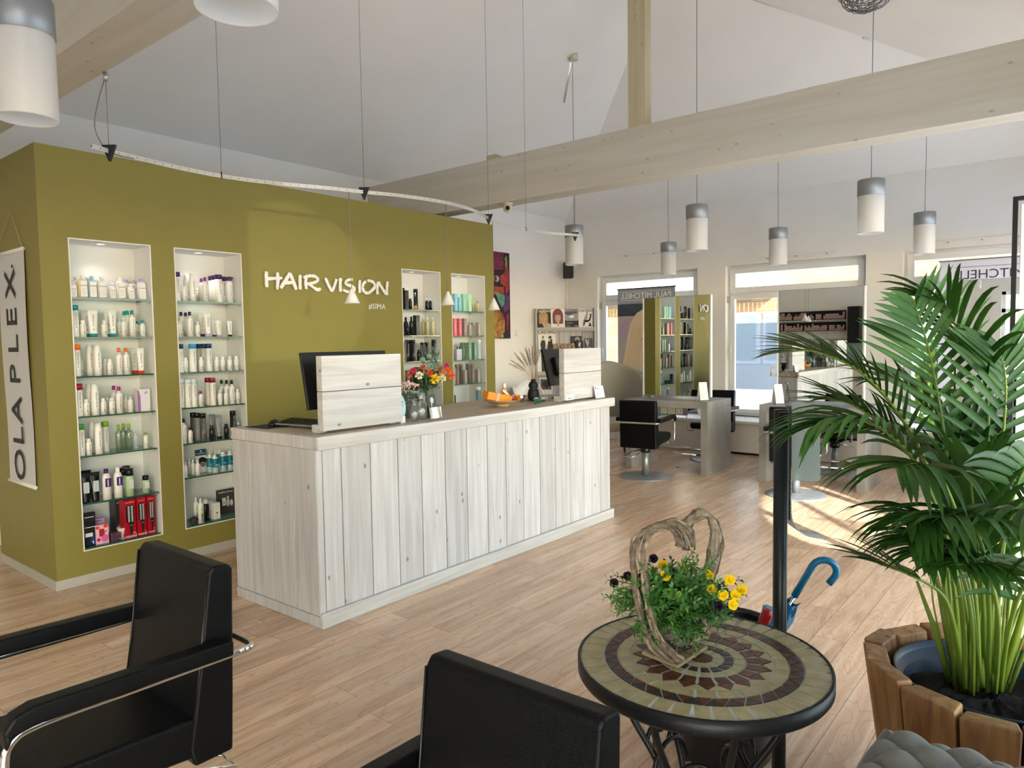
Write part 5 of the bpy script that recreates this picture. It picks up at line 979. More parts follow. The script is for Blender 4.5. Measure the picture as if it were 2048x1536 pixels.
p = atz(1640, 803, .813); b = MB(); b.box((-.15, -.012, 0), (.15, .012, .02)); o = b.build('desk_ledge', M['alu'], loc=(7.9, 2.42, .8125), rot=(0, 0, RAD(90)), bevel=.002); tag(o, 'slim metal tray at the rear of the middle styling desk', 'tray')
# window bench cabinets
for (y0, y1, lb) in ((3.05, 4.66, 'low white bench cabinet below the first two windows'), (1.2, 3.0, 'low white bench cabinet below the middle window beside the palm')):
    c = empty('bench_cabinet', lb, 'cabinet', (8.98, (y0 + y1) / 2, 0)); w = (y1 - y0) / 2
    b = MB(); b.box((0, -w, .03), (.40, w, .40)); b.build('body', C('cfcac2', .5), c, bevel=.003)
    b = MB(); b.box((-.02, -w - .01, .402), (.41, w + .01, .435)); b.build('cabinet_top', M['white'], c, bevel=.003)
    b = MB(); b.box((.03, -w + .01, 0), (.38, w - .01, .03)); b.build('plinth', M['blackm'], c)
# ---- roll-down banners
def blonde(b, F, w, h, full=True):
    S_ = [(0, [(0, h * .885), (w, h * .885), (w, h), (0, h)]), (6, [(0, h * .79), (w, h * .79), (w, h * .885), (0, h * .885)])]
    S_ += [(7, ell(w * .22, h * .68, w * .2, h * .09)), (7, ell(w * .85, h * .7, w * .12, h * .1))]
    P_ = lambda m_, l: S_.append((m_, [(w * x, h * y) for x, y in l]))
    P_(5, [(.38, .05), (.9, .05), (.95, .3), (.8, .42), (.5, .42), (.4, .3)])
    P_(2, [(.02, .30), (.08, .40), (.14, .52), (.18, .64), (.24, .74), (.34, .81), (.48, .845), (.64, .83), (.76, .76), (.82, .64), (.84, .48), (.82, .34), (.74, .26), (.5, .24), (.42, .16), (.3, .12), (.14, .2)])
    P_(3, [(.40, .70), (.74, .71), (.78, .58), (.74, .48), (.66, .425), (.52, .42), (.44, .48), (.39, .58)])
    P_(2, [(.34, .78), (.78, .78), (.78, .66), (.62, .655), (.46, .66), (.40, .60), (.42, .46), (.36, .36), (.28, .5)])
    for i_, x in enumerate((.10, .16, .22, .27, .31, .35)): P_(4, [(x, .24), (x + .012, .24), (x * .6 + .22, .70), (x * .6 + .212, .70)])
    for x, y, rx_, ry_, m_ in ((.48, .605, .045, .009, 6), (.66, .605, .045, .009, 6), (.58, .485, .05, .011, 8)): S_.append((m_, ell(w * x, h * y, w * rx_, h * ry_)))
    P_(4, [(.575, .59), (.60, .53), (.55, .53)])
    P_(1, [(0, 0), (.5, 0), (.44, .1), (.34, .24), (.36, .36), (.48, .34), (.7, .3), (.85, .36), (1, .3), (1, 0)]); P_(6, [(.42, .3), (.44, .3), (.5, .05), (.48, .05)]); P_(7, [(.2, 0), (.35, 0), (.33, .08), (.22, .06)])
    art(b, F, [(S_[i][0], S_[i][1]) for i in range(len(S_))])
bm = [C('8f9aa8', .7), C('7f9fae', .7), C('d9c4a8', .7), C('dcb8a6', .7), C('c4ab8c', .7), C('c8a18c', .7), C('3c4654', .7), C('b59fb8', .7), C('b06868', .7)]
o = empty('rolldown_banner', 'roll-down banner of a blonde woman with PAUL MITCHELL seen in reverse before the first window', 'banner', (9.14, 4.48, .41)); w, h = .91, 1.815
b = MB(); b.box((0, 0, 0), (.003, w, h)); b.build('cloth', transluc('banner_cloth_a', 'b9b3b0', .3, .8), o)
F = Matrix(((0, 0, -1, -.001), (-1, 0, 0, w), (0, 1, 0, 0), (0, 0, 0, 1))); b = MB(); blonde(b, F, w, h); b.build('portrait_print', bm, o)
b = MB(); b.box((-.012, -.01, h), (.015, w + .01, h + .015)); b.box((-.012, -.01, -.02), (.015, w + .01, 0)); b.build('rail', M['black'], o)
b = MB(); text_into(b, 'PAUL MITCHELL', .112, Matrix(((0, 0, -1, -.008), (1, 0, 0, w / 2), (0, 1, 0, h * .945), (0, 0, 0, 1))) @ Matrix.Scale(1, 4), ext=.0005); 
for v_ in (h * .91, h * .978): b.box((-.009, .06, v_), (-.0075, w - .06, v_ + .005))
b.build('lettering', M['inkw'], o)
o = empty('rolldown_banner', 'pale roll-down banner with dark reversed PAUL MITCHELL lettering before the last window', 'banner', (9.14, 0.1, .5)); w = 1.22; h = 1.80
b = MB(); b.box((0, 0, 0), (.003, w, h)); b.build('cloth', transluc('banner_cloth_b', 'e4e5ee', .5, .8), o)
b = MB(); b.box((-.01, -.01, h), (.013, w + .01, h + .012)); b.build('rail', C('5a5d66'), o)
b = MB(); text_into(b, 'PAUL MITCHELL', .135, Matrix(((0, 0, -1, -.003), (1, 0, 0, w / 2 - .03), (0, 1, 0, h - .16), (0, 0, 0, 1))), ext=.0005)
for v_ in (h - .245, h - .075): b.box((-.004, .14, v_), (-.0025, w - .14, v_ + .004))
b.build('lettering', C('30343f', .6), o)
# slim curtain rails over the windows
for i, (xa, ya, xb, yb) in enumerate(((1233, 512, 1385, 497), (1516, 516, 1672, 502), (1874, 484, 2060, 466))):
    pa, pb = atx(xa, ya, XW - .03), atx(xb, yb, XW - .03); o = empty('curtain_rail', 'slim white rail on the wall above the %s window' % ('first', 'middle', 'last')[i], 'curtain rail', (XW - .03, pa.y, pa.z), 0, None)
    b = MB(); b.box((-.006, pb.y - pa.y, -.008), (.006, 0, .008)); b.build('rail_bar', M['white'], o, bevel=.003)
    for f_ in (.12, .5, .88): b = MB(); b.box((.006, (pb.y - pa.y) * f_ - .008, -.02), (.03, (pb.y - pa.y) * f_ + .008, 0)); b.build('bracket', M['alu'], o)
# ================================================================== CORNER
ppr = [C('121214', .5), C('efece8', .5), C('c9a892', .5), C('b8945c', .5), C('7a3f42', .5), C('9a9aa2', .5), C('4a5060', .5), C('d9c4a0', .5), C('3a2420', .5), C('5f7f8f', .5)]
RW = .86; rc = Vector((8.80, 6.075, 0)); u = Vector((1, -1, 0)).normalized()
rk = empty('magazine_rack', 'whitewashed plank magazine rack standing across the far corner', 'rack', rc, RAD(-45))
for i in range(5): x = -RW / 2 + i * RW / 5; b = MB(); b.box((x + .002, .08, .02), (x + RW / 5 - .002, .10, 1.985)); b.build('back_plank', M['wwash_z'], rk, bevel=.002)
for s in (-1, 1): b = MB(); xa = s * RW / 2; b.box((min(xa, xa + s * .02), 0, 0), (max(xa, xa + s * .02), .10, 1.985)); b.build('side_board', M['wwash_z'], rk, bevel=.002)
LZ = [1.69, 1.36, .74 + .28, .70]
for z in (1.69, 1.37, 1.04, .70): b = MB(); b.box((-RW / 2, .0, z - .04), (RW / 2, .08, z)); b.box((-RW / 2, -.012, z - .045), (RW / 2, 0, z + .012)); b.build('ledge', M['wwash_x'], rk, bevel=.002)
def mag(u0, z, w, h, label, shapes, title=None, tcol=1, bg=0, dy=0.0, name='magazine', cat='magazine'):
    o = empty(name, label, cat, rc + Matrix.Rotation(RAD(-45), 3, 'Z') @ Vector((u0, .045 - dy, z)), RAD(-45)); b = MB(); T = Matrix.Rotation(RAD(-6), 4, 'X'); b.box((0, 0, 0), (w, .005, h)); b.xf(T); b.build('cover', ppr[bg], o)
    F = T @ Matrix(((1, 0, 0, 0), (0, 0, -1, -.0006), (0, 1, 0, 0), (0, 0, 0, 1))); b = MB(); art(b, F, [(m_, [(x * w, y * h) for x, y in pts]) for m_, pts in shapes])
    if title: text_into(b, title, w * .235, F @ Matrix.Translation((w / 2, h * .9, .006)), tcol, ext=.0002, offs=.0006)
    b.build('cover_print', ppr, o); return o
def face(hx, hy, r, hair, sk, dark=0, bob=1.25):
    return [(hair, ell(hx, hy + r * .15, r * bob, r * 1.2, 22)), (hair, [(hx - r * bob, hy), (hx - r * bob * .95, hy - r * 1.3), (hx + r * bob * .95, hy - r * 1.3), (hx + r * bob, hy)]), (sk, [(hx - .22 * r, hy - r), (hx + .22 * r, hy - r), (hx + .3 * r, hy - 1.7 * r), (hx - .3 * r, hy - 1.7 * r)]), (sk, ell(hx, hy - r * .18, r * .66, r * .92, 22)),
            (hair, [(hx - r * .75, hy + r * .75), (hx + r * .75, hy + r * .75), (hx + r * .62, hy + r * .15), (hx, hy + r * .28), (hx - r * .62, hy + r * .15)]), (dark, ell(hx - r * .27, hy - r * .08, r * .15, r * .05, 10)), (dark, ell(hx + r * .27, hy - r * .08, r * .15, r * .05, 10)), (4, ell(hx, hy - r * .68, r * .2, r * .07, 10)), (8, [(hx - .03 * r, hy - .2 * r), (hx + .09 * r, hy - .42 * r), (hx - .08 * r, hy - .42 * r)])]
S1 = [(2, [(.45, 0), (1, 0), (1, .2), (.8, .3), (.55, .26)])] + face(.48, .58, .26, 3, 2)
S2 = [(1, [(0, 0), (1, 0), (.95, .2), (.7, .28), (.3, .28), (.05, .2)])] + face(.5, .62, .3, 4, 2, 0, 1.3)
S3 = [(5, [(.0, .42), (1, .42), (1, .98), (0, .98)]), (6, ell(.3, .8, .3, .12)), (1, ell(.5, .6, .2, .07)), (6, ell(.7, .85, .25, .1)), (5, ell(.5, .42, .5, .06)), (0, [(0, 0), (1, 0), (1, .38), (0, .38)]), (5, [(.08, .1), (.4, .1), (.4, .13), (.08, .13)]), (5, [(.08, .25), (.55, .25), (.55, .28), (.08, .28)]), (5, [(.7, .08), (.95, .08), (.95, .13), (.7, .13)])]
S4 = [(5, [(.3, .35), (.55, .75), (.65, .78), (.62, .5), (.5, .3), (.35, .1), (.28, .1)]), (5, ell(.62, .82, .06, .06)), (0, [(.42, .42), (.7, .42), (.85, .68), (.9, .6), (.82, .38), (.65, .3), (.45, .3), (.4, .12), (.33, .12)]), (0, ell(.86, .68, .06, .07)), (0, [(.68, .08), (.9, .08), (.82, .28), (.76, .28)])]
S5 = [(0, [(.16, 0), (.38, 0), (.42, .3), (.38, .5), (.2, .5), (.12, .3)]), (2, ell(.28, .6, .06, .09)), (8, ell(.28, .67, .06, .04)), (2, [(.4, 0), (.98, 0), (.95, .2), (.82, .32), (.55, .32), (.45, .2)]), (0, [(.52, 0), (.85, 0), (.8, .45), (.56, .45)]), (2, ell(.68, .56, .09, .12)), (8, ell(.68, .65, .1, .07)), (8, ell(.75, .5, .06, .06))]
mag(-.43, 1.69, .215, .285, 'magazine with a blonde woman on black, top row by the wall', S1, 'CASTING', 1, 0)
mag(-.213, 1.69, .208, .285, 'magazine with a brown bob haircut on white, top row', S2, None, 0, 1)
mag(-.003, 1.69, .205, .285, 'dark grey magazine of crumpled silver hair, top row', S3, 'CASTING', 5, 0)
mag(.204, 1.69, .215, .285, 'white magazine with a seated figure on a chair, top row by the window', S4, 'CASTING', 0, 1)
mag(-.41, 1.37, .265, .29, 'white magazine with two men in black, second row', S5, 'CASTING', 0, 1)
mag(.08, 1.37, .17, .20, 'black booklet with a dark figure, second row behind a smaller card', [(5, ell(.6, .75, .25, .2)), (0, ell(.6, .6, .18, .12)), (6, [(.15, .1), (.2, .1), (.2, .9), (.15, .9)])], None, 1, 0, 0, 'booklet', 'booklet')
mag(.16, 1.37, .105, .13, 'small black card with a monochrome portrait in front of the booklet, second row', [(5, ell(.5, .7, .2, .2)), (1, ell(.45, .5, .14, .2)), (5, [(.3, .2), (.7, .2), (.6, .4), (.4, .4)])], None, 1, 0, .02, 'booklet', 'booklet')
mag(.29, 1.37, .12, .165, 'grey-green booklet at the window end of the second row', [(1, [(.1, .85), (.2, .95), (.5, .3), (.4, .25)]), (4, [(.6, .9), (.75, .9), (.75, .6), (.6, .6)]), (9, [(.1, .2), (.9, .2), (.9, .05), (.1, .05)]), (1, [(.4, .9), (.5, .9), (.55, .5), (.45, .5)])], None, 1, 6, .0, 'booklet', 'booklet')
mag(-.43, 1.04, .22, .30, 'white magazine with tall dark trousers, third row', [(0, [(.3, 0), (.7, 0), (.72, .95), (.3, .95)])], None, 0, 1)
mag(-.40, .70, .2, .26, 'white magazine with a dense dark print, lowest row', [(6, [(.1, .3), (.9, .3), (.9, .9), (.1, .9)]), (0, ell(.5, .6, .25, .2)), (4, ell(.3, .4, .15, .1))], None, 0, 1)
b = MB(); text_into(b, 'STYLES', .105, Matrix(((1, 0, 0, 0), (0, 0, -1, -.01), (0, 1, 0, .045), (0, 0, 0, 1))), ext=.012, offs=.006)
o = b.build('word_ornament', mat('leopard', 'd9b98f', .6, col2='5a3420', vscale=(60, 60, 60)), loc=rc + Matrix.Rotation(RAD(-45), 3, 'Z') @ Vector((-.03, .03, 1.372)), rot=(0, 0, RAD(-45))); tag(o, 'leopard-patterned letter ornament on the second row of the rack', 'ornament')
# speaker in the corner
sp_ = empty('wall_speaker', 'small black speaker on a white bracket in the corner above the rack', 'speaker', (9.2, 6.3, 2.58), RAD(-45)); b = MB(); b.box((-.07, -.09, -.12), (.07, .05, .12)); b.build('cabinet', M['blackm'], sp_, bevel=.01); b = MB(); b.lathe([(.05, 0), (.04, -.006), (.001, -.004)], 20, capb=False, capt=False); b.xf(Matrix.Translation((0, -.092, -.02)) @ Matrix.Rotation(RAD(90), 4, 'X')); b.build('speaker_cone', M['black'], sp_)
b = MB(); b.cyl((0, .05, .1), (0, .16, .1), .012, 8); b.box((-.03, .13, -.02), (.03, .16, .16)); b.build('bracket', M['white'], sp_)
b = MB(); b.box((9.37, 6.445, 1.98), (9.39, 6.465, 2.50)); struct(b.build('trim_40', M['white']), 'white cable duct in the corner')
p = aty(1034, 666, YL); b = MB(); b.cyl((0, -.02, 0), (0, 0, 0), .045, 24); tag(b.build('wall_button', M['white'], loc=(p.x, YL, p.z), bevel=.004), 'round white cover plate on the wall beside the rack', 'cover plate')
# painted face on the wall
o = empty('canvas_picture', 'colourful painted face canvas on the wall beside the partition', 'picture', (7.955, YL, 1.546)); w, h = 1.2, 1.204
b = MB(); b.box((-w, -.025, 0), (0, -.002, h)); b.build('canvas', C('2a161e', .6), o)
F = Matrix(((1, 0, 0, -w), (0, 0, -1, -.0262), (0, 1, 0, 0), (0, 0, 0, 1)))
def pm(n, a, c): return mat('paint_' + n, a, .6, col2=c, vscale=(14, 14, 14), detail=6, dist=1.0)
pms = [pm('berry', '8a2a4c', '4a1430'), pm('dark', '2a1418', '120a0c'), pm('rust', 'b0502c', '6a2a1c'), pm('jade', '5fa088', '2f6a5c'), pm('gold', 'c09040', '7c4a24'), pm('plum', '6a3a7c', '3a2048'), pm('crim', 'c03050', '7a1c38'), pm('white', 'd8c8d0', '9a8a9c'), pm('lime', '8fb060', '4a6a40')]
X_ = lambda a: w - (1 - a) * .335     # visible strip is the outer 0.335 m
Sh = [(0, [(.5, h * .72), (X_(.6), h * .78), (X_(.62), h), (.5, h)]), (1, [(.4, h * .6), (X_(.62), h * .60), (X_(.62), h * .8), (.4, h * .78)]), (2, [(X_(.35), h * .72), (X_(.68), h * .78), (X_(.7), h * .6), (X_(.4), h * .64)]), (7, ell(X_(.12), h * .69, .06, .045, 18)), (2, ell(X_(.06), h * .69, .033, .042, 18)), (1, ell(X_(.06), h * .69, .016, .02, 14)),
      (2, [(.5, h * .60), (X_(.6), h * .60), (X_(.6), h * .5), (.5, h * .52)]), (3, [(X_(.0), h * .55), (X_(.3), h * .52), (X_(.66), h * .50), (X_(.6), h * .40), (X_(.45), h * .36), (X_(.2), h * .44)]), (6, [(X_(.7), h * .95), (X_(.84), h * .92), (X_(.95), h * .7), (X_(.9), h * .55), (X_(.7), h * .52), (X_(.66), h * .7)]), (8, [(X_(.68), h * .94), (X_(.8), h * .97), (X_(.82), h * .84), (X_(.7), h * .8)]),
      (2, [(X_(.7), h * .84), (X_(.84), h * .82), (X_(.86), h * .75), (X_(.7), h * .74)]), (5, [(X_(.66), h * .52), (X_(.95), h * .5), (X_(.9), h * .34), (X_(.6), h * .30), (X_(.5), h * .36), (X_(.64), h * .42)]), (4, [(.4, h * .42), (X_(.2), h * .34), (X_(.5), h * .28), (X_(.62), h * .2), (X_(.6), h * .08), (X_(.2), 0), (.4, 0)]), (2, [(X_(.3), h * .30), (X_(.55), h * .27), (X_(.5), h * .2)]), (8, ell(X_(.42), h * .03, .035, .03, 10)), (6, [(X_(.75), h * .28), (X_(.85), h * .3), (X_(.82), h * .1), (X_(.74), h * .1)])]
Sh += [(1, ell(.45, h * .7, .05, .04)), (7, ell(.35, h * .69, .06, .04)), (6, [(.1, h * .2), (.5, h * .15), (.45, h * .25), (.3, h * .28)])]
b = MB(); art(b, F, Sh); b.build('painting', pms, o)
# shell chairs and tub chair near the corner
def shell(loc, rz, s, colr, label, name='shell_chair', legs=True):
    o = empty(name, label, 'chair', loc, rz); b = MB(); nu, nv = 12, 10; vs_ = []; fs = []
    for j in range(nv + 1):
        t = j / nv
        for i in range(nu + 1):
            a = (i / nu - .5) * 2
            if t < .45: q = t / .45; x = .24 - .42 * q; z = .44 + .0 * q + .05 * a * a + .02 * (1 - q); y = a * (.20 + .05 * sin(q * pi))
            else: q = (t - .45) / .55; wv = cos(q * pi / 2) ** .55 if q < 1 else 0; x = -.18 - .10 * q + .10 * a * a * (1 - .3 * q); z = .44 + .05 * a * a * (1 - q) + .42 * q; y = a * (.25 * max(wv, .12))
            vs_.append((x * s, y * s, z * s))
    for j in range(nv):
        for i in range(nu): fs.append((j*(nu+1)+i, j*(nu+1)+i+1, (j+1)*(nu+1)+i+1, (j+1)*(nu+1)+i))
    b.add(vs_, fs, 0, True); q = b.build('seat_shell', C(colr, .35), o); m_ = q.modifiers.new('t', 'SOLIDIFY'); m_.thickness = .02; m_ = q.modifiers.new('s', 'SUBSURF'); m_.levels = 1; m_.render_levels = 2
    if legs:
        for sx_ in (-1, 1):
            for sy_ in (-1, 1): b = MB(); b.tube([(sx_ * .1 * s, sy_ * .1 * s, .43 * s), (sx_ * .22 * s, sy_ * .22 * s, 0)], .011, 8); b.build('leg', M['chrome'], o)
    return o
shell((7.35, 5.75, 0), RAD(200), 1.15, 'd9d9da', 'white shell chair beside the partition end, behind the bottle vase'); shell((6.75, 5.75, 0), RAD(160), 1.08, 'd9d9da', 'white shell chair close to the partition end, behind the counter bowl')
tc_ = atz(1243, 905); o = empty('tub_chair', 'large grey rounded tub chair behind the counter end', 'chair', (8.05, 4.86, 0), RAD(215)); b = MB(); n = 20; vs_ = []; fs = []
for j in range(9):
    t = j / 8
    for i in range(n + 1): a = (i / n - .5) * 2 * RAD(105); hh = .50 + (.44 * (1 - abs(i / n - .5) * 2 * .85) ** .6); z = .40 + (hh - .06) * t * (.95); r = .34 + .06 * t; vs_.append((-r * cos(a) * 1.0, r * sin(a), z))
for j in range(8):
    for i in range(n): fs.append((j*(n+1)+i, j*(n+1)+i+1, (j+1)*(n+1)+i+1, (j+1)*(n+1)+i))
b.add(vs_, fs, 0, True); q = b.build('wrap_back', C('a3a095', .8), o); m_ = q.modifiers.new('t', 'SOLIDIFY'); m_.thickness = .05; m_ = q.modifiers.new('s', 'SUBSURF'); m_.levels = 1; m_.render_levels = 1
b = MB(); b.lathe([(.001, .34), (.30, .34), (.33, .36), (.33, .44), (.28, .48), (.001, .49)], 28); b.build('seat_cushion', C('c9bfae', .85), o)
for i in range(4): a = RAD(45 + 90 * i); b = MB(); b.tube([(.2 * cos(a), .2 * sin(a), .35), (.28 * cos(a), .28 * sin(a), 0)], .014, 8); b.build('leg', C('5a5048', .5), o)

def ordw(n):
    a = ['', 'first', 'second', 'third', 'fourth', 'fifth', 'sixth', 'seventh', 'eighth', 'ninth', 'tenth', 'eleventh', 'twelfth', 'thirteenth', 'fourteenth', 'fifteenth', 'sixteenth', 'seventeenth', 'eighteenth', 'nineteenth']
    return a[n] if n < 20 else {20: 'twentieth', 30: 'thirtieth'}.get(n) or ({2: 'twenty-', 3: 'thirty-'}[n // 10] + a[n % 10])
# ================================================================== REAR WALL (seen in the mirrors)
rx = XR + .02
for t_, zz in enumerate((1.66, 1.93)):
    o = empty('colour_tube_rack', '%s black rack of hair colour cartons on the rear wall' % ('lower', 'upper')[t_], 'rack', (rx, 5.35, zz)); b = MB(); b.box((0, -.8, -.015), (.14, .8, 0)); b.box((0, -.8, 0), (.012, .8, .2)); b.build('shelf_board', M['blackm'], o)
    b = MB()
    for i in range(36): b.cyl((.14, -.77 + i * .0437, -.05), (.14, -.77 + i * .0437, -.02), .014, 8)
    q = b.build('tube_caps', M['chrome'], o); q['kind'] = 'stuff'
me = MB(); me.box((-.018, -.018, 0), (.018, .018, .034)); mea = me.mesh('carton', C('c9a3a0', .5)); meb = me.mesh('carton_b', C('b98f78', .5)); rnd = random.Random(4)
for t_, zz in enumerate((1.66, 1.93)):
    for i in range(36):
        for k in range(rnd.choice((2, 3, 3, 4))):
            if rnd.random() < .04: break
            o = bpy.data.objects.new('colour_carton', meb if (i > 22 and t_ == 1 and k == 2) else mea); COL.objects.link(o); o.location = (rx + .1, 5.35 - .77 + i * .0437, zz + .0005 + k * .0425)
            tag(o, 'pink hair colour carton, %s level, %s column from the cupboard, %s rack' % (('bottom', 'second', 'third', 'fourth')[k], ordw(i + 1), ('lower', 'upper')[t_]), 'carton', 'hair colour cartons in the %s rear rack' % ('lower', 'upper')[t_])
o = empty('wall_cupboard', 'tall black wall cupboard beside the colour racks', 'cupboard', (XR + .01, 4.32, 1.35)); b = MB(); b.box((0, -.13, 0), (.3, .13, .85)); b.build('body', M['blackm'], o, bevel=.004); b = MB(); b.box((.301, -.12, .01), (.315, .12, .84)); b.build('door', M['black'], o, bevel=.002)
b = MB(); b.box((XR + .001, 3.9, 0), (XR + .015, YL, 1.45)); struct(b.build('trim_41', C('8fa5a0', .5)), 'grey-green splash panel on the rear wall')
o = empty('rear_worktop', 'light worktop cabinet along the rear wall', 'cabinet', (XR + .3, 5.2, 0)); b = MB(); b.box((-.27, -1.2, 0), (.27, 1.2, .85)); b.build('body', C('cfcac2'), o); b = MB(); b.box((-.28, -1.21, .85), (.29, 1.21, .89)); b.build('worktop', M['blackm'], o)
# ================================================================== FOREGROUND
chair((.745, 2.0, 0), RAD(180), 'black salon chair with its arms towards the near edge, beside the olive partition', lift=.06).scale = (1.12, 1, 1)
chair((.785, .815, 0), RAD(180), 'black salon chair seen from behind, next to the mosaic table', lift=.02).scale = (1.1, 1, 1)
# ---- mosaic bistro table
TX, TY, TZ, TR = 1.572, .705, .74, .293
tb = empty('mosaic_table', 'round stone mosaic bistro table with black iron rim and scrolled legs', 'table', (TX, TY, 0))
b = MB(); b.lathe([(.001, TZ - .03), (TR - .012, TZ - .03), (TR - .004, TZ - .034), (TR, TZ - .028), (TR, TZ + .002), (TR - .006, TZ + .003), (TR - .0065, TZ - .001)], 96, capt=False); b.build('iron_rim', M['blackmetal'], tb)
b = MB(); b.lathe([(.001, TZ - .004), (TR - .005, TZ - .004), (TR - .005, TZ), (.001, TZ)], 96, capb=False, capt=False)
b.build('grout_bed', mat('grout', 'b9bdb9', .8, var=.08, vscale=(40, 40, 40)), tb)
st = [mat('beige_stone', 'b7ad88', .35, col2='9d946f', vscale=(30, 30, 30), detail=6), mat('brown_stone', '6b3f30', .3, col2='3f241c', vscale=(60, 60, 60), detail=8), mat('slate_stone', '3c3d3e', .3, col2='262728', vscale=(50, 50, 50), detail=6), mat('pale_stone', 'c0b898', .35, col2='aaa280', vscale=(25, 25, 25))]
rnd = random.Random(21); ph0 = .35
def tile(b, pts, mi): b.prism([(x, y, TZ - .001) for x, y in pts], (0, 0, .0028 + rnd.random() * .0006), mi)
def P_(r, a): return (r * cos(a + ph0), r * sin(a + ph0))
def ring(nm, r0, r1, n, mi, gap=.0022, jit=.10, taper=.16, off=0.0):
    b = MB(); da = 2 * pi / n
    for i in range(n):
        a0 = i * da + off + gap / r1; a1 = (i + 1) * da + off - gap / r1; j = rnd.uniform(0, taper) * da; m = (a0 + a1) / 2
        pts = [P_(r0, a0 + rnd.uniform(0, jit) * da), P_(r0, m), P_(r0, a1 - rnd.uniform(0, jit) * da), P_(r1, a1 - j * .6), P_(r1, m), P_(r1, a0 + j)]
        tile(b, pts, mi)
    return b.build(nm, st, tb)
b = MB(); tile(b, [P_(.026, a) for a in [i * pi / 12 for i in range(24)]], 1); b.build('centre_disc', st, tb)
ring('inner_beige_ring', .029, .050, 9, 3); ring('slate_ring', .054, .074, 16, 2, .002); ring('pale_ring', .078, .100, 18, 3); ring('brown_ring', .104, .132, 20, 1, .002)
b = MB(); n = 20; da = 2 * pi / n
for i in range(n):
    a = i * da; tile(b, [P_(.135, a + .04 * da), P_(.160, a + da / 2), P_(.135, a + .96 * da)], 1)
    tile(b, [P_(.138, a + da), P_(.161, a + da / 2 + .06 * da), P_(.163, a + da * .8), P_(.163, a + da * 1.2), P_(.161, a + 1.5 * da - .06 * da)], 0)
b.build('star_ring', st, tb)
ring('middle_beige_ring', .167, .195, 24, 0, .0015)
b = MB(); n = 34; da = 2 * pi / n
for i in range(n):
    a = i * da; g = .05 * da; tile(b, [P_(.199, a + g), P_(.199, a + da - g), P_(.227, a + da / 2)], 1); tile(b, [P_(.228, a + da / 2 + g), P_(.201, a + da), P_(.228, a + 1.5 * da - g)], 2)
b.build('zigzag_ring', st, tb)
ring('outer_beige_ring', .232, .284, 40, 0, .0018, .04, .22)
for i in range(3):   # scrolled iron legs
    a = RAD(200 + 120 * i); u_ = Vector((cos(a), sin(a), 0)); t_ = Vector((-sin(a), cos(a), 0))
    for s in (-1, 1):
        b = MB(); pts = [u_ * r + t_ * (s * q) + Vector((0, 0, z)) for r, q, z in ((.23, .085, TZ - .03), (.20, .08, .64), (.15, .065, .55), (.095, .045, .46), (.07, .035, .36), (.08, .035, .25), (.13, .045, .13), (.20, .055, .01))]
        b.tube(smooth(pts, 4), .0085, 8); b.build('leg', M['blackmetal'], tb)
    b = MB(); sp = []
    for k in range(26): th = k / 25 * 2.6 * pi; r = .055 * (1 - k / 34); sp.append(u_ * (.12) + t_ * (r * cos(th)) + Vector((0, 0, .50 + r * sin(th))))
    b.tube(sp, .0055, 6); b.build('scroll', M['blackmetal'], tb)
    b = MB(); b.tube([u_ * .09 + t_ * (.07 * cos(q)) + Vector((0, 0, .42 + .085 * sin(q))) for q in [k * pi / 10 for k in range(11)]], .006, 6); b.build('bow', M['blackmetal'], tb)
b = MB(); b.tube([(.13 * cos(k * pi / 16), .13 * sin(k * pi / 16), .16) for k in range(32)], .006, 6, closed=True); b.build('brace_ring', M['blackmetal'], tb)
# ---- heart wreath on a board
HC = atz(1345, 1300, TZ + .012); HC = Vector((HC.x, HC.y, TZ + .004))
wr = empty('heart_wreath', 'heart-shaped vine wreath basket standing on a small board on the mosaic table', 'wreath', HC, 0)
b = MB(); cps = [atz(1283, 1305, TZ + .01), atz(1356, 1333, TZ + .01), atz(1416, 1293, TZ + .01), atz(1340, 1268, TZ + .01)]
b.prism([(p.x - HC.x, p.y - HC.y, 0) for p in cps], (0, 0, .009)); b.build('base_board', mat('rough_board', 'a79878', .7, var=.2, vscale=(20, 60, 20)), wr, bevel=.002)
# heart curve through image-traced points, two sides set apart in depth
HD = (HC - CO).dot(CF)
def hp(x, y, dd=0.0): return atd(x, y, HD + dd) - HC
left = [(1352, 1322), (1318, 1296), (1296, 1250), (1283, 1200), (1276, 1150), (1272, 1105), (1283, 1074), (1310, 1056), (1340, 1050), (1362, 1062), (1372, 1090)]
right = [(1368, 1096), (1372, 1062), (1384, 1040), (1404, 1028), (1424, 1040), (1434, 1072), (1432, 1110), (1420, 1160), (1412, 1220), (1408, 1262), (1384, 1304), (1356, 1320)]
rnd = random.Random(8)
vm = [mat('vine_bark', '8f7f6c', .8, col2='4e4034', vscale=(60, 60, 60), bump=.8, bscale=200), mat('vine_pale', 'b5a692', .75, col2='7c6d5b', vscale=(50, 50, 50), bump=.6, bscale=200)]
for side, base, dd0 in (('L', left, -.075), ('R', right, .03)):
    for k in range(9 if side == 'L' else 8):
        ox, oy, od = rnd.uniform(-14, 14), rnd.uniform(-7, 7), rnd.uniform(-.022, .022); ph = rnd.uniform(0, 6)
        pts = [hp(x + ox * (1 + .3 * sin(i * 1.1 + ph)), y + oy * .6 + (6 * sin(i + ph) if 0 < i < len(base) - 1 else 0), dd0 + od + .006 * sin(i * 1.7 + ph)) for i, (x, y) in enumerate(base)]
        pts = [Vector((p.x, p.y, max(p.z, .018))) for p in pts]; P2 = smooth(pts, 5); b = MB(); b.tube(P2, [rnd.uniform(.0042, .0074) * (1 + .2 * sin(j * .9 + ph)) for j in range(len(P2))], 7); b.build('vine', vm[k % 2], wr)
b = MB()
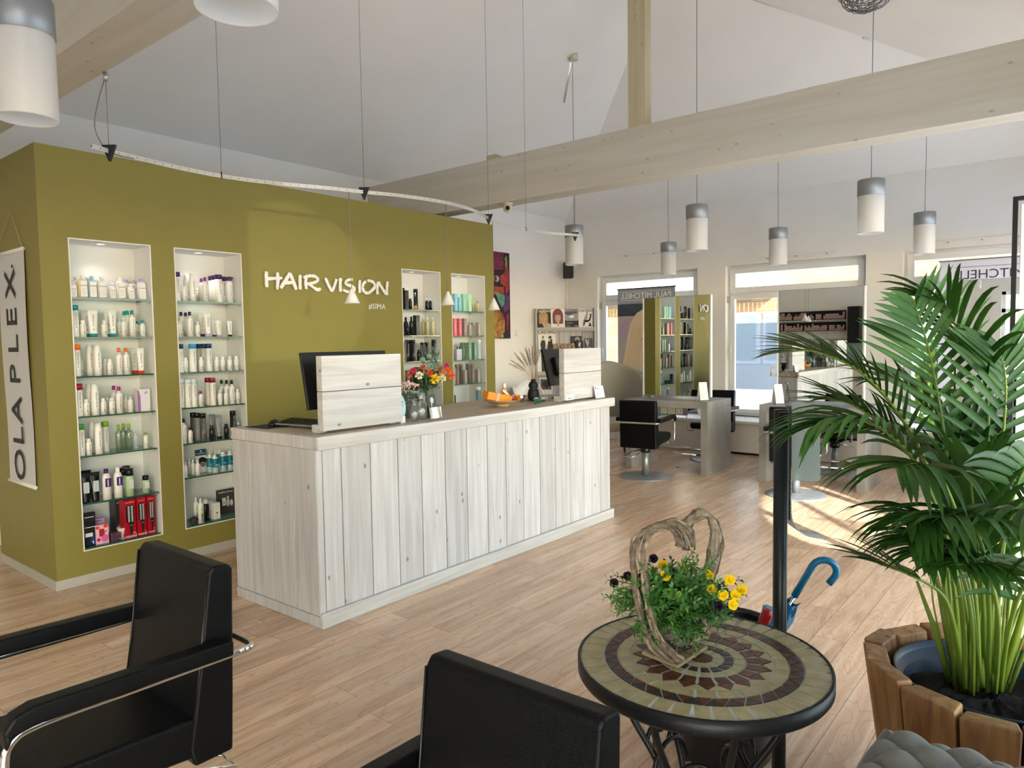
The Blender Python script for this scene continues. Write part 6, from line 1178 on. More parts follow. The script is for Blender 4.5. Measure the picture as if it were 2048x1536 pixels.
for i in range(70):
    s_ = rnd.choice((left, right)); j = rnd.randrange(0, 4) if s_ is left else rnd.randrange(len(right) - 4, len(right)); x, y = s_[j]; p = hp(x + rnd.uniform(-14, 14), y + rnd.uniform(-14, 14), rnd.uniform(-.05, .05)); p.z = max(p.z, .015); d = Vector((rnd.gauss(0, 1), rnd.gauss(0, 1), rnd.gauss(0, .5))).normalized() * rnd.uniform(.012, .03); q = p + d; q.z = max(q.z, .013); b.tube([p, q], .0022, 5)
o_ = b.build('twig_tangle', vm[0], wr); o_['kind'] = 'stuff'
b = MB(); b.sphere((0, 0, .06), .046, 8, 0, (1.1, 1.1, .9)); b.build('moss_lining', mat('dried_moss', '8a867a', .95, col2='4d4a40', vscale=(80, 80, 80), bump=1, bscale=150), wr)
# ---- calibrachoa
pl = empty('flowering_plant', 'bushy green calibrachoa with yellow and dark flowers growing from the heart wreath', 'plant', HC, 0)
b = MB(); rnd = random.Random(31)
cen = hp(1345, 1215, 0); cen.z = max(cen.z, .12)
def sprig(b, p0, p1, n=9, ls=.0205):
    mid = p0.lerp(p1, .5) + Vector((0, 0, .02)); pts = [p0 * (1-t)**2 + mid * 2*t*(1-t) + p1 * t*t for t in [i / 6 for i in range(7)]]; b.tube(pts, .0011, 4)
    ax = (p1 - mid).normalized()
    for i in range(n):
        t = .28 + .72 * i / (n - 1); c = p0 * (1-t)**2 + mid * 2*t*(1-t) + p1 * t*t
        for s in (0, pi):
            a = i * 2.4 + s; o = ax.orthogonal().normalized(); o2 = ax.cross(o); d = (o * cos(a) + o2 * sin(a) + ax * .55).normalized(); L_ = ls * (1 - .25 * t) * rnd.uniform(.8, 1.2); w = d.cross(ax).normalized() * L_ * .23
            m1 = c + d * L_ * .5 + Vector((0, 0, .002)); e = c + d * L_; b.add([c, m1 + w, e, m1 - w], [(0, 1, 2, 3)], 0, False)
targets = []
while len(targets) < 240:
    x = rnd.uniform(1215, 1480); y = rnd.uniform(1110, 1300); k = ((x - 1345) / 125) ** 2 + ((y - 1205) / 85) ** 2
    if k < 1.0 and not (x < 1265 and y > 1235) and not (x > 1440 and y > 1260): targets.append((x, y))
targets += [(1208, 1195), (1215, 1160), (1228, 1150), (1240, 1215), (1225, 1205), (1388, 1100), (1392, 1118), (1372, 1125), (1432, 1118), (1422, 1132), (1395, 1305), (1370, 1290), (1360, 1300), (1452, 1240), (1440, 1255), (1300, 1150), (1330, 1140), (1385, 1135), (1478, 1160), (1490, 1190)]
for x, y in targets:
    q = hp(x, y, rnd.uniform(-.12, .07)); q.z = max(q.z, .02); r0 = cen + Vector((rnd.uniform(-.03, .03), rnd.uniform(-.03, .03), rnd.uniform(-.04, .01))); sprig(b, r0, q, 10)
b.build('foliage', M['sprig'], pl)
def flower(x, y, dd, colr, r=.0125, face=None):
    c = hp(x, y, dd); c.z = max(c.z, .02); d = face or ((CO - HC - c).normalized() + Vector((rnd.uniform(-.4, .4), rnd.uniform(-.4, .4), rnd.uniform(-.1, .5)))).normalized(); q = d.to_track_quat('Z', 'Y').to_matrix().to_4x4(); b = MB(); n = 30; vs_ = [(0, 0, -.012)]
    for ring_, (rr, z) in enumerate(((.16, -.008), (.35, -.001), (.75, .002), (1.0, .0005))):
        for i in range(n): a = 2*pi*i/n; k = 1 + (.10 * abs(cos(2.5 * a)) - .06 if ring_ > 1 else 0); vs_.append((r * rr * k * cos(a), r * rr * k * sin(a), z * r / .0125 + .0008 * sin(5 * a)))
    fs = [(0, 1 + i, 1 + (i+1) % n) for i in range(n)] + [(1 + j*n + i, 1 + (j+1)*n + i, 1 + (j+1)*n + (i+1) % n, 1 + j*n + (i+1) % n) for j in range(3) for i in range(n)]
    b.add(vs_, fs, 0, True); b.tube([(0, 0, -.011), (0, 0, -.022)], .0016, 5); b.xf(Matrix.Translation(c) @ q); b.build('flower', mat('petal_' + colr, colr, .6, spec=.2), pl)
for x, y, dd in ((1446, 1190, -.10), (1424, 1178, -.09), (1460, 1160, -.06), (1471, 1190, -.08), (1484, 1180, -.06), (1466, 1209, -.09), (1331, 1151, -.05), (1326, 1130, .0), (1368, 1136, .0), (1418, 1150, -.01), (1358, 1188, -.1)): flower(x, y, dd, 'f4cf10', .0125 if (x, y) != (1358, 1188) else .006)
for x, y, dd in ((1228, 1166, -.02), (1438, 1212, -.10), (1307, 1117, .02), (1255, 1152, .03)): flower(x, y, dd, '1a0c22', .011)
flower(1297, 1170, .0, 'a0182c', .009)
# ---- black bucket used as umbrella stand
BX, BY = 2.46, 1.02
bk = empty('umbrella_bucket', 'black metal bucket behind the mosaic table holding umbrellas', 'bucket', (BX, BY, 0)); b = MB(); b.lathe([(.001, .004), (.165, .004), (.168, 0), (.172, .006), (.205, .44), (.212, .45), (.212, .456), (.203, .456), (.199, .44), (.166, .012), (.001, .010)], 48, capb=False, capt=False); b.build('bucket_wall', mat('black_enamel', '121318', .22, spec=.6), bk)
b = MB(); b.tube([(.200 * cos(q), .200 * sin(q), .40) for q in [k * pi / 16 for k in range(32)]], .004, 6, closed=True); b.build('bead', mat('dark_red_enamel', '3a0c18', .2), bk)
def umbrella(name, label, foot, top, colr, crook=True, wrap=True):
    o = empty(name, label, 'umbrella', foot); d = (Vector(top) - Vector(foot)); L_ = d.length; d.normalize(); q = d.to_track_quat('Z', 'Y').to_matrix().to_4x4(); m_ = mat('nylon_' + colr, colr, .45, sheen=.2, spec=.4)
    b = MB(); b.cyl((0, 0, 0), (0, 0, L_), .005, 10); b.xf(q); b.build('shaft', M['steel'], o); b = MB(); n = 16; prof = [(.004, .03), (.014, .06), (.026, L_ * .4), (.034, L_ * .68), (.036, L_ * .78), (.022, L_ * .86)]; vs_ = []; fs = []
    for r, z in prof:
        for i in range(n): a = 2*pi*i/n; rr = r * (1 + .28 * cos(8 * a / 2 + z * 9)); vs_.append((rr * cos(a), rr * sin(a), z))
    for j in range(len(prof) - 1):
        for i in range(n): fs.append((j*n+i, j*n+(i+1) % n, (j+1)*n+(i+1) % n, (j+1)*n+i))
    b.add(vs_, fs, 0, True)
    if wrap:
        for i in range(7): a = 2*pi*i/7; b.add([(.018*cos(a), .018*sin(a), L_*.80), (.045*cos(a), .045*sin(a), L_*.88), (.036*cos(a+.5), .036*sin(a+.5), L_*.84), (.03*cos(a+.9), .03*sin(a+.9), L_*.80)], [(0, 1, 2, 3)])
    b.xf(q); b.build('canopy', m_, o)
    if crook:
        b = MB(); R_ = .042; hb = MB(); pts = [(0, 0, L_ * .90), (0, 0, L_ + .06)] + [(R_ - R_ * cos(t), 0, L_ + .06 + R_ * sin(t)) for t in [k * pi / 9 * 1.1 for k in range(1, 10)]]; pts.append((pts[-1][0] - .004, 0, pts[-1][2] - .02)); hb.tube(pts, .0125, 12); ang = Matrix.Rotation(RAD(crook), 4, 'Z'); hb.xf(q @ ang); hb.build('crook_handle', mat('handle_' + colr, colr, .25, spec=.6), o)
    return o
UD = 2.45
t1 = atd(1635, 1140, UD); ft = Vector((BX + .05, BY + .12, .03))
ft = atd(1475, 1400, 2.36); ft = Vector((BX + .02, BY + .05, .02)); ang_t = atd(1608, 1160, 2.52)
umbrella('blue_umbrella', 'blue umbrella with crook handle leaning out of the black bucket', ft, ang_t, '0f6f9c', crook=-75)
t2 = atd(1536, 1222, 2.26); o = umbrella('red_umbrella', 'short folded umbrella with red handle in the black bucket', Vector((BX - .05, BY, .06)), t2, '7a1020', crook=False, wrap=False)
dd = (t2 - Vector((BX - .05, BY, .06))); b = MB(); L_ = dd.length; b.lathe([(.001, L_ - .11), (.017, L_ - .11), (.018, L_ - .02), (.012, L_), (.001, L_ + .002)], 18); b.xf(dd.to_track_quat('Z', 'Y').to_matrix().to_4x4()); b.build('grip', C('a80e1e', .25), o)
b = MB(); b.lathe([(.001, 0), (.04, 0), (.05, .16), (.046, .19), (.001, .19)], 8, sx=1, sy=.5); c_ = atd(1525, 1230, 2.5); tag(b.build('folded_umbrella', mat('nylon_0f6f9c', '0f6f9c', .45), loc=(c_.x, c_.y, .37), rot=(RAD(6), RAD(-4), .5)), 'folded blue pocket umbrella upright in the black bucket behind the red handle', 'umbrella')
# ---- black post with acrylic panel
pp = atz(1556, 1700); PD = (pp - CO).dot(CF)
po = empty('floor_post', 'tall black round post with a clear curved acrylic panel beside the bucket', 'post', (pp.x, pp.y, 0)); b = MB(); b.lathe([(.0195, .012), (.0195, 1.29)], 28); b.build('tube', mat('post_black', '1c2124', .35, .3), po)
b = MB(); b.lathe([(.14, 0), (.14, .008), (.02, .013)], 40); b.build('foot_plate', M['blackmetal'], po)
b = MB(); b.lathe([(.0185, 1.29), (.0185, 1.297), (.001, 1.298)], 24, capb=False); b.build('end_cap', M['black'], po)
def pv_(x, y, dd=0.0): return atd(x, y, PD + dd) - Vector((pp.x, pp.y, 0))
b = MB(); b.prism([pv_(*q) for q in ((1579, 812), (1582.5, 812), (1581, 1040), (1577.5, 1040))], CF * .03); b.build('clamp_rail', M['black'], po)
b = MB(); prof = [(1584, 804), (1600, 802), (1615, 806), (1628, 816), (1636, 830), (1640, 850), (1641, 963), (1584, 961)]; b.prism([pv_(x, y, .01) for x, y in prof], CF * .004); b.build('acrylic_panel', M['smoke'], po)
b = MB(); f_ = [pv_(x, y, 0) for x, y in smooth([Vector((1584, 1000, 0)), Vector((1585, 1038, 0)), Vector((1597, 1060, 0)), Vector((1622, 1072, 0)), Vector((1652, 1077, 0))], 5)] if False else None
cr = smooth([Vector(q + (0,)) for q in ((1584, 960), (1583, 1010), (1586, 1040), (1598, 1060), (1620, 1072), (1654, 1077))], 5)
for i in range(len(cr) - 1):
    a_, c_ = pv_(cr[i].x, cr[i].y), pv_(cr[i+1].x, cr[i+1].y); w_ = CF * .075 + CU * .005; b.add([a_, c_, c_ + w_, a_ + w_], [(0, 1, 2, 3)], 0, True)
q = b.build('curved_lip', mat('satin_sheet', 'c9ccce', .25, .2), po); m_ = q.modifiers.new('t', 'SOLIDIFY'); m_.thickness = .003
# ---- teak planter with palm
QX, QY, QR, QZ = 2.335, .182, .335, .58
pt = empty('wooden_planter', 'round planter of thick teak staves beside the mosaic table', 'planter', (QX, QY, 0)); rnd = random.Random(5)
teak = woodmat('teak_stave', 'bb8c58', '805836', axis=2, rough=.55, grain=2.2, knots=.8, knot='3a2414', bump=.3, freq=5)
n = 15; a = RAD(95)
for i in range(n):
    da = 2 * pi / n * rnd.uniform(.9, 1.1) if i < n - 1 else RAD(95) + 2 * pi - a; g = .012; a0, a1 = a + g, a + da - g; zt_ = QZ + rnd.uniform(-.022, .012); th = rnd.uniform(.052, .066); rb = .76
    def pt_(ang, r, z): return (r * cos(ang), r * sin(ang), z)
    Ro = QR; Ri = QR - th; pb_ = [pt_(a0, Ro * rb, .0), pt_(a1, Ro * rb, .0), pt_(a1, (Ro - th) * rb, .0), pt_(a0, (Ro - th) * rb, .0)]; pt2 = [pt_(a0, Ro, zt_), pt_(a1, Ro, zt_ + rnd.uniform(-.01, .01)), pt_(a1, Ri, zt_ - .004), pt_(a0, Ri, zt_ - .004)]
    b = MB(); b.hexa(pb_ + pt2); b.build('stave', teak, pt, bevel=.007, seg=3); a += da
b = MB(); b.lathe([(QR * .76 - .06, .02), (QR - .075, .35), (QR - .085, .36), (.001, .36)], 32, capb=True, capt=False); b.build('inner_base', M['blackm'], pt)
ip = empty('plastic_pot', 'dark blue plastic pot of soil set inside the teak planter', 'pot', (QX, QY, .362)); b = MB(); b.lathe([(.15, .002), (.245, .185), (.252, .186), (.253, .192), (.246, .192), (.238, .17), (.15, .012)], 56, capb=True, capt=False); b.build('pot_wall', mat('blue_pot', '1c3048', .35), ip)
b = MB(); vs_ = [(0, 0, .125)]; R_ = 14; N_ = 40
for j in range(1, R_ + 1):
    for i in range(N_): r = .226 * j / R_; an = 2*pi*i/N_; vs_.append((r*cos(an), r*sin(an), .118 + .012 * sin(r * 22 + 2 * cos(an * 2)) + rnd.uniform(-.009, .009)))
fs = [(0, 1+i, 1+(i+1) % N_) for i in range(N_)] + [(1+(j-1)*N_+i, 1+j*N_+i, 1+j*N_+(i+1) % N_, 1+(j-1)*N_+(i+1) % N_) for j in range(1, R_) for i in range(N_)]
b.add(vs_, fs, 0, True); q = b.build('soil', M['soil'], ip); q['kind'] = 'stuff'
SZ = .362 + .12
pm_ = empty('areca_palm', 'large areca palm with arching fronds growing from the teak planter', 'palm', (QX, QY, SZ)); PO = Vector((QX, QY, SZ)); rnd = random.Random(14)
DP = (PO - CO).dot(CF)
def frond(base_px, ctrl, n=26, ll=.24, lw=.0092, droop=.5, start=.42, d0=0.0, up_=Vector((0, 0, 1)), spread=.9, name='frond', vtilt=.15):
    """rachis through base and control points (px, py, depth offset); leaflets in a shallow V, sagging with weight"""
    bp = atz(base_px[0], base_px[1], SZ); pts = [bp] + [atd(x, y, DP + dd) for x, y, dd in ctrl]; P = smooth([p - PO for p in pts], 10); b = MB(); k = len(P)
    b.tube(P, [.0065 * (1 - .80 * i / (k - 1)) + .0008 for i in range(k)], 6, 1)
    for i in range(n):
        t = start + (1 - start) * (i + .5) / n; f_ = t * (k - 1); i0 = min(int(f_), k - 2); p = P[i0].lerp(P[i0+1], f_ - i0); ax = (P[i0+1] - P[i0]).normalized()
        side = ax.cross(up_); side = side.normalized() if side.length > .05 else ax.orthogonal(); nrm = side.cross(ax).normalized(); q = (t - start) / (1 - start); L_ = ll * (sin(pi * (.16 + .80 * q)) ** .6) * rnd.uniform(.9, 1.08)
        for s in (-1, 1):
            fwd = .45 + .75 * q + rnd.uniform(-.06, .06); d = (side * s * spread + ax * fwd + nrm * (vtilt + rnd.uniform(-.08, .08))).normalized(); seg = 6; vs_ = []; c = p.copy(); dd_ = d.copy()
            for j in range(seg + 1):
                u = j / seg; w = lw * (.35 + .65 * sin(pi * min(1, u * 1.25 + .12)) if u < .5 else max(0.02, 1 - ((u - .5) / .5) ** 1.6)); wv = dd_.cross(nrm).normalized() * w; vs_ += [c - wv + nrm * w * .35, c - nrm * w * .12, c + wv + nrm * w * .35]; dd_ = (dd_ + Vector((0, 0, -1)) * droop * (.10 + .30 * u) / seg * 3).normalized(); c = c + dd_ * (L_ / seg)
            b.add(vs_, [(3*j+m_, 3*j+m_+1, 3*j+m_+4, 3*j+m_+3) for j in range(seg) for m_ in (0, 1)], 0, True)
    return b.build(name, [M['leaf'], M['stem']], pm_)
F_ = [ # base px, control points, kwargs
 ((1915, 1372), [(1912, 1150, .02), (1892, 900, .06), (1862, 720, .10), (1828, 603, .08)], dict(n=16, ll=.25, droop=.35, start=.45, up_=Vector((-.75, -.55, .35)), lw=0.0108)),
 ((1925, 1370), [(1900, 1120, .0), (1840, 900, .0), (1740, 760, .0), (1640, 705, .02), (1572, 704, .04)], dict(n=21, ll=.22, droop=.5, start=.42, spread=.55, lw=0.0068)),
 ((1935, 1378), [(1915, 1160, -.05), (1850, 960, -.10), (1770, 862, -.12), (1690, 838, -.14), (1640, 850, -.15)], dict(n=15, ll=.26, droop=1.5, start=.45, spread=.6, lw=0.0097)),
 ((1948, 1380), [(1930, 1200, .05), (1880, 1020, .08), (1800, 880, .10), (1710, 812, .10), (1660, 800, .10)], dict(n=19, ll=.22, droop=.6, start=.42, spread=.6, lw=0.0079)),
 ((1930, 1376), [(1905, 1240, -.04), (1880, 1185, -.05), (1820, 1150, -.06), (1758, 1128, -.06)], dict(n=7, ll=.2, droop=.5, start=.66, spread=.28, lw=0.0090)),
 ((1955, 1384), [(1942, 1200, -.15), (1905, 1080, -.22), (1862, 1035, -.26), (1820, 1042, -.3)], dict(n=11, ll=.22, droop=1.7, start=.5, spread=.8, lw=0.0115)),
 ((1960, 1380), [(1945, 1150, -.12), (1890, 970, -.2), (1840, 930, -.26), (1800, 935, -.3)], dict(n=11, ll=.25, droop=1.7, start=.52, spread=.85, lw=0.0122)),
 ((1965, 1384), [(1962, 1150, .05), (1975, 900, .1), (1968, 760, .12), (1905, 640, .10), (1884, 615, .1)], dict(n=16, ll=.28, droop=1.1, start=.5, spread=.7, lw=0.0094)),
 ((1985, 1384), [(1990, 1150, .0), (2000, 950, .02), (2012, 780, .05), (2000, 700, .06)], dict(n=14, ll=.27, droop=.45, start=.45, up_=Vector((-.7, -.55, .4)), lw=0.0115)),
 ((1990, 1380), [(2000, 1150, -.1), (2030, 980, -.18), (2080, 900, -.24), (2150, 880, -.3)], dict(n=14, ll=.28, droop=1.2, start=.5, lw=0.0122)),
 ((1975, 1386), [(1985, 1200, -.2), (2010, 1060, -.34), (2040, 1020, -.42), (2090, 1030, -.5)], dict(n=11, ll=.22, droop=1.6, start=.5, lw=0.0122)),
 ((1940, 1366), [(1935, 1120, .1), (1925, 960, .14), (1915, 840, .16)], dict(n=12, ll=.24, droop=.25, start=.35, spread=.35, lw=0.0101)),
 ((1970, 1370), [(1965, 1180, -.05), (1950, 1040, -.1), (1938, 930, -.12)], dict(n=12, ll=.22, droop=.5, start=.4, spread=.5, lw=0.0115)),
 ((1950, 1376), [(1948, 1200, .1), (1925, 1040, .16), (1868, 930, .18), (1800, 880, .2)], dict(n=15, ll=.22, droop=.9, start=.45, spread=.6, lw=0.0094)),
 ((2000, 1384), [(2020, 1250, -.2), (2060, 1150, -.3), (2110, 1120, -.4)], dict(n=10, ll=.22, droop=1.4, start=.45, lw=0.0122)),
 ((1960, 1372), [(1958, 1160, .18), (1935, 1000, .22), (1880, 850, .25), (1800, 770, .25), (1750, 760, .25)], dict(n=17, ll=.22, droop=.6, start=.42, spread=.55, lw=0.0086)),
 ((1945, 1388), [(1945, 1260, -.15), (1925, 1150, -.22), (1890, 1105, -.26), (1850, 1110, -.3)], dict(n=9, ll=.17, droop=1.7, start=.5, spread=.8, lw=0.0115)),
 ((1990, 1390), [(1998, 1260, -.2), (1985, 1170, -.3), (1965, 1130, -.36), (1930, 1130, -.42)], dict(n=9, ll=.18, droop=1.6, start=.5, spread=.8, lw=0.0130)),
 ((1930, 1380), [(1925, 1230, -.1), (1905, 1130, -.2), (1870, 1080, -.26), (1825, 1085, -.3)], dict(n=12, ll=.19, droop=1.7, start=.5, spread=.8, lw=.0115)),
 ((1975, 1388), [(1978, 1200, -.2), (1960, 1080, -.32), (1925, 1030, -.4), (1885, 1035, -.46)], dict(n=12, ll=.2, droop=1.7, start=.5, spread=.8, lw=.012)),
 ((1945, 1374), [(1940, 1150, .1), (1915, 1000, .14), (1855, 905, .16), (1770, 862, .16), (1700, 862, .15)], dict(n=20, ll=.2, droop=.9, start=.45, spread=.55, lw=.009)),
 ((1985, 1372), [(1990, 1200, .1), (1985, 1050, .12), (1960, 930, .12), (1915, 880, .1)], dict(n=14, ll=.22, droop=1.0, start=.45, spread=.6, lw=.0115)),
 ((2005, 1365), [(2030, 1100, .2), (2060, 980, .2), (2120, 900, .2)], dict(n=11, ll=.24, droop=.8, start=.45, lw=0.0108)),
]
for bp, ct, kw in F_: kw['n'] = int(kw['n'] * (1.3 if kw.get('spread', .9) < .7 else 1.0)); kw['lw'] *= .92; frond(bp, ct, **kw)
for i in range(34):
    x, y = rnd.uniform(1900, 2018), rnd.uniform(1352, 1386); p0 = atz(x, y, SZ) - PO; lean = (x - 1955) / 60; ht = rnd.uniform(.28, .55); b = MB(); p1 = p0 + Vector((.04 * rnd.uniform(-1, 1) + .02 * lean, -.09 * lean + rnd.uniform(-.04, .04), ht)); m1 = p0.lerp(p1, .5) + Vector((rnd.uniform(-.012, .012), rnd.uniform(-.012, .012), 0)); r = rnd.uniform(.003, .0065) if i > 6 else .0115; p0.z = -.02; b.tube([p0, m1, p1], [r, r * .75, r * .35], 8); b.build('cane', M['stem'], pm_)
# ---- tufted grey seat in the corner
OC = Vector((1.535, .125, 0)); ow = .31
tf = empty('tufted_stool', 'grey button-tufted fabric stool next to the teak planter', 'stool', (OC.x, OC.y, 0)); b = MB(); N_ = 96; vs_ = []; L2x, L2y = .30, .26
def tuft(x, y):
    u_ = (x + y) / .115 * pi; v_ = (x - y) / .115 * pi; return .028 * (abs(sin(u_)) ** .55) * (abs(sin(v_)) ** .55) - .026
for j in range(N_ + 1):
    for i in range(N_ + 1):
        x = (i / N_ * 2 - 1); y = (j / N_ * 2 - 1); e = max(abs(x), abs(y)); fall = 1 - (e ** 9); z = .535 + .085 * fall + tuft(x * L2x, y * L2y) * min(1, (1 - e) * 9); rx_ = 1 - .05 * (abs(y) ** 6); ry_ = 1 - .05 * (abs(x) ** 6); vs_.append((x * L2x * rx_, y * L2y * ry_, z))
b.add(vs_, [(j*(N_+1)+i, j*(N_+1)+i+1, (j+1)*(N_+1)+i+1, (j+1)*(N_+1)+i) for j in range(N_) for i in range(N_)], 0, True)
fab = mat('grey_fabric', '8b8880', .95, var=.08, vscale=(200, 200, 200), sheen=.3, bump=.3, bscale=600)
b.build('tufted_cushion', fab, tf); b = MB(); b.box((-L2x * .95, -L2y * .95, .40), (L2x * .95, L2y * .95, .55)); b.build('seat_side', fab, tf, bevel=.02, seg=3)
for sx_ in (-1, 1):
    for sy_ in (-1, 1): b = MB(); b.cyl((sx_ * .24, sy_ * .2, 0), (sx_ * .22, sy_ * .18, .41), .013, 10, r2=.02); b.build('leg', C('4a3a2c', .5), tf)

# ================================================================== HANGING THINGS
def ceil_z(x, y): return min(HW + SL * (YL - y), HW + SL * (y - YR), HW + SL * (XW - x), HW + SL * (x - XR))
LN = [('L1', 55, 240, 'large pendant lamp hanging closest, above the partition corner'), ('L2', 474, 20, 'pendant lamp bottom cropped by the upper picture edge'), ('L3', 1149, 530, 'pendant lamp hanging at the end of the curved rail'), ('L4', 1394, 502, 'pendant lamp in front of the wall between the first and middle windows'), ('L5', 1337, 551, 'pendant lamp overlapping the first window top'), ('L6', 1556, 531, 'pendant lamp overlapping the middle window top'), ('L7', 1741, 467, 'largest pendant lamp between the middle and last windows'), ('L8', 1848, 509, 'pendant lamp at the near upper corner of the last window')]
for nm, x, y, lb in LN:
    z0 = 2.275; p = atz(x, y, z0); r = .0925; o = empty('pendant_lamp', lb, 'lamp', (p.x, p.y, z0), rnd.uniform(0, 6), 'cylindrical glass pendant lamps')
    b = MB(); b.lathe([(r - .003, .30), (r - .003, .004), (r - .0015, 0), (r, .004), (r, .30)], 40, capb=False, capt=False); b.build('glass_shade', M['frost'], o)
    b = MB(); b.lathe([(r + .0015, .277), (r + .003, .278), (r + .003, .395), (r + .0015, .397), (.012, .397)], 40, capb=False); b.build('metal_cap', M['alug'], o)
    b = MB(); b.cyl((0, 0, .14), (0, 0, .38), .02, 12); b.sphere((0, 0, .12), .03, 8); b.build('bulb', M['white'], o)
    b = MB(); b.lathe([(.012, .397), (.006, .42)], 12); b.build('cable_grip', M['alu'], o)
    zc = ceil_z(p.x, p.y); h = zc - z0
    b = MB(); b.tube([(0, 0, .42), (.004, .003, .36 + (h - .36) * .4), (-.003, .002, .36 + (h - .36) * .75), (0, 0, h)], .0026, 6); b.build('cord', M['wire'], o); b = MB(); b.lathe([(.04, h - .045), (.048, h - .04), (.048, h)], 20); (b.build('ceiling_rose', M['white'], o) if nm != 'L3' else None)
# curved low-voltage rail
RP = [(183, 292), (218, 302), (300, 322), (370, 338), (443, 352), (520, 363), (600, 371), (665, 377), (728, 384), (790, 390), (850, 398), (895, 406), (930, 415), (955, 424), (977, 436), (1010, 449), (1052, 459), (1100, 466), (1150, 470), (1166, 473)]
rl = [atz(x, y, 2.47) for x, y in RP]; r0 = rl[0].copy(); tr = empty('curved_lamp_rail', 'curved flat metal lamp rail with rows of holes hanging between the beams', 'lamp rail', r0)
Pr = smooth([p - r0 for p in rl], 5); b = MB()
for i in range(len(Pr) - 1):
    a_, c_ = Pr[i], Pr[i+1]; n_ = Vector((-(c_ - a_).y, (c_ - a_).x, 0)).normalized() * .002; b.hexa([a_ - n_ - Vector((0, 0, .011)), c_ - n_ - Vector((0, 0, .011)), c_ + n_ - Vector((0, 0, .011)), a_ + n_ - Vector((0, 0, .011)), a_ - n_ + Vector((0, 0, .011)), c_ - n_ + Vector((0, 0, .011)), c_ + n_ + Vector((0, 0, .011)), a_ + n_ + Vector((0, 0, .011))])
b.build('rail_strip', mat('rail_metal', 'd4d4d0', .3, .6), tr); b = MB(); acc = 0
for i in range(len(Pr) - 1):
    L_ = (Pr[i+1] - Pr[i]).length; s = acc
    while s < L_: p = Pr[i].lerp(Pr[i+1], s / L_); n_ = Vector((-(Pr[i+1] - Pr[i]).y, (Pr[i+1] - Pr[i]).x, 0)).normalized(); b.cyl(p - n_ * .0024, p + n_ * .0024, .003, 6); s += .05
    acc = s - L_
q = b.build('holes', M['black'], tr)
def hanger(x, y, zt, wires=1):
    p = atz(x, y, 2.47) - r0; b = MB(); d = Vector((.62, -.78, 0)); b.prism([p + d * u_ + Vector((0, 0, v_)) - Vector((0.004, 0.004, 0)) for u_, v_ in ((-.036, .03), (.036, .03), (.004, -.05), (-.004, -.05))], Vector((.62, .5, 0)) * .02); b.build('hanger_clamp', M['black'], tr, bevel=.002)
    b = MB(); b.tube([p + Vector((0, 0, .03)), p + Vector((0, 0, zt - 2.47))], .0013, 5); b.build('hanger_wire', M['wire'], tr); return p
p = hanger(218, 302, 2.85); b = MB(); b.cyl(p + Vector((0, 0, .34)), p + Vector((0, 0, .38)), .012, 10); b.build('beam_hook', M['alu'], tr)
b = MB(); b.tube(smooth([p + Vector(v_) for v_ in ((.0, 0, .36), (-.03, .02, .24), (-.045, .04, .12), (-.02, .02, .03), (.03, 0, -.01), (.12, 0, -.015))], 5), .003, 6); b.build('feed_cable', M['cord'], tr)
for x, y in ((728, 384), (977, 436)): q_ = atz(x, y, 2.47); hanger(x, y, ceil_z(q_.x, q_.y))
hanger(1150, 471, 2.85)
for x, y in ((443, 352), (1052, 459)): q_ = atz(x, y, 2.47); b = MB(); b.tube([q_ - r0, q_ - r0 + Vector((0, 0, ceil_z(q_.x, q_.y) - 2.47))], .0013, 5); b.build('hanger_wire', M['wire'], tr); b = MB(); b.cyl(q_ - r0 - Vector((0, 0, .014)), q_ - r0 + Vector((0, 0, .02)), .005, 6); b.build('wire_grip', M['black'], tr)
for xr, yr, xc, yc, lb in ((698, 380, 705, 607, 'white cone lamp hanging in front of the HAIR VISION lettering'), (892, 405, 896, 610, 'white cone lamp hanging between the third and far-end niches'), (985, 440, 988, 620, 'white cone lamp hanging at the partition edge before the painted face')):
    q_ = atz(xr, yr, 2.47); zb_ = 1.5; lo_, hi_ = 1.5, 2.4
    for _ in range(30):
        m_ = (lo_ + hi_) / 2; v_ = Vector((q_.x, q_.y, m_)) - CO; py = 768 - FPX * v_.dot(CU) / v_.dot(CF)
        if py > yc: lo_ = m_
        else: hi_ = m_
    o = empty('cone_lamp', lb, 'lamp', (q_.x, q_.y, m_), 0, 'white cone lamps on the curved rail'); b = MB(); b.lathe([(.047, 0), (.049, .001), (.008, .092), (.004, .096)], 32, capb=False); b.build('cone_shade', M['coneshade'], o)
    b = MB(); b.lathe([(.010, .02), (.008, .07)], 10); b.build('bulb', M['white'], o); b = MB(); b.tube([(0, 0, .095), (.003, .0, .3), (-.003, 0, .6), (0, 0, 2.46 - m_)], .0022, 6); b.build('cord', M['cord'], o)
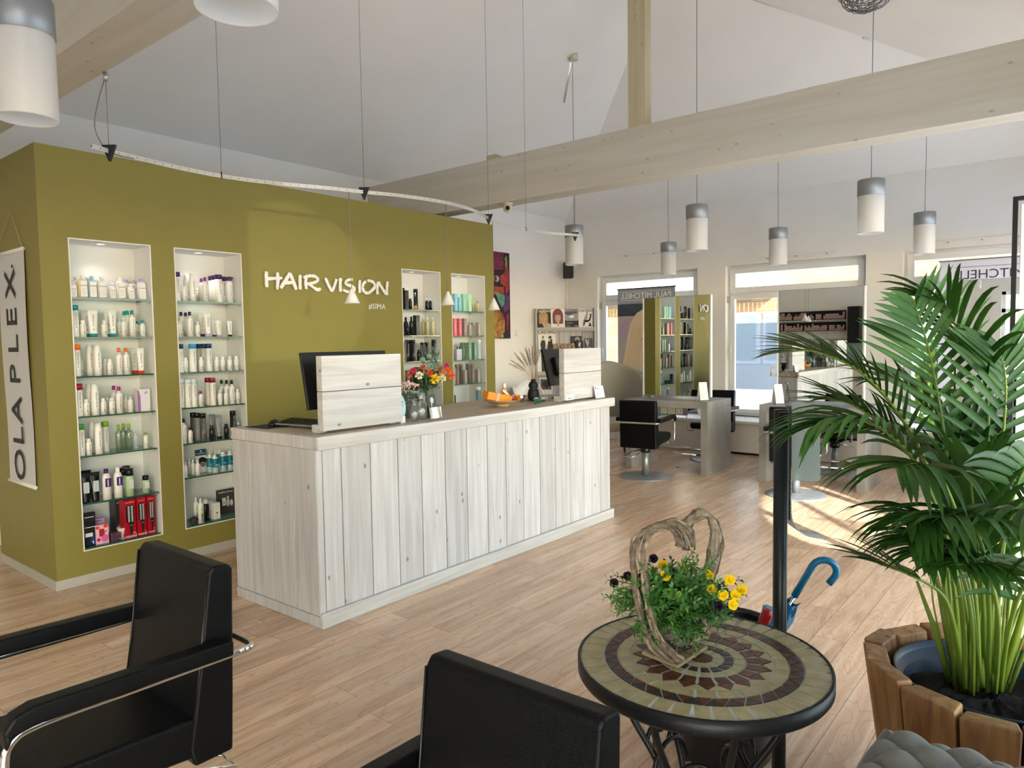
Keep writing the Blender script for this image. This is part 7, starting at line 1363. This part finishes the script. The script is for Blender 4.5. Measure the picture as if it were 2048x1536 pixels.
# security camera, ceiling rose with conduit, corner duct, wire ball
p = atz(1022, 408, 2.85); o = empty('security_camera', 'small cream dome security camera under the tie beam', 'camera', (5.50, p.y, 2.85)); b = MB(); b.lathe([(.001, -.012), (.05, -.012), (.052, 0)], 24, capt=False); b.build('mount_plate', C('d8cfb8', .4), o); b = MB(); b.sphere((0, 0, -.045), .046, 12); b.build('dome', C('d8cfb8', .35), o); b = MB(); d = (CO - Vector((5.5, p.y, 2.80))).normalized(); b.cyl(Vector((0, 0, -.045)) + d * .038, Vector((0, 0, -.045)) + d * .049, .022, 16); b.build('lens', M['black'], o)
def planel(x, y): 
    d = ray(x, y); t = (HW + SL * YL - CO.z) / (d.z + SL * d.y); return CO + d * t
def planeb(x, y):
    d = ray(x, y); t = (HW + SL * XW - CO.z) / (d.z + SL * d.x); return CO + d * t
p = planel(1147, 112); o = empty('cable_outlet', 'round cream cable outlet with short conduit on the ceiling slope', 'cable outlet', p - Vector((0, 0, .01))); b = MB(); b.lathe([(.04, -.035), (.046, -.03), (.046, .03)], 20); b.build('housing', C('cfc8b0', .5), o); b = MB(); q_ = planel(1129, 203) - p; b.tube([Vector((0, 0, 0)), q_], .009, 8); b.build('conduit', M['white'], o)
pa, pb = planeb(1500, -4), planeb(1728, 72); b = MB(); b.tube([pa, pb], .012, 8); b.tube([pb, pb + (pb - pa).normalized() * .12], .025, 8); struct(b.build('trim_42', M['white']), 'white cable conduit on the ceiling crease')
p = atd(1735, -38, 3.4); o = empty('wire_ball_lamp', 'tangled dark wire ball lamp cropped by the upper edge', 'lamp', p); b = MB(); rnd = random.Random(77)
for i in range(26):
    n_ = Vector((rnd.gauss(0, 1), rnd.gauss(0, 1), rnd.gauss(0, 1))).normalized(); u_ = n_.orthogonal().normalized(); v_ = n_.cross(u_); off = rnd.uniform(-.4, .4); r_ = .135; pts = []
    for k in range(36): a = 2*pi*k/36; w_ = 1 + .05 * sin(a * 5 + i); pts.append((u_ * cos(a) + v_ * sin(a)) * r_ * w_ * math.sqrt(1 - off * off) + n_ * off * r_)
    b.tube(pts, .0018, 4, closed=True)
b.build('wire_shell', M['wire'], o); b = MB(); b.sphere((0, 0, 0), .035, 8); b.build('bulb', M['white'], o); b = MB(); b.cyl((0, 0, .03), (0, 0, ceil_z(p.x, p.y) - p.z), .003, 6); b.build('cord', M['wire'], o)

# added unseen spot lamp outside, standing in for an assumed sun reflection: low warm patch on the partition through the facade
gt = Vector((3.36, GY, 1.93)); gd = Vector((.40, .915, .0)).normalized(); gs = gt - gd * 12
gl = bpy.data.lights.new('added_glint_spot', 'SPOT'); gl.energy = 700; gl.spot_size = 2 * math.atan(.70 / 12); gl.spot_blend = .05; gl.shadow_soft_size = .02; gl.color = (1, .97, .88)
go = bpy.data.objects.new('added_glint_spot', gl); COL.objects.link(go); go.location = gs; go.rotation_euler = gd.to_track_quat('-Z', 'Y').to_euler()
print('SCENE OK', len(bpy.data.objects))
